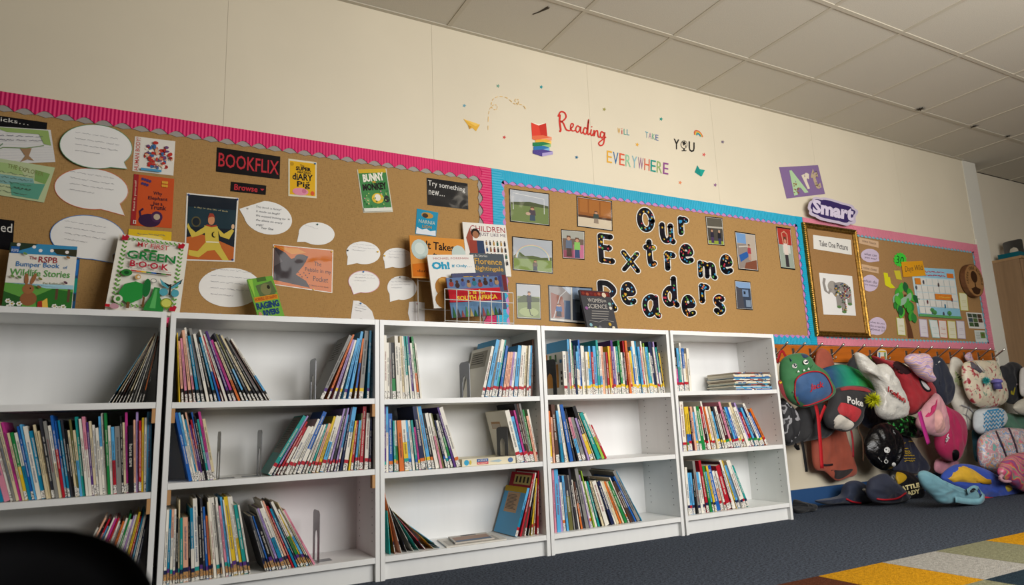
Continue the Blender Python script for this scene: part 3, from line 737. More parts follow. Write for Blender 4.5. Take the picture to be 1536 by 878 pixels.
# magazines stacked on the upper shelf of the rightmost bookcase
mz = SH1[4]+0.0005
mcols = ['2f5a92', 'd5cfc2', '6fa3c4', 'ddd6c6', '3d3330', '57a0b8', 'd8cdb0', 'c9bfae', '8a5a54', 'e0dacb', '5fb0cf', '3c6ea0', 'd9c7a2', 'd8d2c2', 'c8bba2', '6a4a44']
pA, pB = at_y(1064, 584, -0.27), at_y(1158, 582, -0.27)
hx1 = BX[4]+0.8-TS-0.004
for k, c in enumerate(mcols):
    rd = random.Random(50+k); T = 0.0058*rd.uniform(.75, 1.3); x1 = hx1-rd.uniform(.0, .022); x0 = max(x1-rd.uniform(.275, .30), pA.x+0.02); yf = -0.278+rd.uniform(0, .02)
    root, F = flat_book('magazine', 'thin magazine with %s spine, %s from the bottom of the flat stack' % (['dark blue', 'off-white', 'pale blue', 'white', 'dark brown', 'aqua', 'sand', 'beige', 'dull red', 'ivory', 'sky blue', 'blue', 'straw yellow', 'chalk white', 'fawn', 'maroon'][k], ordinal(k)), 'magazine', x0, x1, yf, mz, T, 0.21, c, group='magazines stacked in the rightmost bookcase')
    A = Art(lambda s, t, off: Vector((x0+(x1-x0)*s, yf-off, mz+T*(1-t))))
    for q in range(5):
        s = rd.uniform(.05, .85); A.rect(s, .15, s+rd.uniform(.03, .12), .85, rd.choice(['e6e0d2', '2c5a94', 'b03a34', '3f9ac0', '4a433c']), 'spine_print')
    A.emit(root); mz += T+0.0004
# newspaper and comic lying on the bottom shelf of the middle bookcase
bz = SHB+0.0006
def floor_px(px, py, z): 
    p = at_z(px, py, z); p.z = z; return p
def flat_sheet(name, label, cat, quad, z, T, col, art):
    pts = [floor_px(px, py, z+T) for px, py in quad]
    for p in pts: p.y = min(max(p.y, YFR+0.006), YBK-0.012)
    c = sum(pts, Vector())/4; r = empty(name, (c.x, c.y, z)); tag(r, label, cat)
    MB().prism(pts, (0, 0, -T), M(col, .5)).build('sheet', r)
    A = Art(quadP(*pts, (0, 0, 1))); art(A); A.emit(r)
xA, xB = 1.075, 1.40
def paper_at(name, label, cat, x0, x1, y0, y1, z, T, col, art):
    pts = [Vector((x0+.02, y1, z+T)), Vector((x1+.02, y1, z+T)), Vector((x1-.02, y0, z+T)), Vector((x0-.02, y0, z+T))]
    c = sum(pts, Vector())/4; r = empty(name, (c.x, c.y, z)); tag(r, label, cat)
    MB().prism(pts, (0, 0, -T), M(col, .5)).build('sheet', r)
    A = Art(quadP(*pts, (0, 0, 1))); art(A); A.emit(r)
nx0 = BOOKREF[('b3b', 8)][1][0].x+0.02; nx1 = BOOKREF[('b3c', 0)][1][0].x-0.02
paper_at('newspaper', 'folded newspaper lying flat on bottom shelf of the middle bookcase', 'newspaper', nx0+0.02, nx1-0.02, -0.292, -0.09, bz, 0.005, 'cfcac0', lambda A: [A.rect(.05+.3*k, .3, .3+.3*k, .9, 'a9a49b', 'print') for k in range(3)])
paper_at('comic', 'comic with brown and blue pictures lying on the newspaper', 'comic', nx0+0.07, nx1-0.07, -0.27, -0.10, bz+0.0065, 0.006, 'b9b2a8', lambda A: A.rect(.05, .25, .95, .75, '9a7a66').rect(.05, .75, .95, .95, '51657f').rect(.3, .06, .7, .2, '3b3532', 'lettering'))
# ================================================================== BOOKENDS
def bookend(label, x, y0, y1, z, H, base, mat, ax=1):
    """steel plate standing across the shelf with an arched cut-out, its tongue lying on the shelf"""
    r = empty('bookend', (x, (y0+y1)/2, z)); tag(r, label, 'bookend', 'steel bookends')
    def U(q): return y0+(y1-y0)*q
    outl = [(U(0), 0), (U(0), H*.93), (U(.08), H*.98), (U(.2), H), (U(.8), H), (U(.92), H*.98), (U(1), H*.93), (U(1), 0), (U(.72), 0), (U(.72), H*.45), (U(.66), H*.56), (U(.5), H*.62), (U(.34), H*.56), (U(.28), H*.45), (U(.28), 0)]
    MB().prism([Vector((x, a, z+0.0015+b)) for a, b in outl], (0.0018, 0, 0), mat).build('plate', r)
    xa, xb = (x, x+base) if base > 0 else (x+base, x)
    MB().box((xa, U(.28), z+0.0002), (xb, U(.72), z+0.0014), mat).build('tongue', r)
GREY = M('6f7073', .35, 'metal'); BLK = M('1b1b1d', .45)
def bx_at(px, py, y): return at_y(px, py, y).x
bookend('grey steel bookend before the right-hand row, top shelf, second bookcase', bx_at(474, 597, -.26)-.004, -.265, -.155, SH1[1]+.0004, .17, -.05, GREY)
bookend('grey steel bookend closing the short left-hand row, middle shelf, second bookcase', bx_at(326, 711, -.26)+.006, -.265, -.155, SH2[1]+.0004, .175, .06, GREY)
bookend('grey steel bookend standing free left of the slanting row, second bookcase', bx_at(391, 708, -.26), -.265, -.155, SH2[1]+.0004, .175, -.06, GREY)
bookend('grey steel bookend on the bottom shelf of the second bookcase', bx_at(474, 845, -.26)+.01, -.265, -.155, SHB+.0004, .195, .06, GREY)
bookend('dark steel bookend by blue books, top shelf, middle bookcase', bx_at(703, 594, -.26), -.275, -.165, SH1[2]+.0004, .165, -.05, M('5c5d60', .35, 'metal'))
bookend('black bookend at the left end of the full upper shelf', bx_at(833, 590, -.26), -.275, -.155, SH1[3]+.0004, .175, -.0015, BLK)
bookend('dark bookend standing on the flat reference book, middle bookcase', BOOKREF[('b3n', 0)][1][0].x-.168*tl_-.006, -.265, -.155, SH2[2]+.0332, .13, -.03, M('3a3b3e', .4))
bookend('grey steel bookend on top of the tall beech cupboard', 6.80, -.10, .06, 1.8735, .17, .06, GREY)
# bits on top of the cupboard
cz = 1.8735
r = empty('tray', (6.76, -0.02, cz)); tag(r, 'shallow teal tray on top of the beech cupboard', 'tray')
mb = MB(); tm = M('0f5a66', .3); mb.box((6.70, -.10, cz), (6.79, .07, cz+.006), tm); mb.build('base', r)
mb = MB(); mb.box((6.70, -.10, cz+.006), (6.703, .07, cz+.045), tm).box((6.787, -.10, cz+.006), (6.79, .07, cz+.045), tm).box((6.703, -.10, cz+.006), (6.787, -.097, cz+.045), tm).box((6.703, .067, cz+.006), (6.787, .07, cz+.045), tm); mb.build('rim', r)
r = empty('folder', (6.97, -.02, cz)); tag(r, 'dark blue folder lying beside the bookend on the cupboard', 'folder')
MB().box((6.87, -.10, cz), (7.1, .08, cz+.003), M('14213f', .4)).box((6.87, -.10, cz+.022), (7.1, .08, cz+.025), M('14213f', .4)).box((7.097, -.10, cz+.003), (7.1, .08, cz+.022), M('14213f', .4)).build('cover', r)
MB().box((6.875, -.095, cz+.003), (7.09, .075, cz+.022), PAGES).build('pages', r)
# ================================================================== WALL STICKERS
YW = -0.0012
def sticker(name, label, cat, shapes_fn, base_px, group=None):
    b = at_y(*base_px, YW); r = empty(name, (b.x, YW, b.z)); tag(r, label, cat, group)
    A = Art(wallP(YW), 0.45); shapes_fn(A); A.emit(r); return r
def star_pts(cx, cy, r, rot=0.0, k=0.45):
    return [(cx+(r if i % 2 == 0 else r*k)*math.sin(rot+math.pi*i/5), cy-(r if i % 2 == 0 else r*k)*math.cos(rot+math.pi*i/5)) for i in range(10)]
for px, py, c, lab in ((747, 129, '6f9a86', 'sage green star sticker above the dashed flight trail'), (812, 130.5, '1f8f93', 'teal star sticker above the book stack sticker'), (696.5, 158.5, '6a9dab', 'grey blue star sticker above the paper plane'),
        (756.5, 206, 'c4423f', 'red star sticker right of the paper plane'), (906.5, 164, '9a9350', 'olive star sticker above the word Reading'), (991.7, 178.6, '1f8f7f', 'green star sticker above the word TAKE'),
        (956, 217, 'dca437', 'yellow star sticker above the word EVERYWHERE'), (865, 236, '1f6284', 'dark blue star sticker below the word Reading'), (1084, 213, '6f6174', 'grey purple star sticker, rightmost of all'),
        (1056, 232, 'cf5a54', 'coral star sticker right of the word YOU'), (1073, 277.6, '8a5f86', 'purple star sticker right below the open teal book'), (1020.4, 274, 'd98255', 'orange star sticker below the end of EVERYWHERE')):
    pts = [at_y(x, y, YW) for x, y in star_pts(px, py, 3.1, 0.3)]
    MB().prism(pts, (0, 0.001, 0), M(c, .5)).thing('star_sticker', lab, 'sticker', 'star stickers on the wall')
def f(A):
    A.poly([(695, 178.5), (720, 187), (714, 197), (708.5, 192), (704, 194), (702, 188)], 'dba93c', 'plane').poly([(695, 178.5), (720, 187), (713, 189.5)], 'e8bd58', 'plane').poly([(702, 188), (704, 194), (707.5, 190)], 'b98625', 'plane')
sticker('paper_plane_sticker', 'yellow paper plane sticker left of the dashed trail', 'sticker', f, (707, 197))
def f(A):
    pts = []
    def cat(P, n=10):
        for i in range(len(P)-1):
            p0, p1, p2, p3 = P[max(i-1, 0)], P[i], P[i+1], P[min(i+2, len(P)-1)]
            for k in range(n):
                t = k/n
                pts.append(tuple(0.5*((2*p1[j])+(-p0[j]+p2[j])*t+(2*p0[j]-5*p1[j]+4*p2[j]-p3[j])*t*t+(-p0[j]+3*p1[j]-3*p2[j]+p3[j])*t**3) for j in (0, 1)))
    cat([(732, 195), (732.5, 175), (735, 163), (742, 157), (746, 161), (743, 165), (737, 160), (739, 150), (748, 145), (760, 147), (770, 155), (777, 157), (777, 150), (772, 150), (776, 156), (785, 159), (792, 172)], 8)
    for i in range(0, len(pts)-3, 5): A.line(pts[i:i+4], 0.8, 'dfb566', 'dashes')
_tr = sticker('dashed_trail_sticker', 'looping dashed yellow flight trail sticker', 'sticker', f, (760, 195))
_tr.children[0]['kind'] = 'stuff'
def f(A):
    A.poly([(796.7, 184), (808, 188), (812, 207.5), (798, 204)], 'd8402f', 'open_book').poly([(808, 188), (819, 185), (821, 204), (812, 207.5)], 'c23024', 'open_book').poly([(797, 184), (808, 186.5), (819, 184.5), (808, 188.5)], 'efe6d2', 'open_book')
    for i, (c1, c2, x0, x1, y) in enumerate((('dc6a45', 'e79a78', 798, 827.5, 204), ('e0a83a', 'efc766', 803, 827, 210), ('1f7a4a', '8fba74', 799, 826, 214), ('2a6fa8', '7db0d4', 800, 824, 220), ('4d3f86', 'a99bc8', 799, 829, 225.5))):
        A.poly([(x0, y), (x0+14, y+4.5), (x0+14, y+9.5), (x0, y+5)], c1, 'book_stack').poly([(x0, y), (x0+16, y-1), (x1, y+2), (x0+14, y+4.5)], c1, 'book_stack').poly([(x0+14, y+4.5), (x1, y+2), (x1, y+6.5), (x0+14, y+9.5)], c2, 'book_stack')
sticker('book_stack_sticker', 'sticker of a red open book on a rainbow coloured book stack', 'sticker', f, (814, 234))
# the word Reading: brush script drawn as strokes
def smooth(P, n=7, closed=False):
    out = []; m_ = len(P)
    for i in range(m_ if closed else m_-1):
        p0, p1, p2, p3 = (P[(i-1) % m_], P[i], P[(i+1) % m_], P[(i+2) % m_]) if closed else (P[max(i-1, 0)], P[i], P[i+1], P[min(i+2, m_-1)])
        for k in range(n):
            t = k/n; out.append(tuple(0.5*((2*p1[j])+(-p0[j]+p2[j])*t+(2*p0[j]-5*p1[j]+4*p2[j]-p3[j])*t*t+(-p0[j]+3*p1[j]-3*p2[j]+p3[j])*t**3) for j in range(len(p1))))
    if not closed: out.append(tuple(P[-1]))
    return out
def f(A):
    c = 'c9352b'
    def st(name, P, wd): A.line(smooth(P), wd, c, name)
    # local script coordinates: along the slanted base line
    def T(P): return [(837+x*1.0, 194+y*1.0+x*0.245) for x, y in P]
    st('letter', T([(3, -23), (2.5, -12), (4, 0), (2, 3)]), 2.9)
    st('letter', T([(0, -19), (4, -27), (10, -27), (12, -21), (7, -14), (4, -13), (8, -11), (12, -3), (17, -2), (20, -5)]), 2.3)
    st('letter', T([(18, -5), (22, -9), (23, -13), (20, -13), (19, -8), (21, -3), (25, -4), (27, -7)]), 2.0)
    st('letter', T([(33, -11), (29, -12), (26.5, -6), (29, -2.5), (32, -6), (34, -12), (34, -4), (36, -3), (38, -6)]), 2.0)
    st('letter', T([(44, -11), (40, -12), (38, -6), (40, -2.5), (43, -6), (46, -26), (44.5, -6), (46, -3), (48, -6)]), 2.0)
    st('letter', T([(50, -12), (49, -5), (51, -3), (53, -7)]), 2.0)
    A.ell(*T([(50.6, -16)])[0], 1.0, 1.0, c, 'letter')
    st('letter', T([(54, -12), (54, -3), (56, -10), (59, -12), (60, -5), (62, -3), (64, -6)]), 2.0)
    st('letter', T([(69, -11), (65, -12), (63.5, -6), (66, -3), (69, -8), (70, -12), (68.5, 4), (64, 9), (61, 6), (66, 0), (72, -6)]), 2.0)
sticker('word_sticker', 'red brush script word Reading on the cream wall', 'sticker', f, (871, 212))
def word(label, s, cols, q, bold, cat='sticker', slim=None):
    def f(A):
        n = len(s)
        for i, ch in enumerate(s):
            if ch == ' ': continue
            u0, u1 = (i+0.08)/n, (i+0.92)/n
            if ch in 'Ii': u0 += .25/n; u1 -= .25/n
            TL, TR, BR, BL = q
            lerp = lambda a, b, t: (a[0]+(b[0]-a[0])*t, a[1]+(b[1]-a[1])*t)
            A.text(ch, (lerp(TL, TR, u0), lerp(TL, TR, u1), lerp(BL, BR, u1), lerp(BL, BR, u0)), cols[i % len(cols)], bold, part='letter_'+'abcdefghij'[i])
    r = sticker('word_sticker', label, cat, f, ((q[2][0]+q[3][0])/2, (q[2][1]+q[3][1])/2))
    for c in r.children: c.name = 'letter'
    return r
word('small multicoloured word WILL on the cream wall', 'WiLL', ['d9a52e', 'c8524a', '4a9a86', '4a8fa0'], ((926, 191.5), (944.5, 195), (944.5, 203.5), (926, 200)), 0.0)
word('small multicoloured word TAKE on the cream wall', 'TAKE', ['5a9cab', 'a3849f', '6fae8c', '5a6f9c'], ((967.5, 197), (988, 203), (988, 211.5), (967.5, 206)), 0.0)
word('large multicoloured word EVERYWHERE on the cream wall', 'EVERYWHERE', ['dba437', '23689e', 'd25a3c', '8cbf9a', '8ab5bd', '9a6f96', 'd25f42', '178d80', '93ab6a', '8a4a86'], ((909.5, 225.5), (1003.5, 245.5), (1003, 262.5), (909.5, 243.5)), 0.0)
def f(A):
    A.text('Y', ((1010.5, 208), (1019, 209.5), (1019, 225), (1010.5, 223.5)), '262421', .02, part='letter').text('U', ((1033, 212), (1042, 214), (1042, 229), (1033, 227.5)), '262421', .02, part='letter')
    A.ell(1026, 217, 5, 6.2, '262421', 'globe', 20).ell(1026, 217, 4.2, 5.3, 'd8cbb2', 'globe', 20).poly([(1023, 213), (1027, 212), (1029, 216), (1025, 219)], '262421', 'globe').poly([(1027, 219), (1029.5, 218), (1028, 221.5)], '262421', 'globe').rect(1025, 223, 1027, 226, '262421', 'globe').rect(1022.5, 225.5, 1029.5, 227, '262421', 'globe')
sticker('word_sticker', 'black word YOU with a globe for its O', 'sticker', f, (1026, 228))
def f(A):
    for k, c in enumerate(('c9513c', 'd98a3c', 'dcb54a', '3f9a7a', '2f7fa0')):
        r = 6.6-k*1.05; pts = [(1048+r*math.cos(math.pi*(1-i/10)+0.35), 204-r*1.25*math.sin(math.pi*(1-i/10)+0.0)+0.28*r*math.cos(math.pi*(1-i/10))) for i in range(11)]
        A.line(pts, 1.2, c, 'rainbow')
sticker('rainbow_sticker', 'small rainbow sticker above the word YOU', 'sticker', f, (1049, 206))
def f(A):
    A.poly([(1046, 248), (1049.5, 254), (1051.5, 265), (1042, 258.5)], '17877d', 'book').poly([(1049.5, 254), (1057.5, 255), (1053, 264), (1051.5, 265)], '1b9a8c', 'book')
sticker('open_book_sticker', 'small open teal book sticker below the word YOU', 'sticker', f, (1050, 265))
# ================================================================== FIRST BOARD: PAPERS
YP = -0.0118
INK = '3a3a44'
def pin(art_or_root, px, py, y, c):
    p = at_y(px, py, y); mb = MB(); mt = M(c, .3)
    mb.tube([(p.x, y, p.z), (p.x, y-.006, p.z)], [.0045, .0035], mt, 8); mb.build('push_pin', art_or_root)
def fr(A, c='e6e2d8', m=.03): A.rect(0, 0, 1, 1, c, 'margin')
def bubble(label, cx, cy, rx, ry, tail, c='e4e2dd', edge=None, art=None, kind='plain', rough=.45, y=YP, pins=(), rot=0.09, tw=0.22, group='speech bubbles on the first board', cat='speech bubble', egg=0.0):
    ta = math.atan2((tail[1]-cy)/ry, (tail[0]-cx)/rx) if tail else None
    o = []; n = 40
    for i in range(n):
        a = 2*math.pi*i/n
        if ta is not None:
            d = (a-ta+math.pi) % (2*math.pi)-math.pi
            if abs(d) < tw:
                if abs(d) <= math.pi/n+1e-6 and not any(p == tail for p in o): o.append(tail)
                continue
        x, y_ = rx*math.cos(a), ry*math.sin(a)*(1+egg*math.cos(a))
        o.append((cx+x*math.cos(rot)-y_*math.sin(rot), cy+x*math.sin(rot)+y_*math.cos(rot)))
    r = px_card('speech_bubble', label, cat, o, y, c, art, rough, kind, group, edge=edge)
    if art is None and not edge and pins:
        pass
    for px, py, pc in pins: pin(r, px, py, y, pc)
    return r
def lines(cx, cy, w_, rows, dy, col='8c8a90', wd=0.45, sl=0.16, seed=1):
    def f(A):
        for k in range(rows):
            ww = w_*(1 if k < rows-1 else .55); y = cy+(k-(rows-1)/2)*dy
            A.scrib(cx-w_/2, y-1.0-sl*w_/2, cx-w_/2+ww, y+1.0-sl*w_/2, col, 40, wd, seed*7+k, slope=sl)
    return f
bubble('large green edged speech bubble at top left of the first board', 144, 220, 55, 33, (191, 254), edge='4c8a5f', art=lines(146, 217, 66, 4, 9, seed=2), kind='gloss', y=-.0205)
bubble('large orange edged speech bubble below the green edged one', 137, 283.5, 56, 31, (187, 324), edge='c96a48', art=lines(138, 276, 66, 4, 9, seed=3), kind='gloss')
bubble('large blue edged speech bubble behind the white animal book', 131.5, 356, 57, 33, (170, 395), edge='3f78b8', art=lines(128, 350, 62, 4, 9, seed=4), kind='gloss', y=YP-.003)
bubble('large plain oval bubble behind the green rivers book', 345, 431.5, 47, 29.5, None, art=lines(347, 425, 62, 5, 9.5, 'a9a7ac', .5, .1, 5), rot=.02)
def f(A):
    rows = ['This book is funny!', 'It made us laugh!', 'We enjoyed looking for', 'the aliens on every', 'page!']
    wds = [38, 36, 45, 40, 11]
    for k, (s, w_) in enumerate(zip(rows, wds)):
        y = 308.5+k*6.6; A.text(s, ((384, y), (384+w_, y+w_*.13), (384+w_, y+4+w_*.13), (384, y+4)), INK, 0, .25, 'handwriting')
    A.text('Year One', ((392, 340), (410, 342.5), (410, 346), (392, 343.5)), INK, 0, .25, 'handwriting')
bubble('white speech bubble about a funny book, right of the spaceman poster', 402, 327, 36.5, 24.5, (359, 313.5), art=f, rot=.22, tw=.75, pins=[(372, 313, 'd0ccc4'), (434, 329, 'd0ccc4')])
bubble('small white speech bubble with a green pin below the yellow pig cover', 475, 350.5, 27, 17, (445.5, 363), art=lines(475, 343, 36, 1, 5, 'b9b7b9', .4, .3, 6), tw=.35, pins=[(476, 337, '2a5f50')])
bubble('small white speech bubble with a black and a yellow pin', 545, 379.5, 25.5, 17, (520.5, 398), art=lines(546, 372, 34, 3, 4.5, 'b9b7b9', .4, .1, 7), tw=.3, pins=[(521.5, 376, '1a1a1c'), (566.5, 378, 'e0b42a')])
bubble('small white speech bubble with one yellow pin beside the wire rack', 597, 387, 22.5, 15, (577.5, 403), art=lines(597, 382, 28, 3, 4.5, 'b9b7b9', .4, .05, 8), tw=.3, pins=[(576.5, 384, 'e0b42a')])
bubble('small pink edged speech bubble with a blue pin', 546, 423, 23.5, 16.5, (530, 442), edge='cf9aa4', art=lines(547, 417, 30, 3, 4.5, 'b9b7b9', .4, .05, 9), tw=.3, pins=[(545, 408, '2a6fae')])
bubble('small white speech bubble with a grey pin, lower right of the first board', 603, 432, 22, 18, (585, 453), art=lines(601, 425, 28, 4, 4.5, 'b9b7b9', .4, .0, 10), tw=.3, pins=[(600, 416, '8a8a86')])
r = px_card('curled_note', 'curled white paper note with a blue pin just above the second bookcase', 'note', [(530, 451), (538, 451.5), (549, 458), (558, 467), (562, 480), (526, 480)], YP, 'dcdad8', lines(541, 463, 16, 3, 4, 'b9b7b9', .4, .2, 11)); pin(r, 541, 455.5, YP, '2a6fae')
r = px_card('curled_note', 'white paper note with a red pin beside the wire book rack', 'note', [(614, 453), (625, 452.5), (637, 454), (637, 486), (616, 486), (612, 470)], YP, 'dcdad8', lines(626, 466, 16, 2, 4, 'c9c7c9', .4, .1, 12)); pin(r, 626, 456, YP, '9c2436')
sheet_card('title_strip', 'black title strip reading icks at the left picture edge', 'sign', ((-60, 165), (71, 184), (69, 206), (-60, 188)), YP, '17171a', lambda A: A.text('Classics…'[-5:] if False else 'icks…', (.455, .08, .78, .36), 'd8d5ce'), .25, 'gloss')
sheet_card('title_strip', 'black title strip ending in ed at the left picture edge', 'sign', ((-70, 321), (21.5, 331), (19, 376), (-70, 366)), YP, '17171a', lambda A: A.text('ed', (.78, .12, .97, .42), 'd8d5ce'), .25, 'gloss')
def f(A):
    for k in range(12): A.rect(0, .1+.075*k, 1, .104+.075*k, 'b4b6c0', 'ruled_lines')
    A.poly([(.35, .02), (.97, .03), (.98, .5), (.9, .45), (.86, .16), (.5, .14)], '8fa860').poly([(.63, .58), (.76, .58), (.72, .8), (.77, .95), (.7, .9), (.62, .97), (.68, .8)], '9a7a5a')
    A.line([(.1, .85), (.35, .66), (.45, .56), (.7, .58), (.9, .5)], .012, '6f8a54', asp=.5).line([(.2, .55), (.3, .48), (.36, .62), (.45, .46)], .014, '6a8a6a', asp=.5)
    for k in range(2): A.scrib(.15, .22+.12*k, .9, .26+.12*k, '5c5f70', 60, .006, 20+k, asp=.5)
sheet_card('drawing', 'ruled white paper with a drawn tree and snake at left edge', 'drawing', ((-60, 186), (76, 195), (83, 243), (-60, 249)), YP-.0015, 'd5d3cf', f)
def f(A):
    A.poly([(.0, .1), (.6, .1), (.7, .35), (.1, .4)], '9fb87a').poly([(.0, .45), (.8, .4), (.85, .65), (.1, .7)], '7fa9a4').poly([(.55, .6), (.95, .5), (.92, .95), (.6, .95)], '5c9a84').poly([(.8, .15), (.97, .2), (.95, .5), (.82, .45)], '7da05c')
    A.text('THE EXPLORER', ((.5, .1), (.9, .18), (.9, .3), (.5, .22)), '7a7f4a', 0, 0, 'handwriting')
    for k in range(5): A.scrib(.3, .33+.13*k, .8, .38+.13*k, '5d6f5c', 40, .006, 30+k, asp=.5)
    for k in range(5): A.poly([(x, y) for x, y in star_pts(.62+.045*k, .72, .018)], '4c5a4c', 'handwriting')
sheet_card('painted_poem', 'green and blue painted poem sheet headed THE EXPLORER', 'poster', ((-60, 228), (82.5, 251.5), (66, 304), (-60, 283)), YP-.003, 'b5c196', f, .2, 'gloss')
def f(A):
    A.rect(0.02, .03, .16, .97, 'd2ccc0').text('HUMAN BODY!', ((.035, .97), (.035, .03), (.14, .03), (.14, .97)), 'b8322e', .01)
    rd = random.Random(5)
    for k in range(80):
        a = rd.uniform(0, 6.28); rr = .37*rd.random()**.5; A.ell(.58+rr*math.cos(a), .5+rr*math.sin(a), rd.uniform(.025, .07), rd.uniform(.02, .06), rd.choice(['b5362e', 'c97a5c', 'd8a98a', '6a4a72', '3f6a9a', 'b5362e', 'e6dccb', '8c2a2a']), n=8)
    A.rect(.2, .9, .7, .97, '4f93b8')
sheet_card('book_cover_poster', 'white human body book cover poster with a red jumble', 'poster', ((202.5, 204.5), (263, 212), (260, 263.5), (198.5, 256.5)), YP, 'dcd6cb', f, .3, 'gloss')
def f(A):
    A.rect(.0, .0, .12, 1, '9a2c2e').text('Read it yourself', ((.03, .72), (.03, .12), (.09, .12), (.09, .72)), 'e0cdb5')
    A.text('Why', (.5, .3, .72, .39), '3a2430', .02).text('Elephant', (.38, .4, .86, .49), '3a2430', .02).text('has a', (.52, .5, .74, .57), '3a2430', .02).text('Trunk', (.44, .57, .84, .66), '3a2430', .02)
    A.ell(.45, .88, .27, .13, '3a2440').ell(.62, .8, .14, .11, '4a2c4c').ell(.62, .8, .08, .06, 'b5a48c').line([(.24, .85), (.2, .72), (.28, .66)], .05, '3a2440', asp=1.2)
    for k in range(7): A.ell(.22+.06*(k % 4), .08+.05*(k//4)+.01*k, .035, .03, '4a3a6a', n=8)
    for k in range(6): A.ell(.72+.05*(k % 3), .1+.07*(k//3), .03, .03, 'd9a03c', n=8)
    A.rect(.06, .9, .13, .97, 'd0ccc4').text('1', (.08, .91, .11, .965), '9a2c2e')
sheet_card('book_cover_poster', 'orange book cover poster about an elephant and its trunk', 'poster', ((201, 261), (261.5, 268.5), (257.5, 342.5), (195.5, 338)), YP, 'c4532a', f, .3, 'gloss')
sheet_card('book_cover_poster', 'yellow book cover poster peeking out above the green book', 'poster', ((193, 343.5), (257.5, 348), (256, 385), (190, 382)), YP-.002, 'd9b52c', lambda A: A.ell(.5, .3, .3, .1, 'e6cf6a').scrib(.2, .13, .85, .2, '6f7a6a', 30, .02, 41).rect(.15, .42, .4, .55, '4f93b8'), .25, 'gloss')
def f(A):
    A.rect(.03, .02, .97, .98, '20262e').rect(.03, .2, .97, .5, '263840').ell(.2, .42, .09, .08, '5a5236').ell(.2, .42, .07, .06, '23292e')
    A.poly([(.03, .66), (.3, .6), (.7, .7), (.97, .78), (.97, .98), (.03, .98)], 'b8622f')
    Y = 'c9b24a'
    A.poly([(.36, .47), (.62, .47), (.66, .7), (.4, .73)], Y, 'figure').poly([(.38, .48), (.2, .58), (.1, .52), (.05, .45), (.03, .5), (.13, .66), (.28, .62), (.42, .56)], Y, 'figure').poly([(.6, .48), (.75, .58), (.9, .5), (.95, .52), (.86, .66), (.68, .62)], Y, 'figure')
    A.poly([(.4, .72), (.66, .7), (.72, .8), (.88, .98), (.75, .98), (.58, .83), (.44, .85), (.28, .95), (.08, .92), (.08, .84), (.25, .86)], Y, 'figure').ell(.92, .46, .03, .04, 'd8b08a', 'figure')
    A.ell(.49, .38, .065, .075, 'c98a62', 'figure').poly([(.42, .35), (.45, .28), (.52, .28), (.56, .34), (.5, .33)], '9a4030', 'figure').line([(.4, .46), (.5, .48), (.6, .46)], .03, 'a5402f', 'figure', 1.3)
    A.ell(.56, .6, .05, .045, '241f1a', 'figure').ell(.58, .595, .042, .038, Y, 'figure').rect(.41, .705, .66, .725, 'e0d6b0', 'figure')
    A.text('a day in the life of Bob', ((.15, .19), (.8, .22), (.8, .25), (.15, .22)), 'b5aa80')
r = sheet_card('book_cover_poster', 'dark poster of a man in a yellow suit with crescent emblem', 'poster', ((280, 289.5), (358, 297), (352, 393), (276, 391)), YP, 'dcd8d0', f, .3, 'gloss')
for q in ((283, 292.5), (356, 299.5), (349, 390)): pin(r, *q, YP, '24408a')
sheet_card('title_strip', 'black laminated sign reading BOOKFLIX in red', 'sign', ((325.5, 221), (420.5, 235), (419.5, 269), (324, 257.5)), YP, '151214', lambda A: A.text('BOOKFLIX', ((.03, .2), (.98, .22), (.98, .82), (.03, .78)), 'b8303a', .01), .22, 'gloss')
sheet_card('title_strip', 'small black laminated sign reading Browse in red', 'sign', ((346.5, 272.5), (399.5, 278.5), (398.5, 292.5), (345.5, 287)), YP, '151214', lambda A: A.text('Browse', (.1, .2, .76, .82), 'b8303a', .02).poly([(.83, .4), (.95, .4), (.89, .62)], 'b8303a', 'lettering'), .22, 'gloss')
def f(A):
    A.rect(.05, .05, .95, .95, 'd9a81f').text('The', (.4, .12, .56, .18), '1d1a1c', .02).text('SUPER', (.26, .18, .8, .29), '1d1a1c', .05).text('AMAZING', (.3, .3, .78, .36), '1d1a1c', .03).text('diARY', (.14, .37, .86, .55), '1d1a1c', .03).text('of', (.62, .56, .74, .62), '1d1a1c', .03).text('Pig', (.3, .58, .76, .78), '1d1a1c', .02)
    A.ell(.42, .86, .28, .1, 'd98aa0').ell(.55, .84, .08, .06, 'c46f8a').ell(.85, .88, .07, .06, 'd2562e').ell(.13, .13, .06, .05, 'b58a1c')
r = sheet_card('book_cover_poster', 'yellow book cover poster with a pink pig', 'poster', ((432.5, 238), (475, 243.5), (475, 297.5), (432.5, 294)), YP, 'd8cfb4', f, .25, 'gloss'); pin(r, 472.5, 246, YP, '2a6fae')
def f(A):
    A.rect(.03, .06, .97, .97, '3f7f45').rect(.03, .0, .97, .09, 'c9a52c').text('BUNNY', ((.15, .12), (.85, .08), (.88, .27), (.15, .3)), 'e8e2d2', .05).text('vs', (.44, .28, .56, .33), 'd9a02c', .02).text('MONKEY', ((.1, .34), (.9, .31), (.92, .48), (.1, .5)), '1f1a1a', .05)
    A.ell(.55, .68, .2, .12, 'd9b436').ell(.55, .66, .1, .08, 'e0dcd0').ell(.2, .72, .09, .07, '5f9a58').ell(.85, .7, .1, .08, '2a2a2c')
    rd = random.Random(9)
    for k in range(26): A.ell(rd.uniform(.06, .94), rd.uniform(.52, .93), .022, .018, rd.choice(['9bc06a', '2f6a3a', 'd9c98a', 'c98a9a']), n=7)
    A.rect(.03, .9, .97, .98, 'd8d8cc')
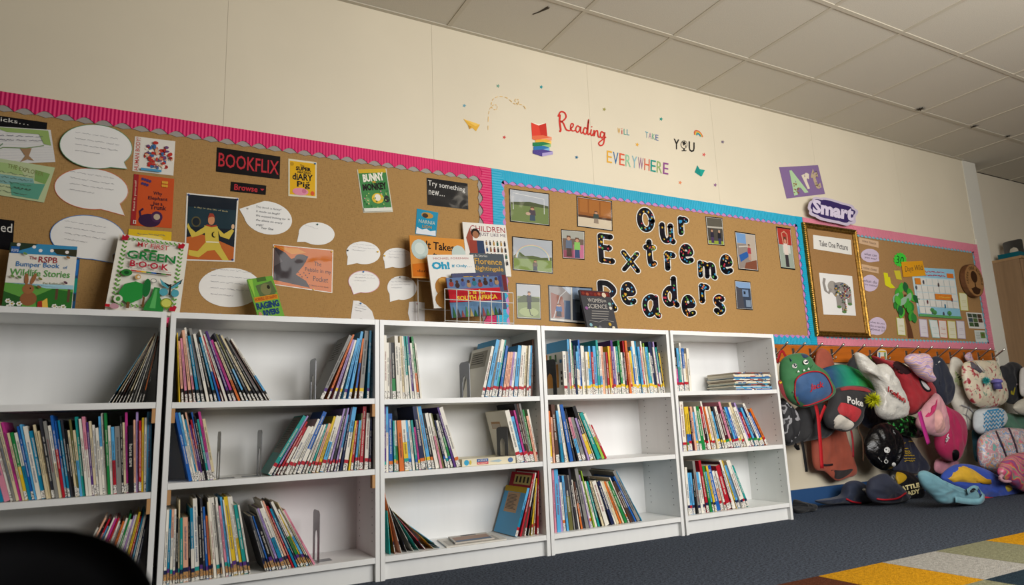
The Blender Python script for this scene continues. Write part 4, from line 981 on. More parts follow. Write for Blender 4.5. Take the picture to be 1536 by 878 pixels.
sheet_card('book_cover_poster', 'green comic book cover poster reading BUNNY vs MONKEY', 'poster', ((535.5, 254.5), (579.5, 253), (589.5, 318), (545, 319.5)), YP, 'c9c4b2', f, .25, 'gloss')
def f(A):
    A.rect(.02, .02, .98, .98, '1b1a1c').text('Try something', ((.03, .08), (.93, .15), (.93, .4), (.03, .34)), 'd8d5ce').text('new…', (.04, .44, .42, .62), 'd8d5ce')
sheet_card('title_strip', 'black laminated sign reading Try something new', 'sign', ((640, 266.5), (701.5, 275.5), (702.5, 314.5), (641, 307.5)), YP, '2a2a2c', f, .22, 'gloss')
def f(A):
    A.ell(.5, .2, .28, .12, 'b5863a').ell(.4, .22, .14, .09, '3a2a1c').text('NARNIA', (.12, .4, .9, .54), 'b9c3b4').text('LION', (.3, .6, .75, .72), 'a9853a', .02).poly([(.02, .98), (.05, .72), (.3, .8), (.5, .74), (.7, .82), (.95, .76), (.98, .98)], 'd5dbe0')
sheet_card('book_cover_poster', 'small blue fantasy book cover with a lion head', 'poster', ((625.5, 313), (657.5, 319), (654, 355), (623, 351)), YP, '1786a8', f, .22, 'gloss')
def f(A):
    A.rect(.015, .02, .985, .98, 'c56a25').poly([(.02, .05), (.2, .18), (.3, .32), (.48, .18), (.58, .22), (.5, .45), (.38, .68), (.55, .8), (.62, .95), (.02, .88)], '3a3234').poly([(.02, .1), (.16, .4), (.02, .55)], '52494a').ell(.45, .3, .1, .12, '4a4142', n=14)
    A.poly([(.1, .06), (.4, .05), (.55, .14), (.3, .2)], 'd08a34')
    A.text('The', (.68, .32, .8, .42), '2c1c18').text('Pebble in my', (.53, .48, .97, .6), '2c1c18').text('Pocket', (.67, .66, .92, .78), '2c1c18').text('A History of Our Earth', (.6, .87, .93, .91), '4a2c1c')
    for k in range(7): A.ell(.42+.03*k, .62+.05*(k % 3), .012, .014, '3a2a28', n=6)
r = sheet_card('book_cover_poster', 'orange and black landscape book cover poster about a pebble', 'poster', ((409.5, 366.5), (500, 375), (498.5, 440), (408, 427)), YP, 'd8cfc0', f, .3, 'gloss')
for q in ((411.5, 371), (497.5, 378), (470, 434.5)): pin(r, *q, YP, 'd9a92a')
# ================================================================== SECOND BOARD: PHOTOGRAPHS AND LETTERS
def person(A, s, t, h, body, legs='2c2f3c', skin='b58a70', hair='5a4030'):
    w_ = h*.34
    A.poly([(s-w_*.5, t), (s-w_*.42, t-h*.45), (s+w_*.42, t-h*.45), (s+w_*.5, t)], legs, 'figure').poly([(s-w_*.6, t-h*.4), (s-w_*.5, t-h*.78), (s+w_*.5, t-h*.78), (s+w_*.6, t-h*.4)], body, 'figure')
    A.ell(s, t-h*.88, w_*.34, h*.12, skin, 'figure', 10).poly([(s-w_*.36, t-h*.88), (s-w_*.3, t-h*1.0), (s+w_*.3, t-h*1.0), (s+w_*.36, t-h*.88), (s, t-h*.94)], hair, 'figure')
def photo(label, q, f, bg='141416', y=YP):
    def g(A): A.rect(.025, .03, .975, .97, 'c9c6c0', 'print'); f(A)
    sheet_card('photograph', label, 'photograph', q, y, bg, g, .3, 'gloss', 'photographs on the turquoise board', sheet='mount')
def f(A):
    A.rect(.03, .04, .97, .45, 'a9adb2').poly([(.03, .4), (.5, .33), (.97, .4), (.97, .5), (.03, .48)], '4a5236').rect(.03, .47, .97, .96, '6a7a48')
    A.line([(.09, .62), (.09, .12), (.86, .2), (.86, .66)], .014, 'd5d5d2', asp=.8); person(A, .56, .9, .42, '4a4048', '3a4a5a'); A.ell(.45, .7, .06, .05, 'b59a84', 'figure')
photo('photo of a child sitting before a goal on grass', ((763.3, 282.6), (824, 290.6), (824.6, 339.4), (765, 332.7)), f)
def f(A):
    A.rect(.03, .04, .97, .62, '8a5428').rect(.08, .08, .3, .5, '9c6330').rect(.34, .08, .62, .52, '9c6330').rect(.66, .08, .94, .54, '9c6330').rect(.03, .66, .97, .96, 'c3b49c').rect(.03, .6, .97, .67, '4a3020'); person(A, .53, .82, .4, '3a4440', '8a7a6a')
photo('photo of a child sitting before brown wooden cupboards', ((864.8, 293.8), (918, 301.8), (919, 347), (865.7, 340)), f)
def f(A):
    A.rect(.04, .04, .96, .96, '6a5a50').rect(.04, .04, .96, .3, '9a9a90').rect(.5, .5, .96, .96, 'b56a86').rect(.04, .7, .5, .96, '8a4a5a'); person(A, .3, .92, .72, '5f6a7c', '4a3a34'); person(A, .66, .95, .7, '7fb05c', '3a4a6a')
photo('photo of two children with raised arms', ((841.5, 344), (877, 347), (877, 390), (844, 388)), f)
def f(A):
    A.rect(.03, .04, .97, .62, 'a3a8ae').rect(.03, .56, .97, .96, '76884a').poly([(.03, .58), (.15, .42), (.3, .55), (.5, .52), (.7, .56), (.97, .52), (.97, .62), (.03, .64)], '55603c')
    for k, c in enumerate(('c3a09a', 'c9c09a', 'a0b8a4', '9aa8c0')): A.line([(.5+(.42-.012*k)*math.cos(math.pi*(1-i/12)), .62-(.42-.018*k)*math.sin(math.pi*(1-i/12))) for i in range(13)], .012, c, 'rainbow', .8)
    person(A, .55, .95, .3, '5a4a3c')
photo('photo of a rainbow over a green field', ((768, 354.4), (829, 360.8), (829.7, 411), (769, 405.4)), f)
def f(A):
    A.rect(.04, .04, .96, .4, 'a9acb0').rect(.04, .36, .96, .96, '7a855a').poly([(.04, .45), (.3, .33), (.96, .4), (.96, .5), (.04, .55)], '4c5538').ell(.5, .8, .4, .13, '95a070'); person(A, .52, .72, .5, '2c2c34', '26282e'); A.line([(.52, .72), (.56, .88), (.66, .9)], .03, '3a3a40', 'figure', 1.4)
photo('photo of a child with a scooter on a green mound', ((774, 424.6), (810.5, 427), (811.5, 479.8), (775.4, 478)), f)
def f(A):
    A.rect(.03, .03, .5, .92, '8f8a88').poly([(.03, .03), (.3, .03), (.5, .25), (.5, .03)], 'a9b3bf').poly([(.05, .2), (.3, .3), (.42, .85), (.05, .9)], '8a5f54').rect(.34, .4, .48, .9, '4a5a72').line([(.1, .9), (.25, .3), (.4, .12)], .02, 'b8b8b8')
    A.rect(.53, .03, .97, .92, '3c4350').rect(.53, .03, .97, .35, '6d7f96').rect(.6, .4, .8, .7, '566270').rect(.7, .5, .95, .85, '2a3038'); person(A, .22, .85, .35, '3a5a8a')
photo('pair of photos of dark buildings on one black sheet', ((822.3, 427.8), (888.7, 431.6), (889, 488), (824, 482)), f)
def f(A):
    A.rect(.05, .04, .95, .96, '4a4640').rect(.05, .04, .95, .38, '5a564c').rect(.05, .34, .95, .4, 'a9a498').rect(.05, .85, .95, .96, '8a9a3a'); person(A, .3, .93, .5, '2f2c3a', '4a3a5a'); person(A, .72, .95, .5, '26262c', '3a3a5a', hair='9a8a70')
photo('photo of two children side by side before dark windows', ((1058, 324.5), (1083.6, 327), (1087, 369), (1062, 367)), f)
def f(A):
    A.rect(.05, .04, .95, .96, 'b0a394').rect(.05, .04, .5, .3, '6f93bd').poly([(.05, .32), (.5, .3), (.7, .9), (.05, .96)], '8a7f78').poly([(.1, .62), (.5, .5), (.6, .62), (.15, .8)], '2f5a9a').poly([(.4, .8), (.95, .7), (.95, .96), (.3, .96)], '7a4a38').line([(.12, .4), (.55, .36), (.62, .6)], .04, 'b9b3a8'); person(A, .62, .72, .42, 'a0404a', 'b08a78')
photo('photo of a child climbing blue steps by a pale wall', ((1102, 346.8), (1132.8, 351.3), (1137.8, 407.6), (1107.7, 404.5)), f)
def f(A):
    A.rect(.05, .03, .95, .45, 'a5362f').rect(.05, .42, .95, .97, '96a093').rect(.3, .42, .8, .62, 'c3c3ba'); person(A, .5, .95, .72, 'd3c3b8', '3a3438', 'c08a70'); A.line([(.36, .4), (.3, .15), (.5, .1), (.68, .16), (.66, .4)], .07, 'c08a70', 'figure', 1.9)
photo('tall photo of a child with arms overhead on red ground', ((1164, 339.7), (1185.8, 342.9), (1193, 405.3), (1171.4, 402.6)), f)
def f(A):
    A.rect(.05, .04, .95, .96, '3a4352').rect(.05, .04, .95, .25, '7f9cc0').poly([(.05, .2), (.4, .3), (.5, .96), (.05, .96)], '4a4a50').rect(.42, .3, .8, .55, '6f86a5').rect(.5, .36, .62, .46, '2a3038').rect(.6, .66, .9, .9, '7a8a9c')
photo('photo of a bluish grey house front', ((1102, 420.7), (1125.5, 422.8), (1129.4, 465.5), (1105, 464)), f)
GAL = M('0e0e13', .35, 'galaxy'); STARC = ['c9a12c', '2f8ab8', 'b5354a', '4f9a4a', 'c97a2c', '2f8ab8', 'c9a12c']
LET = [('O', 968.5, 330, 26, 36.5, 'letter O that begins the word Our'), ('u', 1001, 350, 24, 31, 'letter u in the word Our'), ('r', 1024.7, 339, 17, 29, 'letter r in the word Our'),
       ('E', 909, 373, 25, 44, 'letter E that begins the word Extreme'), ('x', 946, 392.7, 27, 32, 'letter x in the word Extreme'), ('t', 975, 379.7, 19, 41, 'letter t in the word Extreme'), ('r', 1005, 392, 18, 30, 'letter r in the word Extreme'), ('e', 1029.8, 381, 21, 30, 'first small letter e in the word Extreme'), ('m', 1061, 405.3, 29, 26, 'letter m in the word Extreme'), ('e', 1089.5, 396.7, 19, 30, 'last letter e of the word Extreme'),
       ('R', 910.5, 444, 29, 44, 'letter R that begins the word Readers, half hidden'), ('e', 942.7, 440.5, 23, 35, 'first letter e in the word Readers'), ('a', 977, 459, 28, 35, 'letter a in the word Readers'), ('d', 1005.5, 437, 26, 47, 'letter d in the word Readers'), ('e', 1033, 459, 21, 33, 'second letter e in the word Readers'), ('r', 1056.5, 440.5, 17, 31, 'letter r in the word Readers'), ('s', 1079, 457.5, 18, 31, 'letter s that ends the word Readers')]
SKEL = {'O': [[(.5+.5*math.cos(2*math.pi*i/12), .5+.5*math.sin(2*math.pi*i/12)) for i in range(13)]],
        'u': [[(.05, .0), (.05, .6), (.22, .95), (.55, .98), (.8, .72)], [(.82, 0), (.82, .85), (1, 1)]], 'r': [[(.12, .02), (.12, 1)], [(.12, .4), (.3, .14), (.6, .03), (1, .1)]],
        'E': [[(.05, 0), (.05, 1)], [(.05, 0), (.95, 0)], [(.05, 1), (1, 1)], [(.05, .47), (.8, .47)]], 'x': [[(.0, 0), (1, 1)], [(1, 0), (0, 1)]], 't': [[(.45, 0), (.45, .75), (.62, 1), (1, .95)], [(0, .25), (1, .25)]],
        'e': [[(.08, .52), (.95, .45), (.85, .15), (.5, 0), (.15, .15), (0, .5), (.12, .85), (.5, 1), (1, .88)]],
        'm': [[(.03, 0), (.03, 1)], [(.03, .4), (.2, .05), (.42, .12), (.48, .4), (.48, 1)], [(.48, .4), (.65, .05), (.85, .12), (.9, .5), (.9, .9), (1, 1)]],
        'R': [[(.05, 1), (.05, .5), (.05, 0)], [(.05, 0), (.6, 0), (1, .25), (.65, .5), (.05, .52)], [(.5, .52), (1, 1)]],
        'a': [[(.82, .12), (.5, 0), (.1, .25), (.05, .7), (.3, 1), (.62, .85), (.82, .5)], [(.85, .02), (.85, .85), (1, 1)]], 'd': [[(.82, .55), (.5, .38), (.1, .58), (.08, .85), (.35, 1), (.68, .92), (.82, .72)], [(.82, 0), (.82, .88), (1, 1)]],
        's': [[(.95, .12), (.5, 0), (.08, .18), (.25, .42), (.75, .56), (.95, .8), (.5, 1), (.03, .88)]]}
for k, (ch, cx, cy, w_, h_, lab) in enumerate(LET):
    rd = random.Random(100+k)
    sl = 0.14; lean = 0.10
    def Q(mw, mh):
        a, b = w_/2+mw, h_/2+mh
        return tuple((cx+x-lean*0+(-y)*0.0+0.06*y, cy+y+sl*x) for x, y in ((-a, -b), (a, -b), (a, b), (-a, b)))
    base = at_y(cx, cy+h_/2, YP); r = empty('cutout_letter', base); tag(r, 'starry black cut-out '+lab, 'letter', 'starry letters on the turquoise board')
    q = Q(0, 0); wpx = 7.6 if ch not in 'mx' else 6.6
    ins = wpx/2
    def mp(u, v):
        u = (ins+u*(w_-2*ins))/w_; v = (ins+v*(h_-2*ins))/h_
        return ((q[0][0]*(1-u)+q[1][0]*u)*(1-v)+(q[3][0]*(1-u)+q[2][0]*u)*v, (q[0][1]*(1-u)+q[1][1]*u)*(1-v)+(q[3][1]*(1-u)+q[2][1]*u)*v)
    sk = [[mp(*p_) for p_ in (smooth(path, 6) if len(path) > 3 and ch not in 'E' else path)] for path in SKEL[ch]]
    def ribbon(mb, pts, wd, y, T, mat):
        n_ = len(pts); L2 = []
        for i in range(n_):
            a_, b_ = pts[max(i-1, 0)], pts[min(i+1, n_-1)]; dx, dy = b_[0]-a_[0], b_[1]-a_[1]; l_ = math.hypot(dx, dy) or 1
            L2.append(((pts[i][0]-dy/l_*wd/2, pts[i][1]+dx/l_*wd/2), (pts[i][0]+dy/l_*wd/2, pts[i][1]-dx/l_*wd/2)))
        vs_ = []
        for l2, r2 in L2:
            for pp in (l2, r2):
                p3 = at_y(*pp, y); vs_ += [p3, p3+Vector((0, T, 0))]
        mb.add(vs_, [(4*i, 4*i+2, 4*i+6, 4*i+4) for i in range(n_-1)]+[(4*i, 4*i+4, 4*i+5, 4*i+1) for i in range(n_-1)]+[(4*i+2, 4*i+3, 4*i+7, 4*i+6) for i in range(n_-1)], mat)
        for c_ in ((pts[0], pts[-1]) if ch not in 'E' else pts):   # round ends
            mb.prism([at_y(c_[0]+wd/2*math.cos(2*math.pi*j/14), c_[1]+wd/2*math.sin(2*math.pi*j/14), y) for j in range(14)], (0, T, 0), mat)
    me_, mf_ = MB(), MB()
    for j, pth in enumerate(sk):
        ribbon(me_, pth, wpx+2.8, YP-.0005-.00005*j, .0008, M('d5d2ca', .45)); ribbon(mf_, pth, wpx, YP-.0016-.00008*j, .0008, GAL)
    me_.build('white_edge', r); mf_.build('letter_face', r)
    mb = MB()
    for t_ in range(15):
        pth = rd.choice(sk); i = rd.randrange(len(pth)-1); u = rd.random()
        px_ = pth[i][0]+(pth[i+1][0]-pth[i][0])*u+rd.uniform(-.32, .32)*wpx; py_ = pth[i][1]+(pth[i+1][1]-pth[i][1])*u+rd.uniform(-.32, .32)*wpx
        p = at_y(px_, py_, YP-.0021); rr = rd.uniform(.006, .011); ro = rd.uniform(0, 1)
        mb.add([Vector((p.x+(rr if i % 2 == 0 else rr*.42)*math.sin(ro+math.pi*i/5), YP-.0021-.00003*t_, p.z+(rr if i % 2 == 0 else rr*.42)*math.cos(ro+math.pi*i/5))) for i in range(10)], [list(range(10))], M(rd.choice(STARC), .35))
    mb.build('star_print', r)
# ================================================================== ART CARDS, FRAME AND THIRD BOARD
def f(A):
    A.text('A', ((.1, .14), (.42, .1), (.58, .88), (.2, .94)), 'a9c79a', .05).text('r', ((.5, .3), (.7, .2), (.72, .74), (.58, .78)), 'd9cdb8', .05).text('t', ((.72, .12), (.93, .1), (.95, .8), (.76, .84)), 'b5a184', .03)
    rd = random.Random(3)
    for k in range(16): A.ell(rd.uniform(.22, .36), rd.uniform(.55, .9), .018, .02, '8a5f3a', n=7)
    for k in range(16): A.ell(rd.uniform(.8, .92), rd.uniform(.2, .8), .015, .02, rd.choice(['8a6a9a', '7a6a4a']), n=7)
sheet_card('word_card', 'purple card with the pale collage word Art', 'sign', ((1168.7, 251), (1227, 247.7), (1237.6, 291), (1180, 298)), -.002, '7f6690', f)
def cloud(cx, cy, rx, ry, rot, amp, n=64, k=9):
    o = []
    for i in range(n):
        a = 2*math.pi*i/n; e = 1+amp*abs(math.sin(k*a/2))
        sx = abs(math.cos(a))**.6*math.copysign(1, math.cos(a)); sy = abs(math.sin(a))**.6*math.copysign(1, math.sin(a))
        x, y = rx*sx*e, ry*sy*e; o.append((cx+x*math.cos(rot)-y*math.sin(rot), cy+x*math.sin(rot)+y*math.cos(rot)))
    return o
def f(A):
    A.poly(cloud(1249.5, 316.5, 31, 12.5, .25, .1), '35265a', 'dark_cloud')
    A.text('Smart', ((1219, 298.5), (1281, 311), (1280, 332.5), (1219, 319)), 'cfc3d6', .05)
px_card('word_card', 'cloud shaped card with the word Smart on dark purple', 'sign', cloud(1249.5, 317, 35, 16, .25, .09), -.050, 'bfb3c4', f, thick=.003)
# gilded frame
FQ = [at_y(*q, -.03) for q in ((1204.7, 333), (1285, 346.5), (1302.6, 508), (1222.4, 503.7))]
fx0, fx1 = (FQ[0].x+FQ[3].x)/2, (FQ[1].x+FQ[2].x)/2; fz0, fz1 = (FQ[2].z+FQ[3].z)/2, (FQ[0].z+FQ[1].z)/2
r = empty('framed_display', ((fx0+fx1)/2, -.02, fz0)); tag(r, 'gilded wooden picture frame with hessian backing on the pink board', 'picture frame')
GOLD = M('9c7430', .36, 'gold'); y1, y0 = -.0200, -.045; bw = .038
def fmember(x0, z0, x1, z1, a, b):   # mitred moulding bar
    mb = MB()
    prof = [(0, 0, y1), (0, 0, y0+.006), (.25, 0, y0), (.5, 0, y0+.006), (.8, 0, y0+.004), (1, 0, y0+.014), (1, 0, y1)]
    d = Vector((x1-x0, 0, z1-z0)); L_ = d.length; d /= L_; n_ = Vector((a, 0, b))
    vs = []
    for (q, _z, yy) in prof: vs.append(Vector((x0, 0, z0))+n_*bw*q+d*bw*q+Vector((0, yy, 0)))
    for (q, _z, yy) in prof: vs.append(Vector((x1, 0, z1))+n_*bw*q-d*bw*q+Vector((0, yy, 0)))
    k = len(prof); mb.add(vs, [(i, (i+1) % k, k+(i+1) % k, k+i) for i in range(k)]+[list(range(k)), list(range(2*k-1, k-1, -1))], GOLD); return mb.build('frame_bar', r)
fmember(fx0, fz0, fx1, fz0, 0, 1); fmember(fx1, fz1, fx0, fz1, 0, -1); fmember(fx0, fz1, fx0, fz0, 1, 0); fmember(fx1, fz0, fx1, fz1, -1, 0)
MB().box((fx0+bw*.6, -.0245, fz0+bw*.6), (fx1-bw*.6, -.0202, fz1-bw*.6), M('8f6c44', .95, 'hessian')).build('backing', r)
bd = MB()
for k in range(54):
    z_ = fz0+.02+(fz1-fz0-.04)*k/53
    for x_ in (fx0+.003, fx1-.003): bd.tube([(x_-.004, y0+.006, z_), (x_+.004, y0+.006, z_)], .006, GOLD, 5)
bd.build('beading', r)['kind'] = 'stuff'
sheet_card('label_card', 'white card reading Take One Picture inside the gilded frame', 'sign', ((1219.6, 352.5), (1276.4, 360), (1277.8, 382.6), (1220.6, 373.5)), -.0262, 'dbd8d0', lambda A: A.text('Take One Picture', ((.14, .33), (.9, .33), (.9, .75), (.14, .72)), '4a4648', .012))
def f(A):
    G = '8d8781'
    A.ell(.62, .4, .3, .22, G, 'elephant').ell(.36, .32, .15, .15, '9a948c', 'elephant').poly([(.4, .2), (.56, .26), (.52, .5), (.4, .42)], '7f7a76', 'elephant')
    A.line([(.3, .36), (.22, .48), (.13, .42), (.1, .24), (.14, .12)], .075, G, 'elephant', 1.2)
    for x, b in ((.5, .8), (.64, .92), (.84, .72)): A.poly([(x-.075, .45), (x+.075, .45), (x+.065, b), (x-.065, b)], G, 'elephant').ell(x, b, .07, .035, '5a7a4a', 'elephant')
    rd = random.Random(8)
    for k in range(60):
        a = rd.uniform(0, 6.28); q = rd.uniform(0, 1)**.5; A.ell(.64+.27*q*math.cos(a), .42+.2*q*math.sin(a), rd.uniform(.012, .03), rd.uniform(.012, .028), rd.choice(['9a3a34', '3f6a4a', 'c39a3c', '38506f', 'd8d2c4', '6a3f5a', '2c2a2c']), 'patterns', 7)
    for k in range(16): A.ell(rd.uniform(.58, .7), rd.uniform(.6, .88), .015, .015, rd.choice(['9a3a34', '3f6a4a', 'c39a3c']), 'patterns', 7)
sheet_card('picture', 'white sheet with a colourfully patterned elephant inside the gilded frame', 'picture', ((1228.7, 409.4), (1278.2, 414.3), (1284, 473.7), (1235.5, 472)), -.0262, 'dedcd8', f)
G3 = 'notes on the light pink board'
def tx(rows, q, c='4a4350'):
    def f(A):
        n = len(rows)
        for k, s in enumerate(rows):
            a, b = (k+.12)/n, (k+.86)/n
            lerp = lambda p, r_, t: (p[0]+(r_[0]-p[0])*t, p[1]+(r_[1]-p[1])*t)
            A.text(s, (lerp(q[0], q[3], a), lerp(q[1], q[2], a), lerp(q[1], q[2], b), lerp(q[0], q[3], b)), c, 0, .1, 'handwriting')
    return f
sheet_card('note', 'peach strip with handwritten words step back', 'note', ((1288.8, 356), (1317.7, 362.5), (1318, 372), (1288.8, 365)), YP, 'cba987', lambda A: A.text('step back', (.15, .25, .88, .75), '6a5444', part='handwriting'), group=G3)
sheet_card('note', 'peach strip with handwritten words come closer', 'note', ((1292, 396), (1318, 401.5), (1318, 410.5), (1293, 405.5)), YP, 'cba987', lambda A: A.text('come closer', (.1, .25, .9, .75), '6a5444', part='handwriting'), group=G3)
bubble('lilac speech bubble asking What can you see', 1305, 383.5, 13.5, 10, (1319, 392), 'c9b8cc', art=tx(['what can', 'you see?'], ((1296, 378), (1315, 381), (1315, 392), (1297, 389))), group=G3, tw=.4)
bubble('lilac speech bubble asking What do you notice', 1305, 425, 12.5, 12.5, (1318, 420), 'c9b8cc', art=tx(['what do', 'you notice?'], ((1294.5, 418), (1315, 421), (1316.5, 433), (1295, 429))), group=G3, tw=.4)
bubble('lilac speech bubble low beside the gilded frame', 1316, 489.5, 13.5, 13.5, (1304.5, 502), 'c9b8cc', art=tx(['what do you', 'like or not like', 'about it?'], ((1305, 481), (1327, 484), (1327.5, 499), (1306, 496))), group=G3, tw=.4)
st = [(1350.2+(10.2 if i % 2 else 8.4)*math.cos(2*math.pi*i/28), 389.6+(11 if i % 2 else 9.2)*math.sin(2*math.pi*i/28)) for i in range(28)]
px_card('number_star', 'bright green spiky paper star with the number 30', 'sign', st, YP-.002, '3fc13a', lambda A: A.text('30', ((1344, 383), (1356, 386), (1355, 397), (1344.5, 395)), '1f4a24', 0, .1), thick=.001)
sheet_card('title_card', 'orange card handwritten Days Wild above the calendar', 'sign', ((1352, 393), (1383.8, 391.5), (1389, 413.6), (1355, 416)), YP-.004, 'd4951c', lambda A: A.text('Days Wild', ((.12, .3), (.93, .25), (.93, .72), (.12, .78)), '4f4030', 0, .1, 'handwriting'))
px_card('paper_scrap', 'yellow paper scrap beside the green star', 'paper', [(1341, 406), (1350, 406), (1353, 420), (1345, 419)], YP, 'c9bb34', None)
px_card('paper_scrap', 'bent yellow paper arrow left of the paper tree', 'paper', [(1325.5, 409), (1331.5, 410), (1332.5, 416), (1335, 416), (1336.5, 425), (1343, 432), (1336, 432.5), (1328, 428), (1326.5, 418)], YP, 'd2cc22', None)
# paper tree
b = at_y(1365, 507, YP); r = empty('paper_tree', b); tag(r, 'paper collage tree with green leaves and a brown trunk', 'decoration')
MB().prism([at_y(x, y, YP) for x, y in ((1362, 507.5), (1360.5, 490), (1358, 478), (1355, 466), (1352, 458), (1354, 456), (1357, 461), (1356, 442), (1359.5, 442), (1360, 462), (1363, 458), (1368, 465), (1363, 469), (1364, 482), (1368, 495), (1370.5, 507.5))], (0, .001, 0), M('5a3722', .7)).build('trunk', r)
rd = random.Random(4); lf = [(1347, 438, .4), (1352, 432, .1), (1358.5, 431, -.2), (1344, 447, .5), (1351, 446, .2), (1345, 456, .3), (1365, 440, -.3), (1368, 446, -.6), (1375, 449, -.7), (1363, 447, .4), (1360, 455, .3), (1367, 460, -.3), (1349, 461, .1), (1353, 470, .3), (1351, 466, -.1), (1355, 452, .6), (1367, 474, .2), (1371, 477, -.3), (1364, 462, .1), (1347, 451, -.4)]
for k, (x, y, ro) in enumerate(lf):
    c = ['3f9a34', '4fae3a', '235c34', '8fae94', '3f9a34', '2f7a34'][k % 6]; l, w_ = 8.5, 4.3
    o = [(l*math.sin(math.pi*i/6-math.pi/2) if False else -l+2*l*i/6, w_*math.sin(math.pi*i/6)**.8) for i in range(7)]+[(l-2*l*i/6, -w_*math.sin(math.pi*i/6)**.8) for i in range(1, 6)]
    a = math.pi/2+ro
    MB().prism([at_y(x+p*math.cos(a)-q*math.sin(a), y+p*math.sin(a)+q*math.cos(a), YP-.0014-.0004*k) for p, q in o], (0, .0004, 0), M(c, .6)).build('leaf', r)
def f(A):
    A.rect(0, 0, 1, .2, '8fbcd0').scrib(.3, .06, .75, .1, 'b03a4a', 40, .016, 71).scrib(.28, .13, .76, .17, 'b03a4a', 40, .016, 72).rect(.8, .09, .96, .18, 'cf6f24').rect(0, .8, 1, .99, '86b8cc')
    for j in range(5):
        for i in range(7):
            if (j == 2 and i in (3, 4, 5)) or (j == 4 and i > 1): continue
            if j == 0 and i == 0: continue
            s0 = .035+.134*i; t0 = .225+.148*j*.98; A.rect(s0, t0, s0+.126, t0+.13, 'd5d3cb', 'day_box')
    A.rect(.035, .225, .16, .355, 'cf7f2c').rect(.44, .52, .84, .64, 'cf7a2a').scrib(.52, .57, .78, .6, 'd9b04a', 24, .012, 73)
    for s, t, c in ((.22, .3, '4a4a54'), (.56, .34, '4a3a3c'), (.04, .42, '5a5a60'), (.83, .62, '7a3a3c'), (.24, .7, '6a3a3c'), (.64, .76, '2f6f8a'), (.58, .92, '4a4458')): A.ell(s, t, .018, .045, c, n=8)
    for s, t in ((.32, .86), (.37, .9), (.72, .9)): A.ell(s, t, .05, .045, '4a8a4c', n=10).rect(s-.006, t, s+.006, t+.08, '4a3a2a')
    A.rect(.0, .95, 1, 1, '5a9a5c')
sheet_card('calendar', 'pale blue wildlife activity calendar chart under the orange card', 'calendar', ((1366, 400.5), (1430.8, 404.5), (1441.4, 479), (1377.8, 474.7)), YP-.001, 'bcd3d8', f)
for k, (cx, cy, c, e, lab) in enumerate(((1351.5, 490, 'd5d2bd', 'a8a63c', 'left of the paper trunk, yellow edged'), (1385.5, 492.5, 'd2ccd2', 'b09ab0', 'first right of the paper trunk, lilac edged'), (1402, 493.5, 'd3d8d4', '9ac0b8', 'tilted, pale mint edged'), (1414.5, 494, 'd8d0c8', 'c4603c', 'orange edged'), (1428, 495, 'd5d2b8', 'b8b03c', 'lime edged, below the calendar'), (1441.5, 495, 'd2ccd0', 'a898a8', 'mauve edged, last of the row'), (1445.5, 453, 'd8d6b4', 'b5b04a', 'yellow edged, below the round plaque'))):
    tl = .1 if k != 2 else .2; sx = 6.2; sy = 13.5
    q = tuple((cx+x+y*tl, cy+y+x*.08) for x, y in ((-sx, -sy), (sx, -sy), (sx, sy), (-sx, sy)))
    def f(A, c=c, e=e):
        A.rect(.07, .035, .93, .965, c, 'print').scrib(.25, .42, .75, .45, e, 16, .03, k, asp=2, part='print').scrib(.25, .5, .75, .53, e, 16, .03, k+9, asp=2, part='print').scrib(.2, .74, .8, .77, e, 16, .03, k+19, asp=2, part='print')
    sheet_card('activity_card', 'narrow paper card '+lab, 'card', q, YP-.0015, e, f, group=G3)
def f(A):
    cs = ['3f4a3c', '3a4a34', '4a3a2c', '3c4a50', '52683c', '5a4030', '3f5a34', '34442c']
    for k in range(8): i, j = k % 3, k//3; A.rect(.06+.3*i, .07+.28*j, .33+.3*i, .32+.28*j, cs[k])
sheet_card('photo_sheet', 'white sheet with a grid of eight small garden photos', 'photograph', ((1449, 468.4), (1473, 470), (1477.7, 494), (1453.7, 492.5)), YP, 'd2cfc8', f)
def f(A):
    A.rect(.5, .15, .92, .65, '5a7a3a').rect(.6, .3, .8, .45, '6a5a34')
    for k in range(5): A.scrib(.08, .15+.13*k, .42, .19+.13*k, '8a8a86', 14, .03, k, part='print')
sheet_card('leaflet', 'small white leaflet with a green picture in the corner', 'leaflet', ((1461.5, 495.5), (1477.4, 496), (1481, 513.8), (1464.3, 514.3)), YP-.001, 'c8cdc6', f)
# round wooden plaque cut from a log
c = at_y(1456.5, 421.8, -.03); c2 = at_y(1458.5, 422, -.05)
r = empty('wooden_plaque', (c.x, -.012, c.z-.145)); tag(r, 'round wooden log slice plaque with a burnt tree emblem', 'plaque')
W1, W2 = M('6a4326', .6, 'wood'), M('9a6f42', .55, 'wood')
RP = .14; n = 40
ring = lambda R_, y_: [Vector((c.x+R_*math.cos(2*math.pi*i/n), y_, c.z+R_*math.sin(2*math.pi*i/n))) for i in range(n)]
MB().prism(ring(RP, -.056), (0, .036, 0), W1).build('bark', r); MB().prism(ring(RP*.95, -.0585), (0, .0025, 0), W2).build('face', r)
A = Art(lambda s, t, off: Vector((c.x+RP*s, -.0585-off, c.z-RP*t)), .6)
BR = '38200f'
A.ell(0, -.22, .34, .36, BR, 'emblem').rect(-.06, .1, .06, .42, BR, 'emblem').poly([(-.5, .52), (0, .38), (.5, .52), (.3, .8), (0, .86), (-.3, .8)], BR, 'emblem')
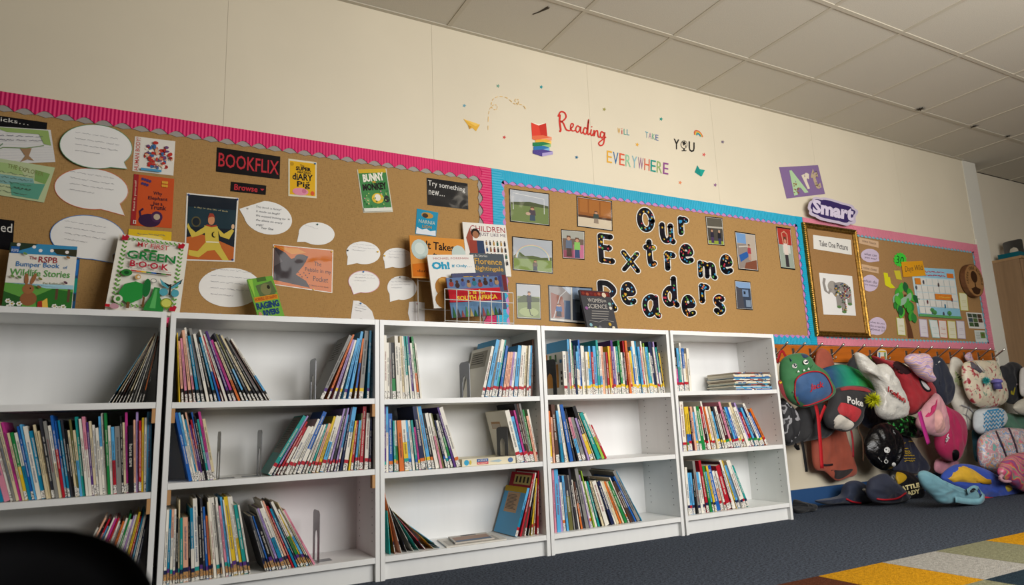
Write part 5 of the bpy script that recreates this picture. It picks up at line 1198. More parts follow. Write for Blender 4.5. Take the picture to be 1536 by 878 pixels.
for k, ch in enumerate('GREEN TREE SCHOOLS'):
    a = math.pi*(1.08-1.16*k/17)
    x, y = .76*math.cos(a), -.76*math.sin(a); ux, uy = math.sin(a), math.cos(a)
    if ch == ' ': continue
    hw, hh = .055, .09; rx, ry = math.cos(a), -math.sin(a); tx_, ty_ = -ry, rx
    if True: tx_, ty_ = -math.sin(a)*-1, math.cos(a)
    P4 = [(x+tx_*sx*hw+rx*sy*hh, y+ty_*sx*hw+ry*sy*hh) for sx, sy in ((-1, 1), (1, 1), (1, -1), (-1, -1))]
    A.text(ch, tuple(P4), BR, .01)
A.emit(r)
# ================================================================== BOOKS SHOWN FACE-ON ON TOP OF THE BOOKCASES
ZTOP = 1.0602
def face_book(label, quad, ybot, ytop, T, col, art, zrest=ZTOP, hfix=None, cat='book', group='books shown face-on on the bookcases', name='book', lift=0.0):
    """hard book leaning back: its front lies in the plane through (y=ybot, z=zrest) and (y=ytop, z=zrest+0.3)"""
    k = (ytop-ybot)/0.3
    def onp(px, py):
        d = ray(px, py); t = (ybot-CAM.y+(CAM.z-zrest)*k)/(d.y-d.z*k); return CAM+d*t
    TL, TR, BR, BL = [onp(*q) for q in quad]
    v = ((BL-TL)+(BR-TR)); v.normalize()
    ez = -v; u = (TR-TL); u = u-ez*u.dot(ez); Wd = u.length; ey = u/Wd
    nrm = ey.cross(ez); nrm.normalize()
    if nrm.y > 0: nrm = -nrm
    mid = (TL+TR)/2; TL = mid-ey*Wd/2; TR = mid+ey*Wd/2
    # reach down to the shelf
    hL = (TL.z-zrest)/ez.z; hR = (TR.z-zrest)/ez.z
    Hh = (hfix if hfix else min(hL, hR)-0.0005)
    o = TL-ez*Hh   # bottom-left of the front cover
    F = (o-nrm*T, nrm, ey, ez)
    low = min((o.z), (o+ey*Wd).z, (o-nrm*T).z, (o-nrm*T+ey*Wd).z)
    dz = zrest+0.0006-low+lift if not hfix else 0.0
    F = (F[0]+Vector((0, 0, dz)), nrm, ey, ez); o = o+Vector((0, 0, dz))
    r = empty(name, o+ey*Wd/2-nrm*T/2); tag(r, label, cat, group)
    book_parts(r, F, T, Wd, Hh, col, False)
    P = lambda s, t, off: o+ey*(Wd*s)+ez*(Hh*(1-t))+nrm*(off+0.0002)
    A = Art(P, .6, 'print'); art(A); A.emit(r)
    return r
def leaf_border(A, c):
    for k in range(15):
        t = .1+.8*k/14
        for s in (.1, .9): A.ell(s-.018, t, .022, .012, c, 'border', 7, .7).ell(s+.018, t+.012, .022, .012, c, 'border', 7, -.7)
    for k in range(12):
        s = .14+.72*k/11
        for t in (.06, .93): A.ell(s, t-.008, .018, .011, c, 'border', 7, .6).ell(s+.02, t+.008, .018, .011, c, 'border', 7, -.6)
def f(A):
    leaf_border(A, '5f9a3c')
    for s, t in ((.1, .06), (.9, .07), (.9, .92)): A.poly([(s-.05, t+.04), (s-.045, t-.035), (s-.015, t-.01), (s+.01, t-.04), (s+.05, t-.02), (s+.03, t+.04)], 'ae1f30', 'flowers')
    A.text('MY FIRST', (.28, .1, .72, .165), 'b83038', .01).ell(.42, .2, .05, .018, '2f7a34').ell(.52, .2, .05, .018, '2f7a34').text('GREEN', (.16, .225, .84, .335), '1f7a3a', .02).text('B·O·O·K', (.22, .355, .76, .44), 'b0263a', .03).text('A life-size guide to caring for our environment', (.2, .455, .8, .472), '3a3a3a')
    for k, c in enumerate(('b0263a', 'd9722c', 'dcb92a', '1f7a3a', '1d5cab', '2a2a30', '4a8a3c', '7a3a2a')): A.rect(.25+.07*k, .485, .32+.07*k, .503, c)
    A.ell(.2, .53, .075, .045, '2f7a34').ell(.2, .53, .035, .022, '1c4a24').ell(.36, .57, .04, .035, 'c39a5c').ell(.37, .57, .02, .018, 'e2ddd0')
    A.poly([(.14, .8), (.2, .68), (.34, .63), (.46, .66), (.46, .84), (.3, .93), (.2, .88)], '2a8a3c').ell(.5, .7, .055, .12, '1f6a34').rect(.27, .9, .31, .98, '6a4a2c').rect(.47, .82, .5, .95, '6a4a2c')
    A.poly([(.6, .68), (.68, .68), (.7, .8), (.77, .9), (.77, .985), (.5, .985), (.52, .9), (.58, .8)], '2a7f3a').poly([(.62, .7), (.65, .7), (.66, .95), (.58, .95)], '57a85c')
    A.poly([(.8, .66), (.62, .53), (.72, .6), (.82, .63)], '1a2a2c').poly([(.82, .66), (.98, .53), (.96, .6), (.86, .65)], '1a2a2c').poly([(.8, .66), (.66, .56), (.7, .64), (.79, .68)], '4f9aa8').poly([(.83, .66), (.96, .56), (.92, .64), (.84, .68)], '4f9aa8').ell(.74, .73, .06, .05, '4f9aa8').ell(.9, .73, .055, .05, '4f9aa8').rect(.81, .62, .835, .76, '2a2418')
    A.ell(.8, .87, .085, .065, '7a8a2a').ell(.8, .87, .068, .052, 'c3c45c').ell(.15, .88, .06, .05, 'd0ccc0').ell(.15, .88, .03, .03, '4a8a3c').ell(.58, .6, .045, .03, '8a8a86').ell(.58, .6, .033, .02, 'e2ddd0')
    A.rect(.0, .955, .06, .99, 'b8202c').ell(.12, .975, .06, .035, 'b58a94')
face_book('white book titled MY FIRST GREEN BOOK on top of the bookcases', ((177.5, 358.5), (284, 361), (271, 469), (155.5, 466)), -.16, -.07, .014, 'e0dccf', f)
def f(A):
    A.rect(0, 0, 1, .16, '3a86b0').poly([(0, 0), (.4, 0), (.3, .06), (.05, .15), (0, .16)], '2c3a2c').poly([(.6, .06), (1, .05), (1, .16), (.7, .14)], '3a3a2a')
    for s, t in ((.12, .03), (.35, .05), (.45, .1), (.62, .09), (.85, .1)): A.ell(s, t, .03, .025, 'e2ddd8', n=9)
    A.rect(.02, .06, .14, .16, '24589a').text('RSPB', (.03, .1, .13, .14), 'd5dae0')
    A.text('The', (.3, .19, .41, .24), '9a3038', .01).text('RSPB', (.44, .19, .72, .28), '9a3038', .01).text('Bumper Book', (.12, .28, .76, .375), '3f78b0', .01).text('of', (.82, .31, .88, .36), '3f78b0').text('Wildlife Stories', (.05, .39, .93, .49), '55984a', .01).text('Pat Kelleher', (.55, .57, .82, .6), '6a7a5a').text('Daniel Howarth', (.55, .63, .9, .66), '8a5a5a')
    A.rect(0, .6, 1, 1, '5f9a44').poly([(0, .6), (.3, .6), (.6, .66), (1, .66), (1, .6)], '9ac3d0').poly([(.45, .78), (.7, .66), (1, .7), (1, 1), (.5, 1)], '2f6a2c').poly([(0, .72), (.25, .8), (.3, 1), (0, 1)], '2c5a2a').rect(.74, .66, .78, .82, '5a4432').rect(.92, .66, .96, .85, '5a4432')
    A.ell(.36, .82, .12, .1, '8a5a3a', 'rabbit').ell(.34, .68, .085, .07, '96643f', 'rabbit').ell(.3, .54, .03, .09, '96643f', 'rabbit', 12, -.1).ell(.4, .53, .03, .09, '96643f', 'rabbit', 12, .35).ell(.37, .67, .012, .012, '1c1410', 'rabbit', 8)
    A.poly([(.55, .86), (.63, .8), (.66, .96), (.58, .99)], 'd9b04a').poly([(.5, .86), (.56, .84), (.58, .98), (.5, .98)], '9a3024')
    for s, t in ((.08, .86), (.14, .9), (.24, .9), (.75, .92), (.82, .95), (.88, .93), (.1, .95), (.9, .98), (.72, .98)):
        for q in range(6): A.ell(s+.028*math.cos(q), t+.022*math.sin(q), .016, .012, 'e0ded6', 'flowers', 6)
        A.ell(s, t, .01, .009, 'cfae3c', 'flowers', 6)
    for s, t, c in ((.1, .52, '6a8a4a'), (.2, .53, '5a7a4a'), (.5, .54, '7a7a3a'), (.88, .58, '5a3a4a'), (.24, .18, '6a8a4a'), (.88, .2, '9a6a34'), (.5, .66, '7a5a3a')): A.ell(s, t, .035, .018, c, n=9, rot=.4)
face_book('white RSPB wildlife story book with a rabbit on top of the leftmost bookcase', ((16, 365), (116, 372), (110, 466), (-1, 461)), -.15, -.07, .016, 'ddd9ce', f)
face_book('dark blue and green book mostly hidden behind the rabbit book', ((36, 383), (119.5, 390), (111, 466), (26, 460)), -.10, -.045, .012, '1c4c72', lambda A: A.rect(.9, .35, 1, .6, '1f8a78').rect(.9, .62, .99, .75, '2a3a34').rect(.94, .02, .99, .3, '2f6fb0'))
def f(A):
    A.poly([(.25, .18), (.9, .12), (.98, .4), (.8, .48), (.3, .44)], '5a6a44').ell(.6, .3, .2, .14, '7a7a50').ell(.72, .26, .06, .05, '2a2a20').rect(.36, .0, .72, .1, '4a6a34')
    A.rect(.05, .45, .97, .57, 'c9892a').text('HORRIBLE GEOGRAPHY', (.08, .47, .94, .545), 'a03024', .02).text('RAGING', (.06, .59, .94, .75), '24406e', .05).text('RIVERS', (.24, .78, .86, .92), '24406e', .05).ell(.12, .88, .07, .08, 'b08a6a').rect(.05, .9, .2, 1, '6a3a24')
    A.poly([(.02, .02), (.2, .02), (.1, .5)], '8fc04a')
face_book('green Raging Rivers book leaning on the board', ((368.6, 414.6), (410, 420), (427.5, 476), (385.5, 474)), -.13, -.055, .010, '6aa33a', f)
def f(A):
    A.rect(.02, .02, .98, .14, '5a2424')
    for k in range(7): A.ell(.1+.13*k, .08+.02*(k % 2), .05, .04, ['7a3024', '96503a', '6a2a2a'][k % 3], n=8)
    A.ell(.78, .1, .07, .06, 'c9b8a0').text('WOMEN', (.2, .2, .68, .3), 'b9b3ab').text('IN', (.72, .22, .8, .28), 'b9b3ab').text('SCIENCE', (.16, .34, .8, .45), 'b9b3ab')
    for k in range(4): A.rect(.25-.02*k, .5+.06*k, .82-.03*k, .525+.06*k, '7d7a76', 'lettering')
    for s, t, c in ((.1, .45, '8a5a8a'), (.9, .32, '8aa89a'), (.9, .42, 'c9c3b8'), (.12, .85, '7aa0a8'), (.75, .82, 'b5953a'), (.85, .9, 'c9c0a8'), (.4, .9, '6a6a70'), (.25, .92, '9aa06a'), (.6, .95, 'b9b3ab')): A.ell(s, t, .05, .04, c, n=9)
    A.line([(.1, .75), (.4, .78), (.6, .72), (.9, .76)], .012, '8a8682')
face_book('charcoal Women in Science book leaning before the letter R', ((869, 435.7), (914, 439), (929.5, 493), (878.5, 492)), -.14, -.06, .016, '3a3a3e', f)
MB().box((0.50, -0.24, ZTOP), (0.74, -0.10, ZTOP+.008), M('d5d0c4', .6)).thing('pamphlet', 'thin pale pamphlet lying flat on top of the second bookcase', 'pamphlet')
MB().box((0.78, -0.25, ZTOP), (1.06, -0.09, ZTOP+.007), M('7f9a6a', .5)).thing('pamphlet', 'thin green pamphlet lying flat beside the wire rack', 'pamphlet')
# ================================================================== WIRE BOOK RACK
yr = -.20
r = empty('wire_book_rack', (at_y(712, 480, yr).x, yr, ZTOP)); tag(r, 'white wire book rack holding picture books on the middle bookcase', 'book rack')
WIRE = M('cfcdc8', .35)
Ra = lambda px, py, y: at_y(px, py, y)
xl, xr = Ra(662, 470, yr).x, Ra(764, 470, yr).x
zt, zm, zb = ZTOP+.165, ZTOP+.115, ZTOP+.012
def wire(name, pts, rad=.0022): return MB().tube(pts, rad, WIRE, 6).build(name, r, True)
yf, yb2 = yr-.045, -.055
wire('basket_rim', [(xl, yf, zt), (xr, yf, zt)], .0028)
wire('basket_rail', [(xl, yf, zm), (xr, yf, zm)]); wire('basket_rail', [(xl, yf+.004, zb+.004), (xr, yf+.004, zb+.004)])
for k in range(7):
    x = xl+(xr-xl)*k/6; wire('basket_wire', [(x, yf, zt), (x, yf, zm), (x, yf+.004, zb), (x, yb2, zb)])
for x in (xl-.055, xr+.02):
    wire('upright', [(x, -.045, ZTOP+.003), (x, -.045, ZTOP+.26)], .003)
wire('back_rail', [(xl-.055, -.045, ZTOP+.10), (xr+.02, -.045, ZTOP+.10)]); wire('back_rail', [(xl-.055, -.045, ZTOP+.24), (xr+.02, -.045, ZTOP+.24)])
wire('foot', [(xl-.055, -.045, ZTOP+.003), (xl-.03, yf, ZTOP+.003), (xr+.02, yf, ZTOP+.003), (xr+.02, -.045, ZTOP+.003)], .0028)
G5 = 'picture books in the wire rack'
zrk = ZTOP+.016
def f(A):
    A.text('It Takes', ((.28, .1), (.8, .14), (.8, .32), (.28, .3)), '241c18', .02, .1).text('two', ((.4, .38), (.65, .4), (.65, .52), (.4, .5)), '241c18', .02).ell(.17, .32, .15, .24, 'b5c3bd').ell(.17, .3, .09, .14, 'c9d2cb').ell(.88, .36, .13, .2, 'b5c3bd').poly([(.02, .68), (.35, .62), (.45, .95), (.02, .97)], 'c46a1c').text('daring', (.1, .8, .4, .88), '3a2418')
face_book('orange picture book titled It Takes Two in the wire rack', ((614, 353), (695.7, 359.5), (700, 420), (618.5, 413)), -.110, -.085, .008, 'c9821f', f, zrk, hfix=.215, group=G5)
def f(A):
    A.text('CHILDREN', (.16, .05, .97, .16), '9a3038', .0).text('JUST LIKE ME', (.36, .18, .97, .26), '6a5a6a', .0)
    A.poly([(.05, .3), (.15, .1), (.2, .28), (.2, .42), (.42, .42), (.42, .62), (.12, .62)], '96503f', 'figure').ell(.27, .2, .1, .09, '2a201c', 'figure').ell(.27, .23, .07, .07, '9a6a4c', 'figure').poly([(.12, .34), (.42, .34), (.46, .62), (.1, .62)], '8f3f34', 'figure').rect(.28, .34, .44, .6, '33405a', 'figure')
    rd = random.Random(12)
    for j in range(4):
        for i in range(6):
            s, t = .5+.085*i, .38+.125*j; c = rd.choice(['7a3a34', '34507a', '3a3a40', '8a6a4a', '2f5a4a', 'b08a4a']); A.rect(s-.018, t-.03, s+.018, t+.04, c, 'figures').ell(s, t-.045, .013, .013, '6a4a38', 'figures', 6)
face_book('white CHILDREN JUST LIKE ME book at the back of the wire rack', ((693.5, 332.7), (758.5, 338.5), (769, 421), (700, 414)), -.078, -.052, .012, 'd9d5cc', f, zrk, hfix=.285, group=G5)
def f(A):
    A.text('Life Stories', (.08, .03, .5, .1), 'c3c0b8').text('Florence', ((.1, .12), (.92, .14), (.92, .3), (.1, .28)), 'b9924a', .02).text('Nightingale', ((.02, .32), (.94, .34), (.94, .5), (.02, .48)), 'b9924a', .02).ell(.6, .7, .3, .22, '5f7480').ell(.5, .72, .14, .16, '2a3038').rect(.75, .55, .98, .95, '6a2a2c')
face_book('dark grey Florence Nightingale book in the wire rack', ((705, 378.5), (755, 382.5), (765, 450), (712, 446)), -.128, -.100, .008, '3a444c', f, zrk, hfix=.205, group=G5)
def f(A):
    A.text('MICHAEL FOREMAN', (.12, .05, .88, .09), 'b06a6a').text('Oh!', (.07, .13, .45, .28), '2f94b5', .05).text('If Only…', (.5, .19, .93, .26), '2f94b5', .02).ell(.28, .62, .2, .2, 'b07a3a').ell(.3, .85, .25, .18, '9a6a30').ell(.24, .5, .07, .06, 'c9984c')
face_book('white Oh! If Only picture book in the wire rack', ((640, 379), (710, 385.7), (722, 468), (651, 460)), -.152, -.128, .008, 'd9d6cf', f, zrk, hfix=.265, group=G5)
def f(A):
    A.text('TROLL', (.22, .08, .78, .24), 'b08c3c', .02).rect(.86, .1, .97, .4, '3a3f70').ell(.5, .6, .3, .2, '3a4a44')
face_book('dark blue TROLL book behind the red one in the wire rack', ((676.6, 405), (752.5, 413.5), (761.5, 466), (684, 459)), -.178, -.157, .008, '262a55', f, zrk, hfix=.19, group=G5)
def f(A):
    A.rect(0, 0, 1, .3, '5a6f94').rect(0, .62, 1, 1, '5a7a9a')
    for k in range(9): A.ell(.08+.11*k, .16+.04*(k % 2), .045, .07, ['8a3a34', '3a2a28', '4a5a8a', '9a7a5c', '2f6a7a'][k % 5], n=9).ell(.08+.11*k, .07+.04*(k % 2), .028, .045, '4a3228', n=8)
    for k in range(12): A.poly([(.02+.08*k, 1), (.05+.08*k, .72+.05*(k % 3)), (.09+.08*k, 1)], ['2f5a34', '3f3a3c', '8a4a4a', '4a7a44', 'a3905a'][k % 5])
    A.rect(0, .3, 1, .62, 'b01f2a').text('S is for', (.36, .33, .72, .44), 'd9b53a', .03).text('SOUTH AFRICA', (.14, .47, .92, .59), 'd9b53a', .04)
face_book('red S is for South Africa book at the front of the wire rack', ((668.6, 413.5), (746.7, 418), (758, 479.5), (676.6, 478)), -.204, -.183, .008, '8a2a30', f, zrk, hfix=.195, group=G5)
# ================================================================== COATS AND BAGS
def resample(P, n):
    S = smooth(P, 8, True); L_ = [0]
    for i in range(len(S)): L_.append(L_[-1]+math.dist(S[i], S[(i+1) % len(S)]))
    out = []; j = 0
    for k in range(n):
        t = L_[-1]*k/n
        while L_[j+1] < t: j += 1
        u = (t-L_[j])/max(1e-9, L_[j+1]-L_[j]); a, b = S[j], S[(j+1) % len(S)]
        out.append((a[0]+(b[0]-a[0])*u, a[1]+(b[1]-a[1])*u))
    return out
class Soft:
    """stuffed cloth body: silhouette in the plane y=yc, bulging tf forward and tb backward"""
    def __init__(s, outline, yc, tf, tb, p=3.6, wr=.010, seed=0, n=84, sc=11.0, folds=None, zmin=None):
        s.yc, s.tf, s.tb, s.p, s.wr, s.seed, s.n, s.sc, s.folds, s.zmin = yc, tf, tb, p, wr, seed, n, sc, folds, zmin
        B = [at_y(px, py, yc) for px, py in resample(outline, n)]
        s.B = [(b.x, b.z) for b in B]
        s.c = (sum(b[0] for b in s.B)/n, sum(b[1] for b in s.B)/n)
        t = max(s.B, key=lambda q: q[1]); d = Vector((s.c[0]-t[0], s.c[1]-t[1])).normalized()   # creases run along the hang of the cloth
        if zmin is not None: d = Vector((1, -.2)).normalized()
        s.ax = d
    def depth(s, x, z, r, front=True):
        f_ = max(0.0, 1-min(1, r)**s.p)**.5
        al = x*s.ax.x+z*s.ax.y; ac = x*s.ax.y-z*s.ax.x
        q = Vector((al*s.sc*.45, s.seed*3.7, ac*s.sc))
        q2 = q+Vector((noise.noise(q*.7), 0, noise.noise(q*.7+Vector((5, 5, 5)))))*.6
        w_ = (1-2.4*abs(noise.noise(q2)))*.9+.55*(1-2.4*abs(noise.noise(q2*2.1)))+.8*noise.noise(q*.6)-.5
        y = s.yc-(s.tf*f_ if front else -s.tb*f_)
        return y-(s.wr*w_*f_**.5 if front else 0)
    def rad(s, x, z):
        dx, dz = x-s.c[0], z-s.c[1]; d = math.hypot(dx, dz)
        if d < 1e-6: return 0.0
        best = None
        for i in range(s.n):
            a, b = s.B[i], s.B[(i+1) % s.n]; ax, az, bx_, bz_ = a[0]-s.c[0], a[1]-s.c[1], b[0]-a[0], b[1]-a[1]
            den = dx*bz_-dz*bx_
            if abs(den) < 1e-12: continue
            t = (ax*bz_-az*bx_)/den; u = (ax*dz-az*dx)/den
            if t > 0 and -1e-6 <= u <= 1+1e-6: best = t if best is None else min(best, t)
        return 1/best if best else 1.0
    def surf(s, px, py, off=0.0):
        y = s.yc-s.tf*.8
        for _ in range(5):
            p = at_y(px, py, y); y = s.depth(p.x, p.z, s.rad(p.x, p.z))
        p = at_y(px, py, y); p.y -= off
        return p
    def mesh(s, mat, rings=18):
        mb = MB(); vs = []; fs = []; n = s.n
        rr = [math.sin(math.pi/2*k/rings) for k in range(rings, 0, -1)]
        for front in (True, False):
            for k, r in enumerate(rr):
                if not front and k == 0: continue
                for b in s.B:
                    x, z = s.c[0]+(b[0]-s.c[0])*r, s.c[1]+(b[1]-s.c[1])*r
                    vs.append(Vector((x, s.depth(x, z, r, front), z)))
            vs.append(Vector((s.c[0], s.depth(s.c[0], s.c[1], 0, front), s.c[1])))
        R0 = len(rr)
        for k in range(R0-1):
            for i in range(n): fs.append((k*n+i, (k+1)*n+i, (k+1)*n+(i+1) % n, k*n+(i+1) % n))
        cf = R0*n
        for i in range(n): fs.append(((R0-1)*n+i, cf, (R0-1)*n+(i+1) % n))
        o = cf+1
        ring = lambda k: (0 if k == 0 else o+(k-1)*n)
        for k in range(R0-1):
            for i in range(n): fs.append((ring(k)+i, ring(k)+(i+1) % n, ring(k+1)+(i+1) % n, ring(k+1)+i))
        cb_ = len(vs)-1
        for i in range(n): fs.append((ring(R0-1)+i, ring(R0-1)+(i+1) % n, cb_))
        if s.zmin is not None:
            for v in vs: v.z = max(v.z, s.zmin)
            for v in vs: v.y = min(v.y, -.018)
        else:
            for v in vs: v.y = min(v.y, -.026 if v.z > .93 else -.006)
        mb.add(vs, fs, mat); return mb
    def patch(s, outline, mat, off=.0012, bulge=0.0, rings=5, n=36, name='patch', root=None):
        O = resample(outline, n); cx, cy = sum(p[0] for p in O)/n, sum(p[1] for p in O)/n
        vs = []; fs = []
        for k in range(rings+1):
            r = 1-k/rings
            if k == rings: vs.append(s.surf(cx, cy, off+bulge)); continue
            for p in O: vs.append(s.surf(cx+(p[0]-cx)*r, cy+(p[1]-cy)*r, off*(1 if k else .15 if bulge else 1)+bulge*(1-r**2.5)))
        for k in range(rings-1):
            for i in range(n): fs.append((k*n+i, (k+1)*n+i, (k+1)*n+(i+1) % n, k*n+(i+1) % n))
        for i in range(n): fs.append(((rings-1)*n+i, rings*n, (rings-1)*n+(i+1) % n))
        mb = MB(); mb.add(vs, fs, mat); return mb.build(name, root, True)
    def art(s, off=.002): return Art(lambda px, py, o: s.surf(px, py, off+o), .6)
def strap(root, name, pts, wd, mat, th=.002):
    """flat webbing along 3D points"""
    vs = []; n = len(pts)
    for i, p in enumerate(pts):
        d = Vector(pts[min(i+1, n-1)])-Vector(pts[max(i-1, 0)]); d.normalize(); w_ = d.cross(Vector((0, 1, 0)))
        if w_.length < .1: w_ = Vector((1, 0, 0))
        w_.normalize(); p = Vector(p); nn = w_.cross(d)*th/2
        vs += [p-w_*wd/2-nn, p+w_*wd/2-nn, p+w_*wd/2+nn, p-w_*wd/2+nn]
    fs = []
    for i in range(n-1):
        for j in range(4): fs.append((i*4+j, i*4+(j+1) % 4, i*4+4+(j+1) % 4, i*4+4+j))
    fs += [(3, 2, 1, 0), (n*4-4, n*4-3, n*4-2, n*4-1)]
    mb = MB(); mb.add(vs, fs, mat); return mb.build(name, root, True)
def spx(pts, y): return [at_y(x, y_, y) for x, y_ in smooth(pts, 5)]
BAGG = 'coats and bags at the coat rail'
def bag(name, label, cat, outline, yc, tf, tb, col, kind='fabric', rough=.75, body='body', **k):
    tf *= .68; tb *= .5; k.setdefault('wr', .010); k['wr'] = max(k['wr'], .009) if k['wr'] > .003 else k['wr']
    k['n'] = 84 if k.get('p', 0) < 7 else 24
    s = Soft(outline, yc, tf, tb, **k)
    b = min(z for x, z in s.B); r = empty(name, (s.c[0], yc, max(b, 0.0))); tag(r, label, cat, BAGG)
    s.mesh(M(col, rough, kind)).build(body, r, True); s.root = r
    return s
def floor_y(px, py, dy=0.0): return at_z(px, py, 0.0).y+dy
# --- rust jacket hanging behind
s = bag('jacket', 'rust brown jacket hanging down behind the red strapped backpacks', 'jacket', [(1225, 529), (1236, 523), (1248, 540), (1258, 590), (1266, 648), (1276, 684), (1284, 711), (1268, 718), (1254, 722), (1238, 708), (1221, 702), (1217, 660), (1220, 600), (1222, 560)], -.075, .05, .03, '9a4630', wr=.012, seed=1, folds=(55, .15), n=64)
s.patch([(1246, 706), (1262, 706), (1279, 704), (1270, 714), (1255, 719)], M('241a1c', .9, 'fabric'), .002, name='lining', root=s.root)
strap(s.root, 'cuff', [s.surf(x, y, .003) for x, y in ((1231, 697), (1240, 698), (1249, 697))], .012, M('2a2024', .8))
# --- dark bags behind on the left
s = bag('backpack', 'black rucksack hanging low below the green dinosaur backpack', 'backpack', [(1178, 640), (1190, 618), (1205, 606), (1232, 604), (1252, 618), (1254, 640), (1243, 655), (1222, 660), (1200, 664), (1180, 669), (1174, 655)], -.165, .06, .07, '17171a', seed=2)
strap(s.root, 'strap', spx([(1203, 662), (1206, 680), (1210, 708)], -.225), .022, M('121214', .7)); strap(s.root, 'buckle', spx([(1192, 667), (1196, 672), (1199, 671)], -.225), .028, M('0e0e10', .4))
strap(s.root, 'red_strap', spx([(1223, 607), (1227, 625), (1230, 660), (1233, 703)], -.26), .03, M('b01a22', .6)); strap(s.root, 'red_strap', spx([(1238, 609), (1234, 618), (1229, 632)], -.257), .022, M('b01a22', .6))
s = bag('drawstring_bag', 'black and grey patterned bag with red spots beside the last bookcase', 'bag', [(1171, 600), (1180, 604), (1190, 614), (1199, 630), (1198, 648), (1190, 660), (1180, 666), (1174, 650)], -.255, .05, .05, '3a3a3e', 'patchy', seed=3, wr=.008)
# --- green dinosaur backpack
s = bag('backpack', 'green dinosaur backpack with blue pocket lettered Jack', 'backpack', [(1171, 547), (1176, 537), (1187, 531.5), (1201, 530), (1210.5, 534), (1219, 546), (1232, 556), (1244, 572), (1249.5, 590), (1240, 600), (1222, 607), (1206, 612), (1191, 607), (1180, 598), (1174, 586), (1171, 568)], -.30, .10, .09, '2a6b3a', seed=4, wr=.004, p=3.2, n=64)
r = s.root; GRN = s
s.patch([(1167, 572), (1179, 572), (1186, 590), (1190, 606), (1178, 598), (1171, 588)], M('7d1f24', .8, 'fabric'), .002, .01, name='side_pocket', root=r)
pk = [(1191, 581), (1193, 570), (1201, 562.5), (1214.5, 558), (1228.5, 558.5), (1238, 564.5), (1245, 577), (1247.5, 588), (1241, 596), (1224, 604), (1206.5, 609), (1197, 606), (1191.5, 595)]
s.patch(pk, M('2b527f', .7, 'fabric'), .004, .012, name='pocket', root=r)
MB().tube([s.surf(x, y, .006) for x, y in resample(pk, 40)], .0045, M('a5202c', .5), 6, True).build('piping', r, True)
A = s.art(.018); A.text('Jack', ((1211, 577), (1231, 572), (1232, 584), (1211.5, 589)), 'a8202c', .02, .1); A.emit(r)
A = s.art(.011)
for x, y in ((1189.5, 549.5), (1206.5, 543.5)): A.ell(x, y, 3.8, 3.8, 'd8d6d0', 'eyes').ell(x+.6, y-1.0, 3.0, 2.9, '1f2a3c', 'eyes').ell(x+1.5, y-1.4, .8, .8, 'd8d6d0', 'eyes')
for x, y in ((1195.2, 558), (1203.8, 556.5), (1210.5, 554)): A.poly([(x-2, y+1), (x-.3, y-2.4), (x+1.8, y+.6)], 'd8d6d0', 'teeth')
A.line([(1212, 553), (1215, 551), (1216, 548)], .7, '163a20', 'smile'); A.emit(r)
for P in ([(1173.5, 545), (1180.5, 536.5), (1188, 541), (1181, 545)], [(1202, 530.5), (1209, 532.5), (1212, 536), (1205, 537)]): s.patch(P, M('1c3358', .7, 'fabric'), .005, .012, name='ear', root=r, n=20, rings=3)
strap(r, 'grab_loop', spx([(1166, 545), (1170, 530), (1174, 527.5), (1178, 534), (1181, 538)], -.13), .018, M('a01a24', .6)); strap(r, 'zip_pull', [s.surf(x, y, .01) for x, y in ((1187.5, 588), (1188, 594), (1187, 599))], .012, M('8a8a84', .4))
strap(r, 'tab', [s.surf(x, y, .006) for x, y in ((1168, 574), (1170, 575), (1172, 574))], .012, M('c9a52c', .5))
# --- green / turquoise cloth bag and red, black and white backpack below it
s = bag('drawstring_bag', 'cloth bag fading from dark teal to lime green', 'bag', [(1232, 556), (1243, 550), (1258, 547), (1270, 549), (1283, 555), (1295, 563), (1304, 572), (1311, 585), (1300, 590), (1280, 590), (1258, 590), (1245, 588), (1238, 572)], -.162, .08, .05, '1d9a58', 'greenfade', seed=5, wr=.010)
s = bag('backpack', 'black, red and white backpack with white lettering Poke', 'backpack', [(1247, 588), (1258, 581), (1282, 578.5), (1300, 582), (1308, 589), (1301, 602), (1293, 615), (1290, 630), (1280, 642), (1268, 648), (1252, 645), (1240, 640), (1236, 625), (1243, 605)], -.245, .09, .07, '1a191c', seed=6, wr=.005)
r = s.root
s.patch([(1256, 607), (1268, 605), (1290, 614), (1290.5, 623), (1282, 633.5), (1271, 626), (1259, 620.5)], M('a81a24', .7, 'fabric'), .003, .004, name='red_panel', root=r)
s.patch([(1258, 622.5), (1270, 628), (1281, 635.5), (1277, 643), (1266, 646), (1252, 643), (1246, 638)], M('bfb8ac', .7, 'fabric'), .003, .004, name='white_panel', root=r)
s.patch([(1248, 586), (1262, 580.5), (1282, 579.5), (1300, 583), (1306, 589), (1290, 586.5), (1272, 585), (1258, 587)], M('8f1a22', .7, 'fabric'), .003, .003, name='red_trim', root=r)
A = s.art(.006); A.text('Poke', ((1268.5, 594), (1293, 600), (1294, 611), (1270, 605)), 'c9c6c0', .03, .1); A.emit(r)
strap(r, 'cord', spx([(1276, 644), (1279, 660), (1280, 686)], -.26), .016, M('8a1c26', .6)); strap(r, 'cord', spx([(1290, 625), (1288, 645), (1294, 660), (1295, 692)], -.25), .012, M('4a3424', .7))
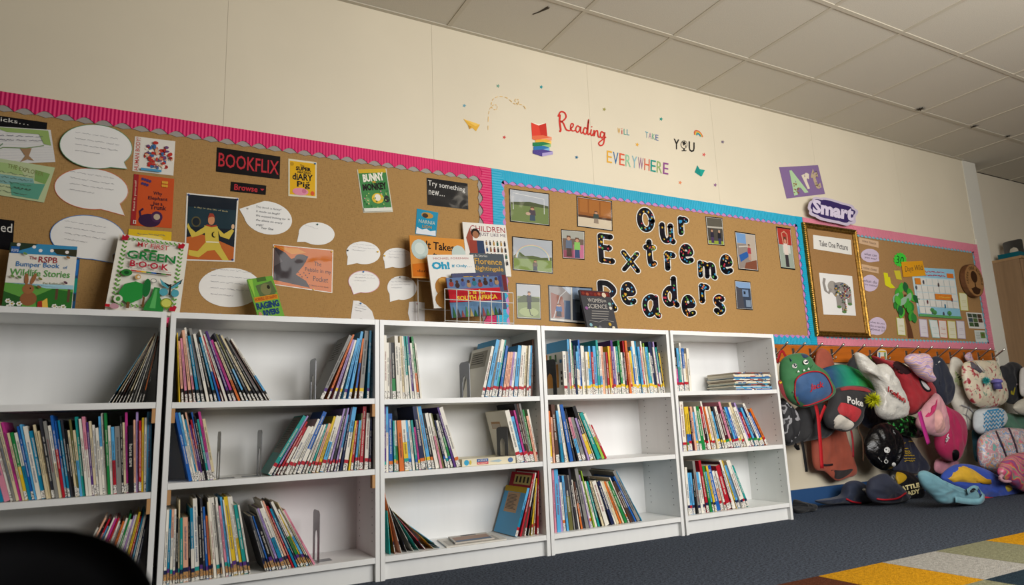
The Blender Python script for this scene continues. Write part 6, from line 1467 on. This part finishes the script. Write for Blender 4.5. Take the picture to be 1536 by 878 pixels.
# neon pompom
c = GRN.c; p = at_y(1310.5, 600, -.36); mb = MB(); rd = random.Random(6); r = empty('pompom', (p.x, p.y, p.z-.05)); tag(r, 'neon yellow fluffy pompom hanging right of the lettered backpack', 'pompom')
ym = M('b9bd14', .8)
for k in range(260):
    d = Vector((rd.gauss(0, 1), rd.gauss(0, 1), rd.gauss(0, 1))).normalized(); l = rd.uniform(.045, .062)
    t = d.cross(Vector((.3, .5, .8))).normalized()*.005; u = d.cross(t).normalized()*.005
    mb.add([p+t, p-t*.5+u, p-t*.5-u, p+d*l], [(0, 1, 3), (1, 2, 3), (2, 0, 3)], ym)
o = mb.build('fluff', r); o['kind'] = 'stuff'
# --- white carrier bag, red bag and others behind
s = bag('bag', 'small black bag behind the handles of the white carrier bag', 'bag', [(1271, 548), (1278, 536), (1287, 535), (1294, 545), (1294, 560), (1282, 566), (1273, 562)], -.11, .04, .03, '17181d', seed=7)
s = bag('bag', 'small black and lime bag between white carrier and red rucksack', 'bag', [(1296, 540), (1304, 533), (1312, 538), (1318, 548), (1310, 556), (1298, 552)], -.12, .04, .03, '1c2220', seed=8)
strap(s.root, 'lime_trim', [s.surf(x, y, .004) for x, y in ((1305, 535), (1310, 541), (1314, 549))], .018, M('6fae1e', .6))
s = bag('backpack', 'red cloth rucksack right of the white carrier bag', 'backpack', [(1307, 534), (1321, 539), (1339, 542), (1357, 550), (1376, 562), (1390, 574), (1399, 588), (1396, 603), (1387, 612), (1376, 615), (1368, 623), (1358, 618), (1352, 600), (1342, 575), (1328, 555), (1316, 545)], -.19, .11, .07, '9a1420', seed=9, wr=.007, n=64)
s.patch([(1339, 546), (1346, 542), (1358, 548), (1367, 558), (1358, 562), (1344, 556)], M('2c1418', .8), .002, .006, name='mesh_pocket', root=s.root); s.patch([(1378, 567), (1384, 570), (1392, 578), (1397, 586), (1390, 588), (1382, 580)], M('17171a', .6), .003, .003, name='black_edge', root=s.root); s.patch([(1380, 570.5), (1384, 572), (1390, 578.5), (1394.5, 585), (1390, 585.5), (1383.5, 579)], M('c9c6c4', .5), .008, .002, name='white_patch', root=s.root)
s = bag('carrier_bag', 'white plastic carrier bag with red lettering hanging on a hook', 'bag', [(1282, 531), (1287, 530), (1295, 536), (1306, 548), (1327, 546), (1335, 560), (1346, 576), (1356, 596), (1360, 614), (1357, 625), (1340, 630), (1324, 629), (1314, 618), (1316, 590), (1305, 568), (1290, 555)], -.295, .09, .06, 'c3c0b8', 'plastic_film', .35, seed=10, wr=.013, sc=16, n=72)
A = s.art(.010); A.text('Icelan', ((1330, 579.5), (1357, 597), (1356, 605), (1329.5, 587.5)), 'b0242c', .03); A.emit(s.root)
s = bag('tag_card', 'small striped paper tag on the coat rail behind the red rucksack', 'tag', [(1317, 526), (1329, 526), (1329, 541), (1318, 541)], -.065, .003, .003, 'cfc9bb', 'plain', seed=11, wr=0, p=8, n=24)
A = s.art(.001); A.rect(1317.5, 526.5, 1328.5, 528.5, 'c9a52c').rect(1317.5, 529, 1320, 539, '5a86a5').rect(1326, 529, 1328.5, 539, '5f8a5a').rect(1321, 535, 1327, 540, 'c4663a'); A.emit(s.root)
s = bag('cloth_bag', 'pastel swirl patterned cloth bag hanging from its hook', 'bag', [(1357, 537), (1365, 531), (1376, 531), (1386, 531), (1395, 541), (1394, 557), (1398, 573), (1388, 571), (1376, 563), (1367, 552), (1359, 545)], -.305, .08, .05, 'b79fb5', 'swirl', seed=12, wr=.01)
s = bag('jacket', 'navy jacket with white tabs hanging right of the swirl bag', 'jacket', [(1395, 541), (1404, 534.5), (1413, 542), (1421, 558), (1428, 583), (1427, 600), (1419, 608), (1408, 597), (1400, 580), (1396, 560)], -.19, .06, .05, '141c30', seed=13, wr=.008, folds=(70, .3))
A = s.art(.003); A.poly([(1402, 546), (1409, 541.5), (1410, 543), (1403, 548)], 'b5b5b0', 'tabs').poly([(1406, 573), (1408.5, 573), (1409.5, 580), (1407, 580)], 'b5b5b0', 'tabs'); A.emit(s.root)
s = bag('tote_bag', 'white cloth tote bags with green printed handle', 'bag', [(1427, 538), (1434, 536), (1441, 542), (1447, 560), (1455, 588), (1464, 612), (1473, 632), (1460, 645), (1446, 643), (1437, 625), (1427, 604), (1423, 580), (1424, 556)], -.145, .06, .05, 'c2beb2', seed=14, wr=.012, folds=(60, -.4))
s.patch([(1426, 557), (1432, 556), (1447, 574), (1442, 581), (1433, 574), (1427, 566)], M('a9b58c', .6), .003, .002, name='printed_panel', root=s.root)
A = s.art(.008)
for k in range(4): A.poly([(1429+2.6*k, 560+3.0*k), (1433+2.6*k, 558.5+3*k), (1434+2.6*k, 560+3*k), (1430+2.6*k, 561.5+3*k)], '3a4434', 'print')
A.line([(1440, 608), (1452, 612), (1464, 626)], 1.4, '8f8f92', 'check_lines').line([(1436, 618), (1450, 624), (1462, 640)], 1.2, '8f8f92', 'check_lines').line([(1452, 606), (1448, 622), (1450, 640)], 1.2, '8f8f92', 'check_lines').emit(s.root)
# --- pink things
s = bag('backpack', 'pale pink backpack with hot pink trim below the red rucksack', 'backpack', [(1384, 612), (1398, 596), (1404, 590), (1411, 600), (1417, 622), (1421, 644), (1412, 655), (1398, 654), (1384, 648), (1374, 636)], -.295, .07, .06, 'c08a92', seed=15, wr=.010)
s.patch([(1384, 616), (1400, 596), (1404, 588), (1406, 602), (1402, 618), (1392, 626), (1382, 624)], M('b51a5c', .55, 'fabric'), .004, .010, name='hot_pink_flap', root=s.root)
strap(s.root, 'strap', spx([(1379, 618), (1385, 640), (1393, 666)], -.37), .042, M('b02a7c', .6))
s.patch([(1402, 620), (1410, 616), (1417, 640), (1414, 648), (1404, 648)], M('cf9a94', .7, 'fabric'), .004, .02, name='pencil_pocket', root=s.root)
s = bag('gym_sack', 'magenta gym sack with pale lettering and a black toggle', 'bag', [(1408, 605), (1420, 611), (1437, 622), (1445.5, 645), (1443, 668), (1437, 686), (1430, 693), (1414, 688), (1403, 670), (1404, 640), (1406, 620)], -.18, .09, .06, 'a5124c', seed=16, wr=.010, folds=(45, .9))
A = s.art(.006); A.text('mer', ((1409, 671), (1421, 650), (1425, 654), (1413, 675)), 'c9c3c4', .03); A.emit(s.root)
s.patch([(1429, 677), (1436, 675), (1438, 684), (1434, 692), (1429, 690)], M('0f0f11', .4), .004, .015, name='toggle', root=s.root, n=20)
s = bag('cloth', 'pale pink cloth hanging below the magenta gym sack', 'cloth', [(1404, 690), (1420, 688), (1438, 694), (1428, 706), (1414, 712), (1402, 706)], -.11, .03, .03, 'bb7d8c', seed=17)
# --- black, navy, sequin
s = bag('bag', 'black bag with green sequins below the red rucksack', 'bag', [(1328, 630), (1345, 624), (1364, 624), (1382, 634), (1389, 648), (1378, 657), (1360, 655), (1340, 648), (1330, 642)], -.165, .06, .05, '0a120c', 'sequin', .3, seed=18)
s = bag('hoodie', 'navy hooded top with yellow back print hanging down to the floor heap', 'clothing', [(1340, 640), (1358, 645), (1368, 660), (1380, 682), (1395, 702), (1382, 710), (1360, 710), (1340, 706), (1332, 680)], -.10, .04, .03, '11162e', seed=19, wr=.01, folds=(60, .6))
A = s.art(.004)
for k, (a, b, y) in enumerate(((1349, 1358, 665), (1362, 1368, 662.5), (1356, 1361, 673), (1355, 1363, 677), (1356, 1365, 680), (1353, 1370, 683.5), (1354, 1371, 688), (1355, 1370, 691.5))): A.scrib(a, y-.9, b, y+.9, 'b5952a', 14, 1.1, 60+k, part='back_print')
A.emit(s.root)
s = bag('plastic_sack', 'glossy black plastic sack printed with white footballs', 'bag', [(1304, 648), (1312, 638), (1326, 634), (1340, 642), (1350, 660), (1350, 684), (1340, 700), (1326, 706), (1310, 698), (1298, 680), (1297, 664)], -.205, .09, .06, '0c0c0e', 'plastic_film', .22, seed=20, wr=.012, sc=17)
A = s.art(.005)
for x, y, q in ((1329.5, 675.5, 4.6), (1328, 692.5, 3.2), (1339.5, 697, 3)): A.ell(x, y, q, q, 'c9c9c6', 'football_print').ell(x-.25*q, y-.2*q, .3*q, .3*q, '1a1a1c', 'football_print', 6).ell(x+.5*q, y+.3*q, .25*q, .25*q, '1a1a1c', 'football_print', 6)
A.scrib(1313, 681, 1321, 685, 'b9b9b6', 16, .9, 71, part='football_print', slope=1.3); A.line([(1310, 651), (1315, 653)], 1.2, 'b9b9b6', 'football_print'); A.emit(s.root)
s = bag('bag', 'dark navy bag in shadow behind the white carrier bag', 'bag', [(1286, 606), (1305, 598), (1322, 602), (1336, 622), (1332, 640), (1312, 644), (1294, 636)], -.105, .05, .05, '131a30', seed=40)
s = bag('bag', 'teal blue bag strap and cloth hidden between chevron and flowered bags', 'cloth', [(1459, 645), (1466, 640), (1470, 660), (1469, 690), (1463, 690), (1460, 665)], -.12, .03, .03, '2f6a80', seed=41)
# --- flowered bag, black coat, white plush, chevron bag
s = bag('tote_bag', 'flowered oilcloth bag with a purple bottle in its pocket', 'bag', [(1446, 545), (1460, 541), (1478, 541), (1492, 542), (1497, 560), (1507, 580), (1508, 600), (1498, 609), (1480, 612), (1464, 609), (1453, 598), (1446, 580), (1443, 560)], -.25, .08, .06, 'b5a894', 'floral', .4, seed=21, wr=.006, n=64)
p = s.surf(1495, 569); ytop = p.y-.02
s.patch([(1452, 545), (1458, 543), (1465, 549), (1473, 556), (1470, 560), (1461, 554), (1455, 553)], M('57525a', .6), .004, .01, name='pocket_opening', root=s.root)
strap(s.root, 'white_handle', [s.surf(x, y, .012) for x, y in ((1461, 543), (1467, 550), (1474, 558))], .02, M('c4bfb6', .4))
b = at_y(1495, 572, ytop-.02); r = empty('bottle', (b.x, b.y, b.z-.06)); tag(r, 'lilac drinking bottle lid sticking out of the flowered bag', 'bottle')
mb = MB(); mb.tube([(b.x, b.y, b.z-.06), (b.x, b.y, b.z-.01)], .028, M('4f4a80', .4), 14); mb.build('body', r, True)
MB().tube([(b.x, b.y, b.z-.012), (b.x, b.y, b.z+.002), (b.x, b.y, b.z+.012), (b.x, b.y, b.z+.018)], [.036, .036, .028, .008], M('6a63a5', .4), 16).build('lid', r, True)
MB().tube([(b.x+.03, b.y, b.z), (b.x+.05, b.y-.004, b.z-.006)], .007, M('6a63a5', .4), 8).build('spout', r, True)
p = s.surf(1473, 571.5, .03); r = empty('pompom', (p.x, p.y, p.z-.03)); tag(r, 'small teal fluffy pompom on the flowered bag', 'pompom'); mb = MB(); rd = random.Random(16)
for k in range(170):
    d = Vector((rd.gauss(0, 1), rd.gauss(0, 1), rd.gauss(0, 1))).normalized(); l = rd.uniform(.026, .034); t = d.cross(Vector((.3, .5, .8))).normalized()*.004; u = d.cross(t).normalized()*.004
    mb.add([p+t, p-t*.5+u, p-t*.5-u, p+d*l], [(0, 1, 3), (1, 2, 3), (2, 0, 3)], M('2a9a98', .8))
mb.build('fluff', r)['kind'] = 'stuff'
s = bag('loop_cloth', 'purple checked cloth loop on a hook above the flowered bag', 'cloth', [(1447, 534), (1455, 528), (1458, 535), (1460, 542), (1452, 543)], -.07, .02, .02, '8a6f95', 'swirl', seed=31)
s = bag('coat', 'black coat with a small yellow emblem right of the flowered bag', 'coat', [(1500, 552), (1507, 548), (1516, 543), (1526, 546), (1531, 555), (1531, 585), (1529, 604), (1516, 606), (1507, 600), (1502, 580)], -.17, .06, .05, '0f1119', seed=22)
A = s.art(.004); A.poly([(1515, 588), (1517, 586), (1518.5, 590), (1521, 581), (1522.5, 582), (1520, 593), (1516, 592)], '8f8424', 'emblem').ell(1525, 577, 1.5, 1.5, 'b5a0a4', 'emblem'); A.emit(s.root)
s = bag('bag', 'white bag with dark print cut off by the right picture edge', 'bag', [(1531, 556), (1540, 552), (1556, 560), (1556, 592), (1540, 596), (1531, 590)], -.255, .05, .05, 'b8b4b0', 'patchy' if False else 'fabric', seed=23)
A = s.art(.004); A.ell(1534, 562, 1.6, 2, '26262a', 'print').ell(1536, 575, 1.6, 3, '26262a', 'print').ell(1533, 586, 1.4, 1.6, '9a2c34', 'print'); A.emit(s.root)
s = bag('plush_bag', 'plain cream plush bag at the right picture edge', 'bag', [(1520, 612), (1527, 602), (1540, 598), (1556, 604), (1558, 616), (1546, 623), (1530, 622)], -.27, .06, .05, 'b5b0a2', seed=24, wr=.003)
s = bag('bag', 'dusty green bag under the cream plush bag', 'bag', [(1502, 622), (1515, 620), (1530, 622), (1548, 622), (1556, 640), (1545, 652), (1525, 652), (1508, 642)], -.175, .06, .06, '4d7560', seed=25)
s = bag('bag', 'blue and white zigzag patterned cloth bag', 'bag', [(1462, 620), (1472, 613), (1490, 611), (1502, 616), (1506, 630), (1498, 643), (1484, 651), (1470, 652), (1461, 642)], -.225, .08, .06, 'b8bfc3', seed=26, wr=.004)
A = s.art(.004)
for k in range(6):
    y0 = 616+6.0*k; pts = []
    for i in range(17):
        x = 1463+2.6*i; yy = y0+(3.2 if i % 2 else -.8)-.14*(x-1463)
        if s.rad(at_y(x, yy, s.yc-s.tf*.7).x, at_y(x, yy, s.yc-s.tf*.7).z) < .95: pts.append((x, yy))
    if len(pts) > 2: A.line(pts, 2.6, '3f86b0', 'zigzag_print')
A.emit(s.root)
# --- bags on the floor
yS = -.30
s = bag('backpack', 'pastel flowered iridescent backpack standing on the floor heap', 'backpack', [(1469, 662), (1479, 650), (1498, 643), (1520, 642), (1545, 648), (1556, 670), (1556, 706), (1530, 722), (1500, 716), (1478, 706), (1470, 694)], -.34, .12, .12, '9a8f92', 'pastel', .35, seed=27, wr=.006, n=64)
for q in ([(1492, 646), (1502, 668), (1510, 690)], [(1512, 643), (1520, 662), (1526, 685)]): MB().tube([s.surf(x, y, .006) for x, y in smooth(q, 5)], .006, M('3a2f3c', .5), 6).build('zip', s.root, True)
yT = floor_y(1520, 738)
s = bag('bag', 'shiny pink rainbow striped bag at the lower right edge', 'bag', [(1497, 706), (1507, 688), (1522, 681), (1545, 678), (1556, 690), (1556, 735), (1536, 738), (1518, 727), (1503, 718)], -.60, .07, .06, 'a5466a', 'rainbow', .3, seed=28, wr=.008)
MB().tube([s.surf(x, y, .012) for x, y in smooth([(1500, 713), (1497, 718), (1503, 722), (1512, 722)], 5)], .011, M('b58a94', .5), 7).build('handle', s.root, True)
yU = floor_y(1477, 749)
s = bag('kit_bag', 'bright blue and yellow kit bag lying on the floor', 'bag', [(1412, 716), (1424, 702), (1440, 696), (1462, 699), (1484, 709), (1507, 722), (1530, 734), (1550, 740), (1550, 749), (1500, 750), (1470, 749), (1440, 740), (1420, 728)], -.48, .09, .10, '1c3f9a', seed=29, wr=.007, n=72, zmin=.002)
s.patch([(1413, 715), (1424, 703), (1438, 698), (1456, 703), (1470, 712), (1483, 723), (1462, 725), (1440, 723), (1424, 724)], M('c3981c', .6, 'fabric'), .003, .012, name='yellow_panel', root=s.root)
strap(s.root, 'yellow_strap', [s.surf(x, y, .012) for x, y in ((1462, 719), (1472, 722), (1484, 723))], .03, M('b5881c', .6)); strap(s.root, 'red_edge', [s.surf(x, y, .004) for x, y in ((1472, 746), (1482, 747), (1492, 748))], .012, M('a82432', .6))
s.patch([(1508, 730), (1514, 728), (1519, 734), (1512, 738)], M('b9a23c', .5), .003, .004, name='yellow_badge', root=s.root, n=16)
yV = floor_y(1420, 757)
s = bag('cloth_bag', 'light blue cloth bag with a folded strap on the floor', 'bag', [(1377, 712), (1386, 706), (1398, 714), (1416, 723), (1436, 731), (1450, 736), (1460, 736), (1470, 745), (1474, 751), (1464, 757), (1440, 754), (1412, 756), (1398, 744), (1384, 730)], -.60, .06, .06, '5f8c98', seed=30, wr=.006, n=72, zmin=.002)
strap(s.root, 'strap', [s.surf(x, y, .02) for x, y in smooth([(1446, 738), (1454, 733), (1462, 734), (1470, 744), (1464, 752), (1446, 752), (1428, 749)], 4)], .035, M('6a98a4', .7, 'fabric'))
s.patch([(1448, 735), (1456, 730), (1461, 734), (1455, 739)], M('14141a', .8), .012, .012, name='dark_lining', root=s.root, n=18)
s = bag('bag', 'black and gold bag lettered BATTLE READY in the floor heap', 'bag', [(1334, 712), (1342, 706), (1358, 707), (1370, 714), (1380, 727), (1382, 744), (1372, 751), (1356, 748), (1342, 738), (1334, 726)], -.20, .07, .06, '141416', 'plastic_film', .35, seed=32, wr=.006, zmin=.002)
s.patch([(1335, 714), (1343, 708), (1356, 711), (1360, 718), (1350, 726), (1338, 726)], M('a8861c', .5), .003, .004, name='gold_patch', root=s.root)
A = s.art(.006); A.text('BATTLE', ((1345, 731), (1377, 724), (1378.5, 731), (1346, 738)), 'c9bd8a', .05).text('READY', ((1349, 740), (1378, 733), (1379, 740), (1352, 746)), 'c9bd8a', .05); A.emit(s.root)
s = bag('bag', 'navy bag with red piping between the black sack and gold bag', 'bag', [(1303, 722), (1314, 714), (1328, 711), (1342, 724), (1356, 738), (1364, 747), (1350, 754), (1330, 756), (1310, 753), (1300, 740)], -.29, .07, .06, '151d33', seed=33, wr=.008, zmin=.002)
MB().tube([s.surf(x, y, .003) for x, y in smooth([(1311, 748), (1326, 750), (1345, 748), (1358, 740)], 5)], .006, M('a01c28', .5), 6).build('piping', s.root, True)
s = bag('bag', 'navy bag with white toggle lying below the rust jacket', 'bag', [(1222, 752), (1245, 748), (1262, 742), (1268, 726), (1282, 721), (1297, 727), (1306, 742), (1305, 754), (1285, 757), (1262, 756), (1240, 757)], floor_y(1280, 758)+.015, .06, .05, '16233c', seed=34, wr=.008, zmin=.002)
s.patch([(1293, 735), (1297, 733), (1303, 738), (1300, 741)], M('b9b9b5', .4), .004, .008, name='toggle', root=s.root, n=14); MB().tube([s.surf(x, y, .003) for x, y in smooth([(1269, 749), (1278, 753), (1291, 755)], 5)], .006, M('a81c28', .5), 6).build('piping', s.root, True)
s = bag('cloth_heap', 'crumpled black cloth on the carpet beside the last bookcase', 'cloth', [(1191, 750), (1200, 752), (1212, 755), (1224, 758), (1222, 766), (1208, 768), (1196, 771), (1190, 764)], floor_y(1205, 770)+.02, .05, .04, '101114', seed=35, wr=.012, sc=22, zmin=.002)
# ================================================================== CHAIR AT THE LOWER LEFT CORNER
r = empty('chair', (-.24, -2.62, 0)); tag(r, 'small black plastic chair seen from behind at the lower left corner', 'chair')
PL = M('17181b', .6)
yb_ = -2.40; xc = -.235
outl = []
for i in range(25):
    a = math.pi*i/24; cx_ = math.cos(a); sx_ = math.sin(a)
    outl.append((xc+.175*math.copysign(abs(cx_)**.45, cx_), .36+.178*abs(sx_)**.62))
outl += [(xc-.15, .30), (xc+.15, .30)]
mb = MB(); vs = []; fs = []
def bend(x, z): return yb_+.06*((x-xc)/.165)**2*-1+.03*(z-.4)
O = outl; n = len(O); rings = 6
cxz = (xc, .42)
for side in (0, 1):
    for k in range(rings):
        q = 1-k/rings
        for x, z in O:
            X, Z = cxz[0]+(x-cxz[0])*q, cxz[1]+(z-cxz[1])*q; t = .012*(1-q**8)+.004
            vs.append(Vector((X, bend(X, Z)+(t if side else -t), Z)))
    vs.append(Vector((cxz[0], bend(*cxz)+(.016 if side else -.016), cxz[1])))
h = rings*n+1
for side in (0, 1):
    b0 = side*h
    for k in range(rings-1):
        for i in range(n): fs.append((b0+k*n+i, b0+k*n+(i+1) % n, b0+(k+1)*n+(i+1) % n, b0+(k+1)*n+i))
    for i in range(n): fs.append((b0+(rings-1)*n+i, b0+(rings-1)*n+(i+1) % n, b0+rings*n))
for i in range(n): fs.append((i, (i+1) % n, h+(i+1) % n, h+i))
mb.add(vs, fs, PL); mb.build('backrest', r, True)
mb = MB(); mb.box((xc-.17, -2.78, .285), (xc+.17, -2.44, .305), PL); o = mb.build('seat', r)
bv = o.modifiers.new('bevel', 'BEVEL'); bv.width = .008; bv.segments = 2
for sx in (-1, 1):
    for yy, y2 in ((-2.76, -2.80), (-2.46, -2.40)):
        MB().tube([(xc+sx*.14, yy, .288), (xc+sx*.165, y2, .004)], .009, M('2a2b2e', .35, 'metal'), 8).build('leg', r, True)
    MB().tube([(xc+sx*.12, -2.452, .292), (xc+sx*.13, -2.425, .31), (xc+sx*.13, -2.425, .36)], .008, M('2a2b2e', .35, 'metal'), 8).build('back_bracket', r, True)
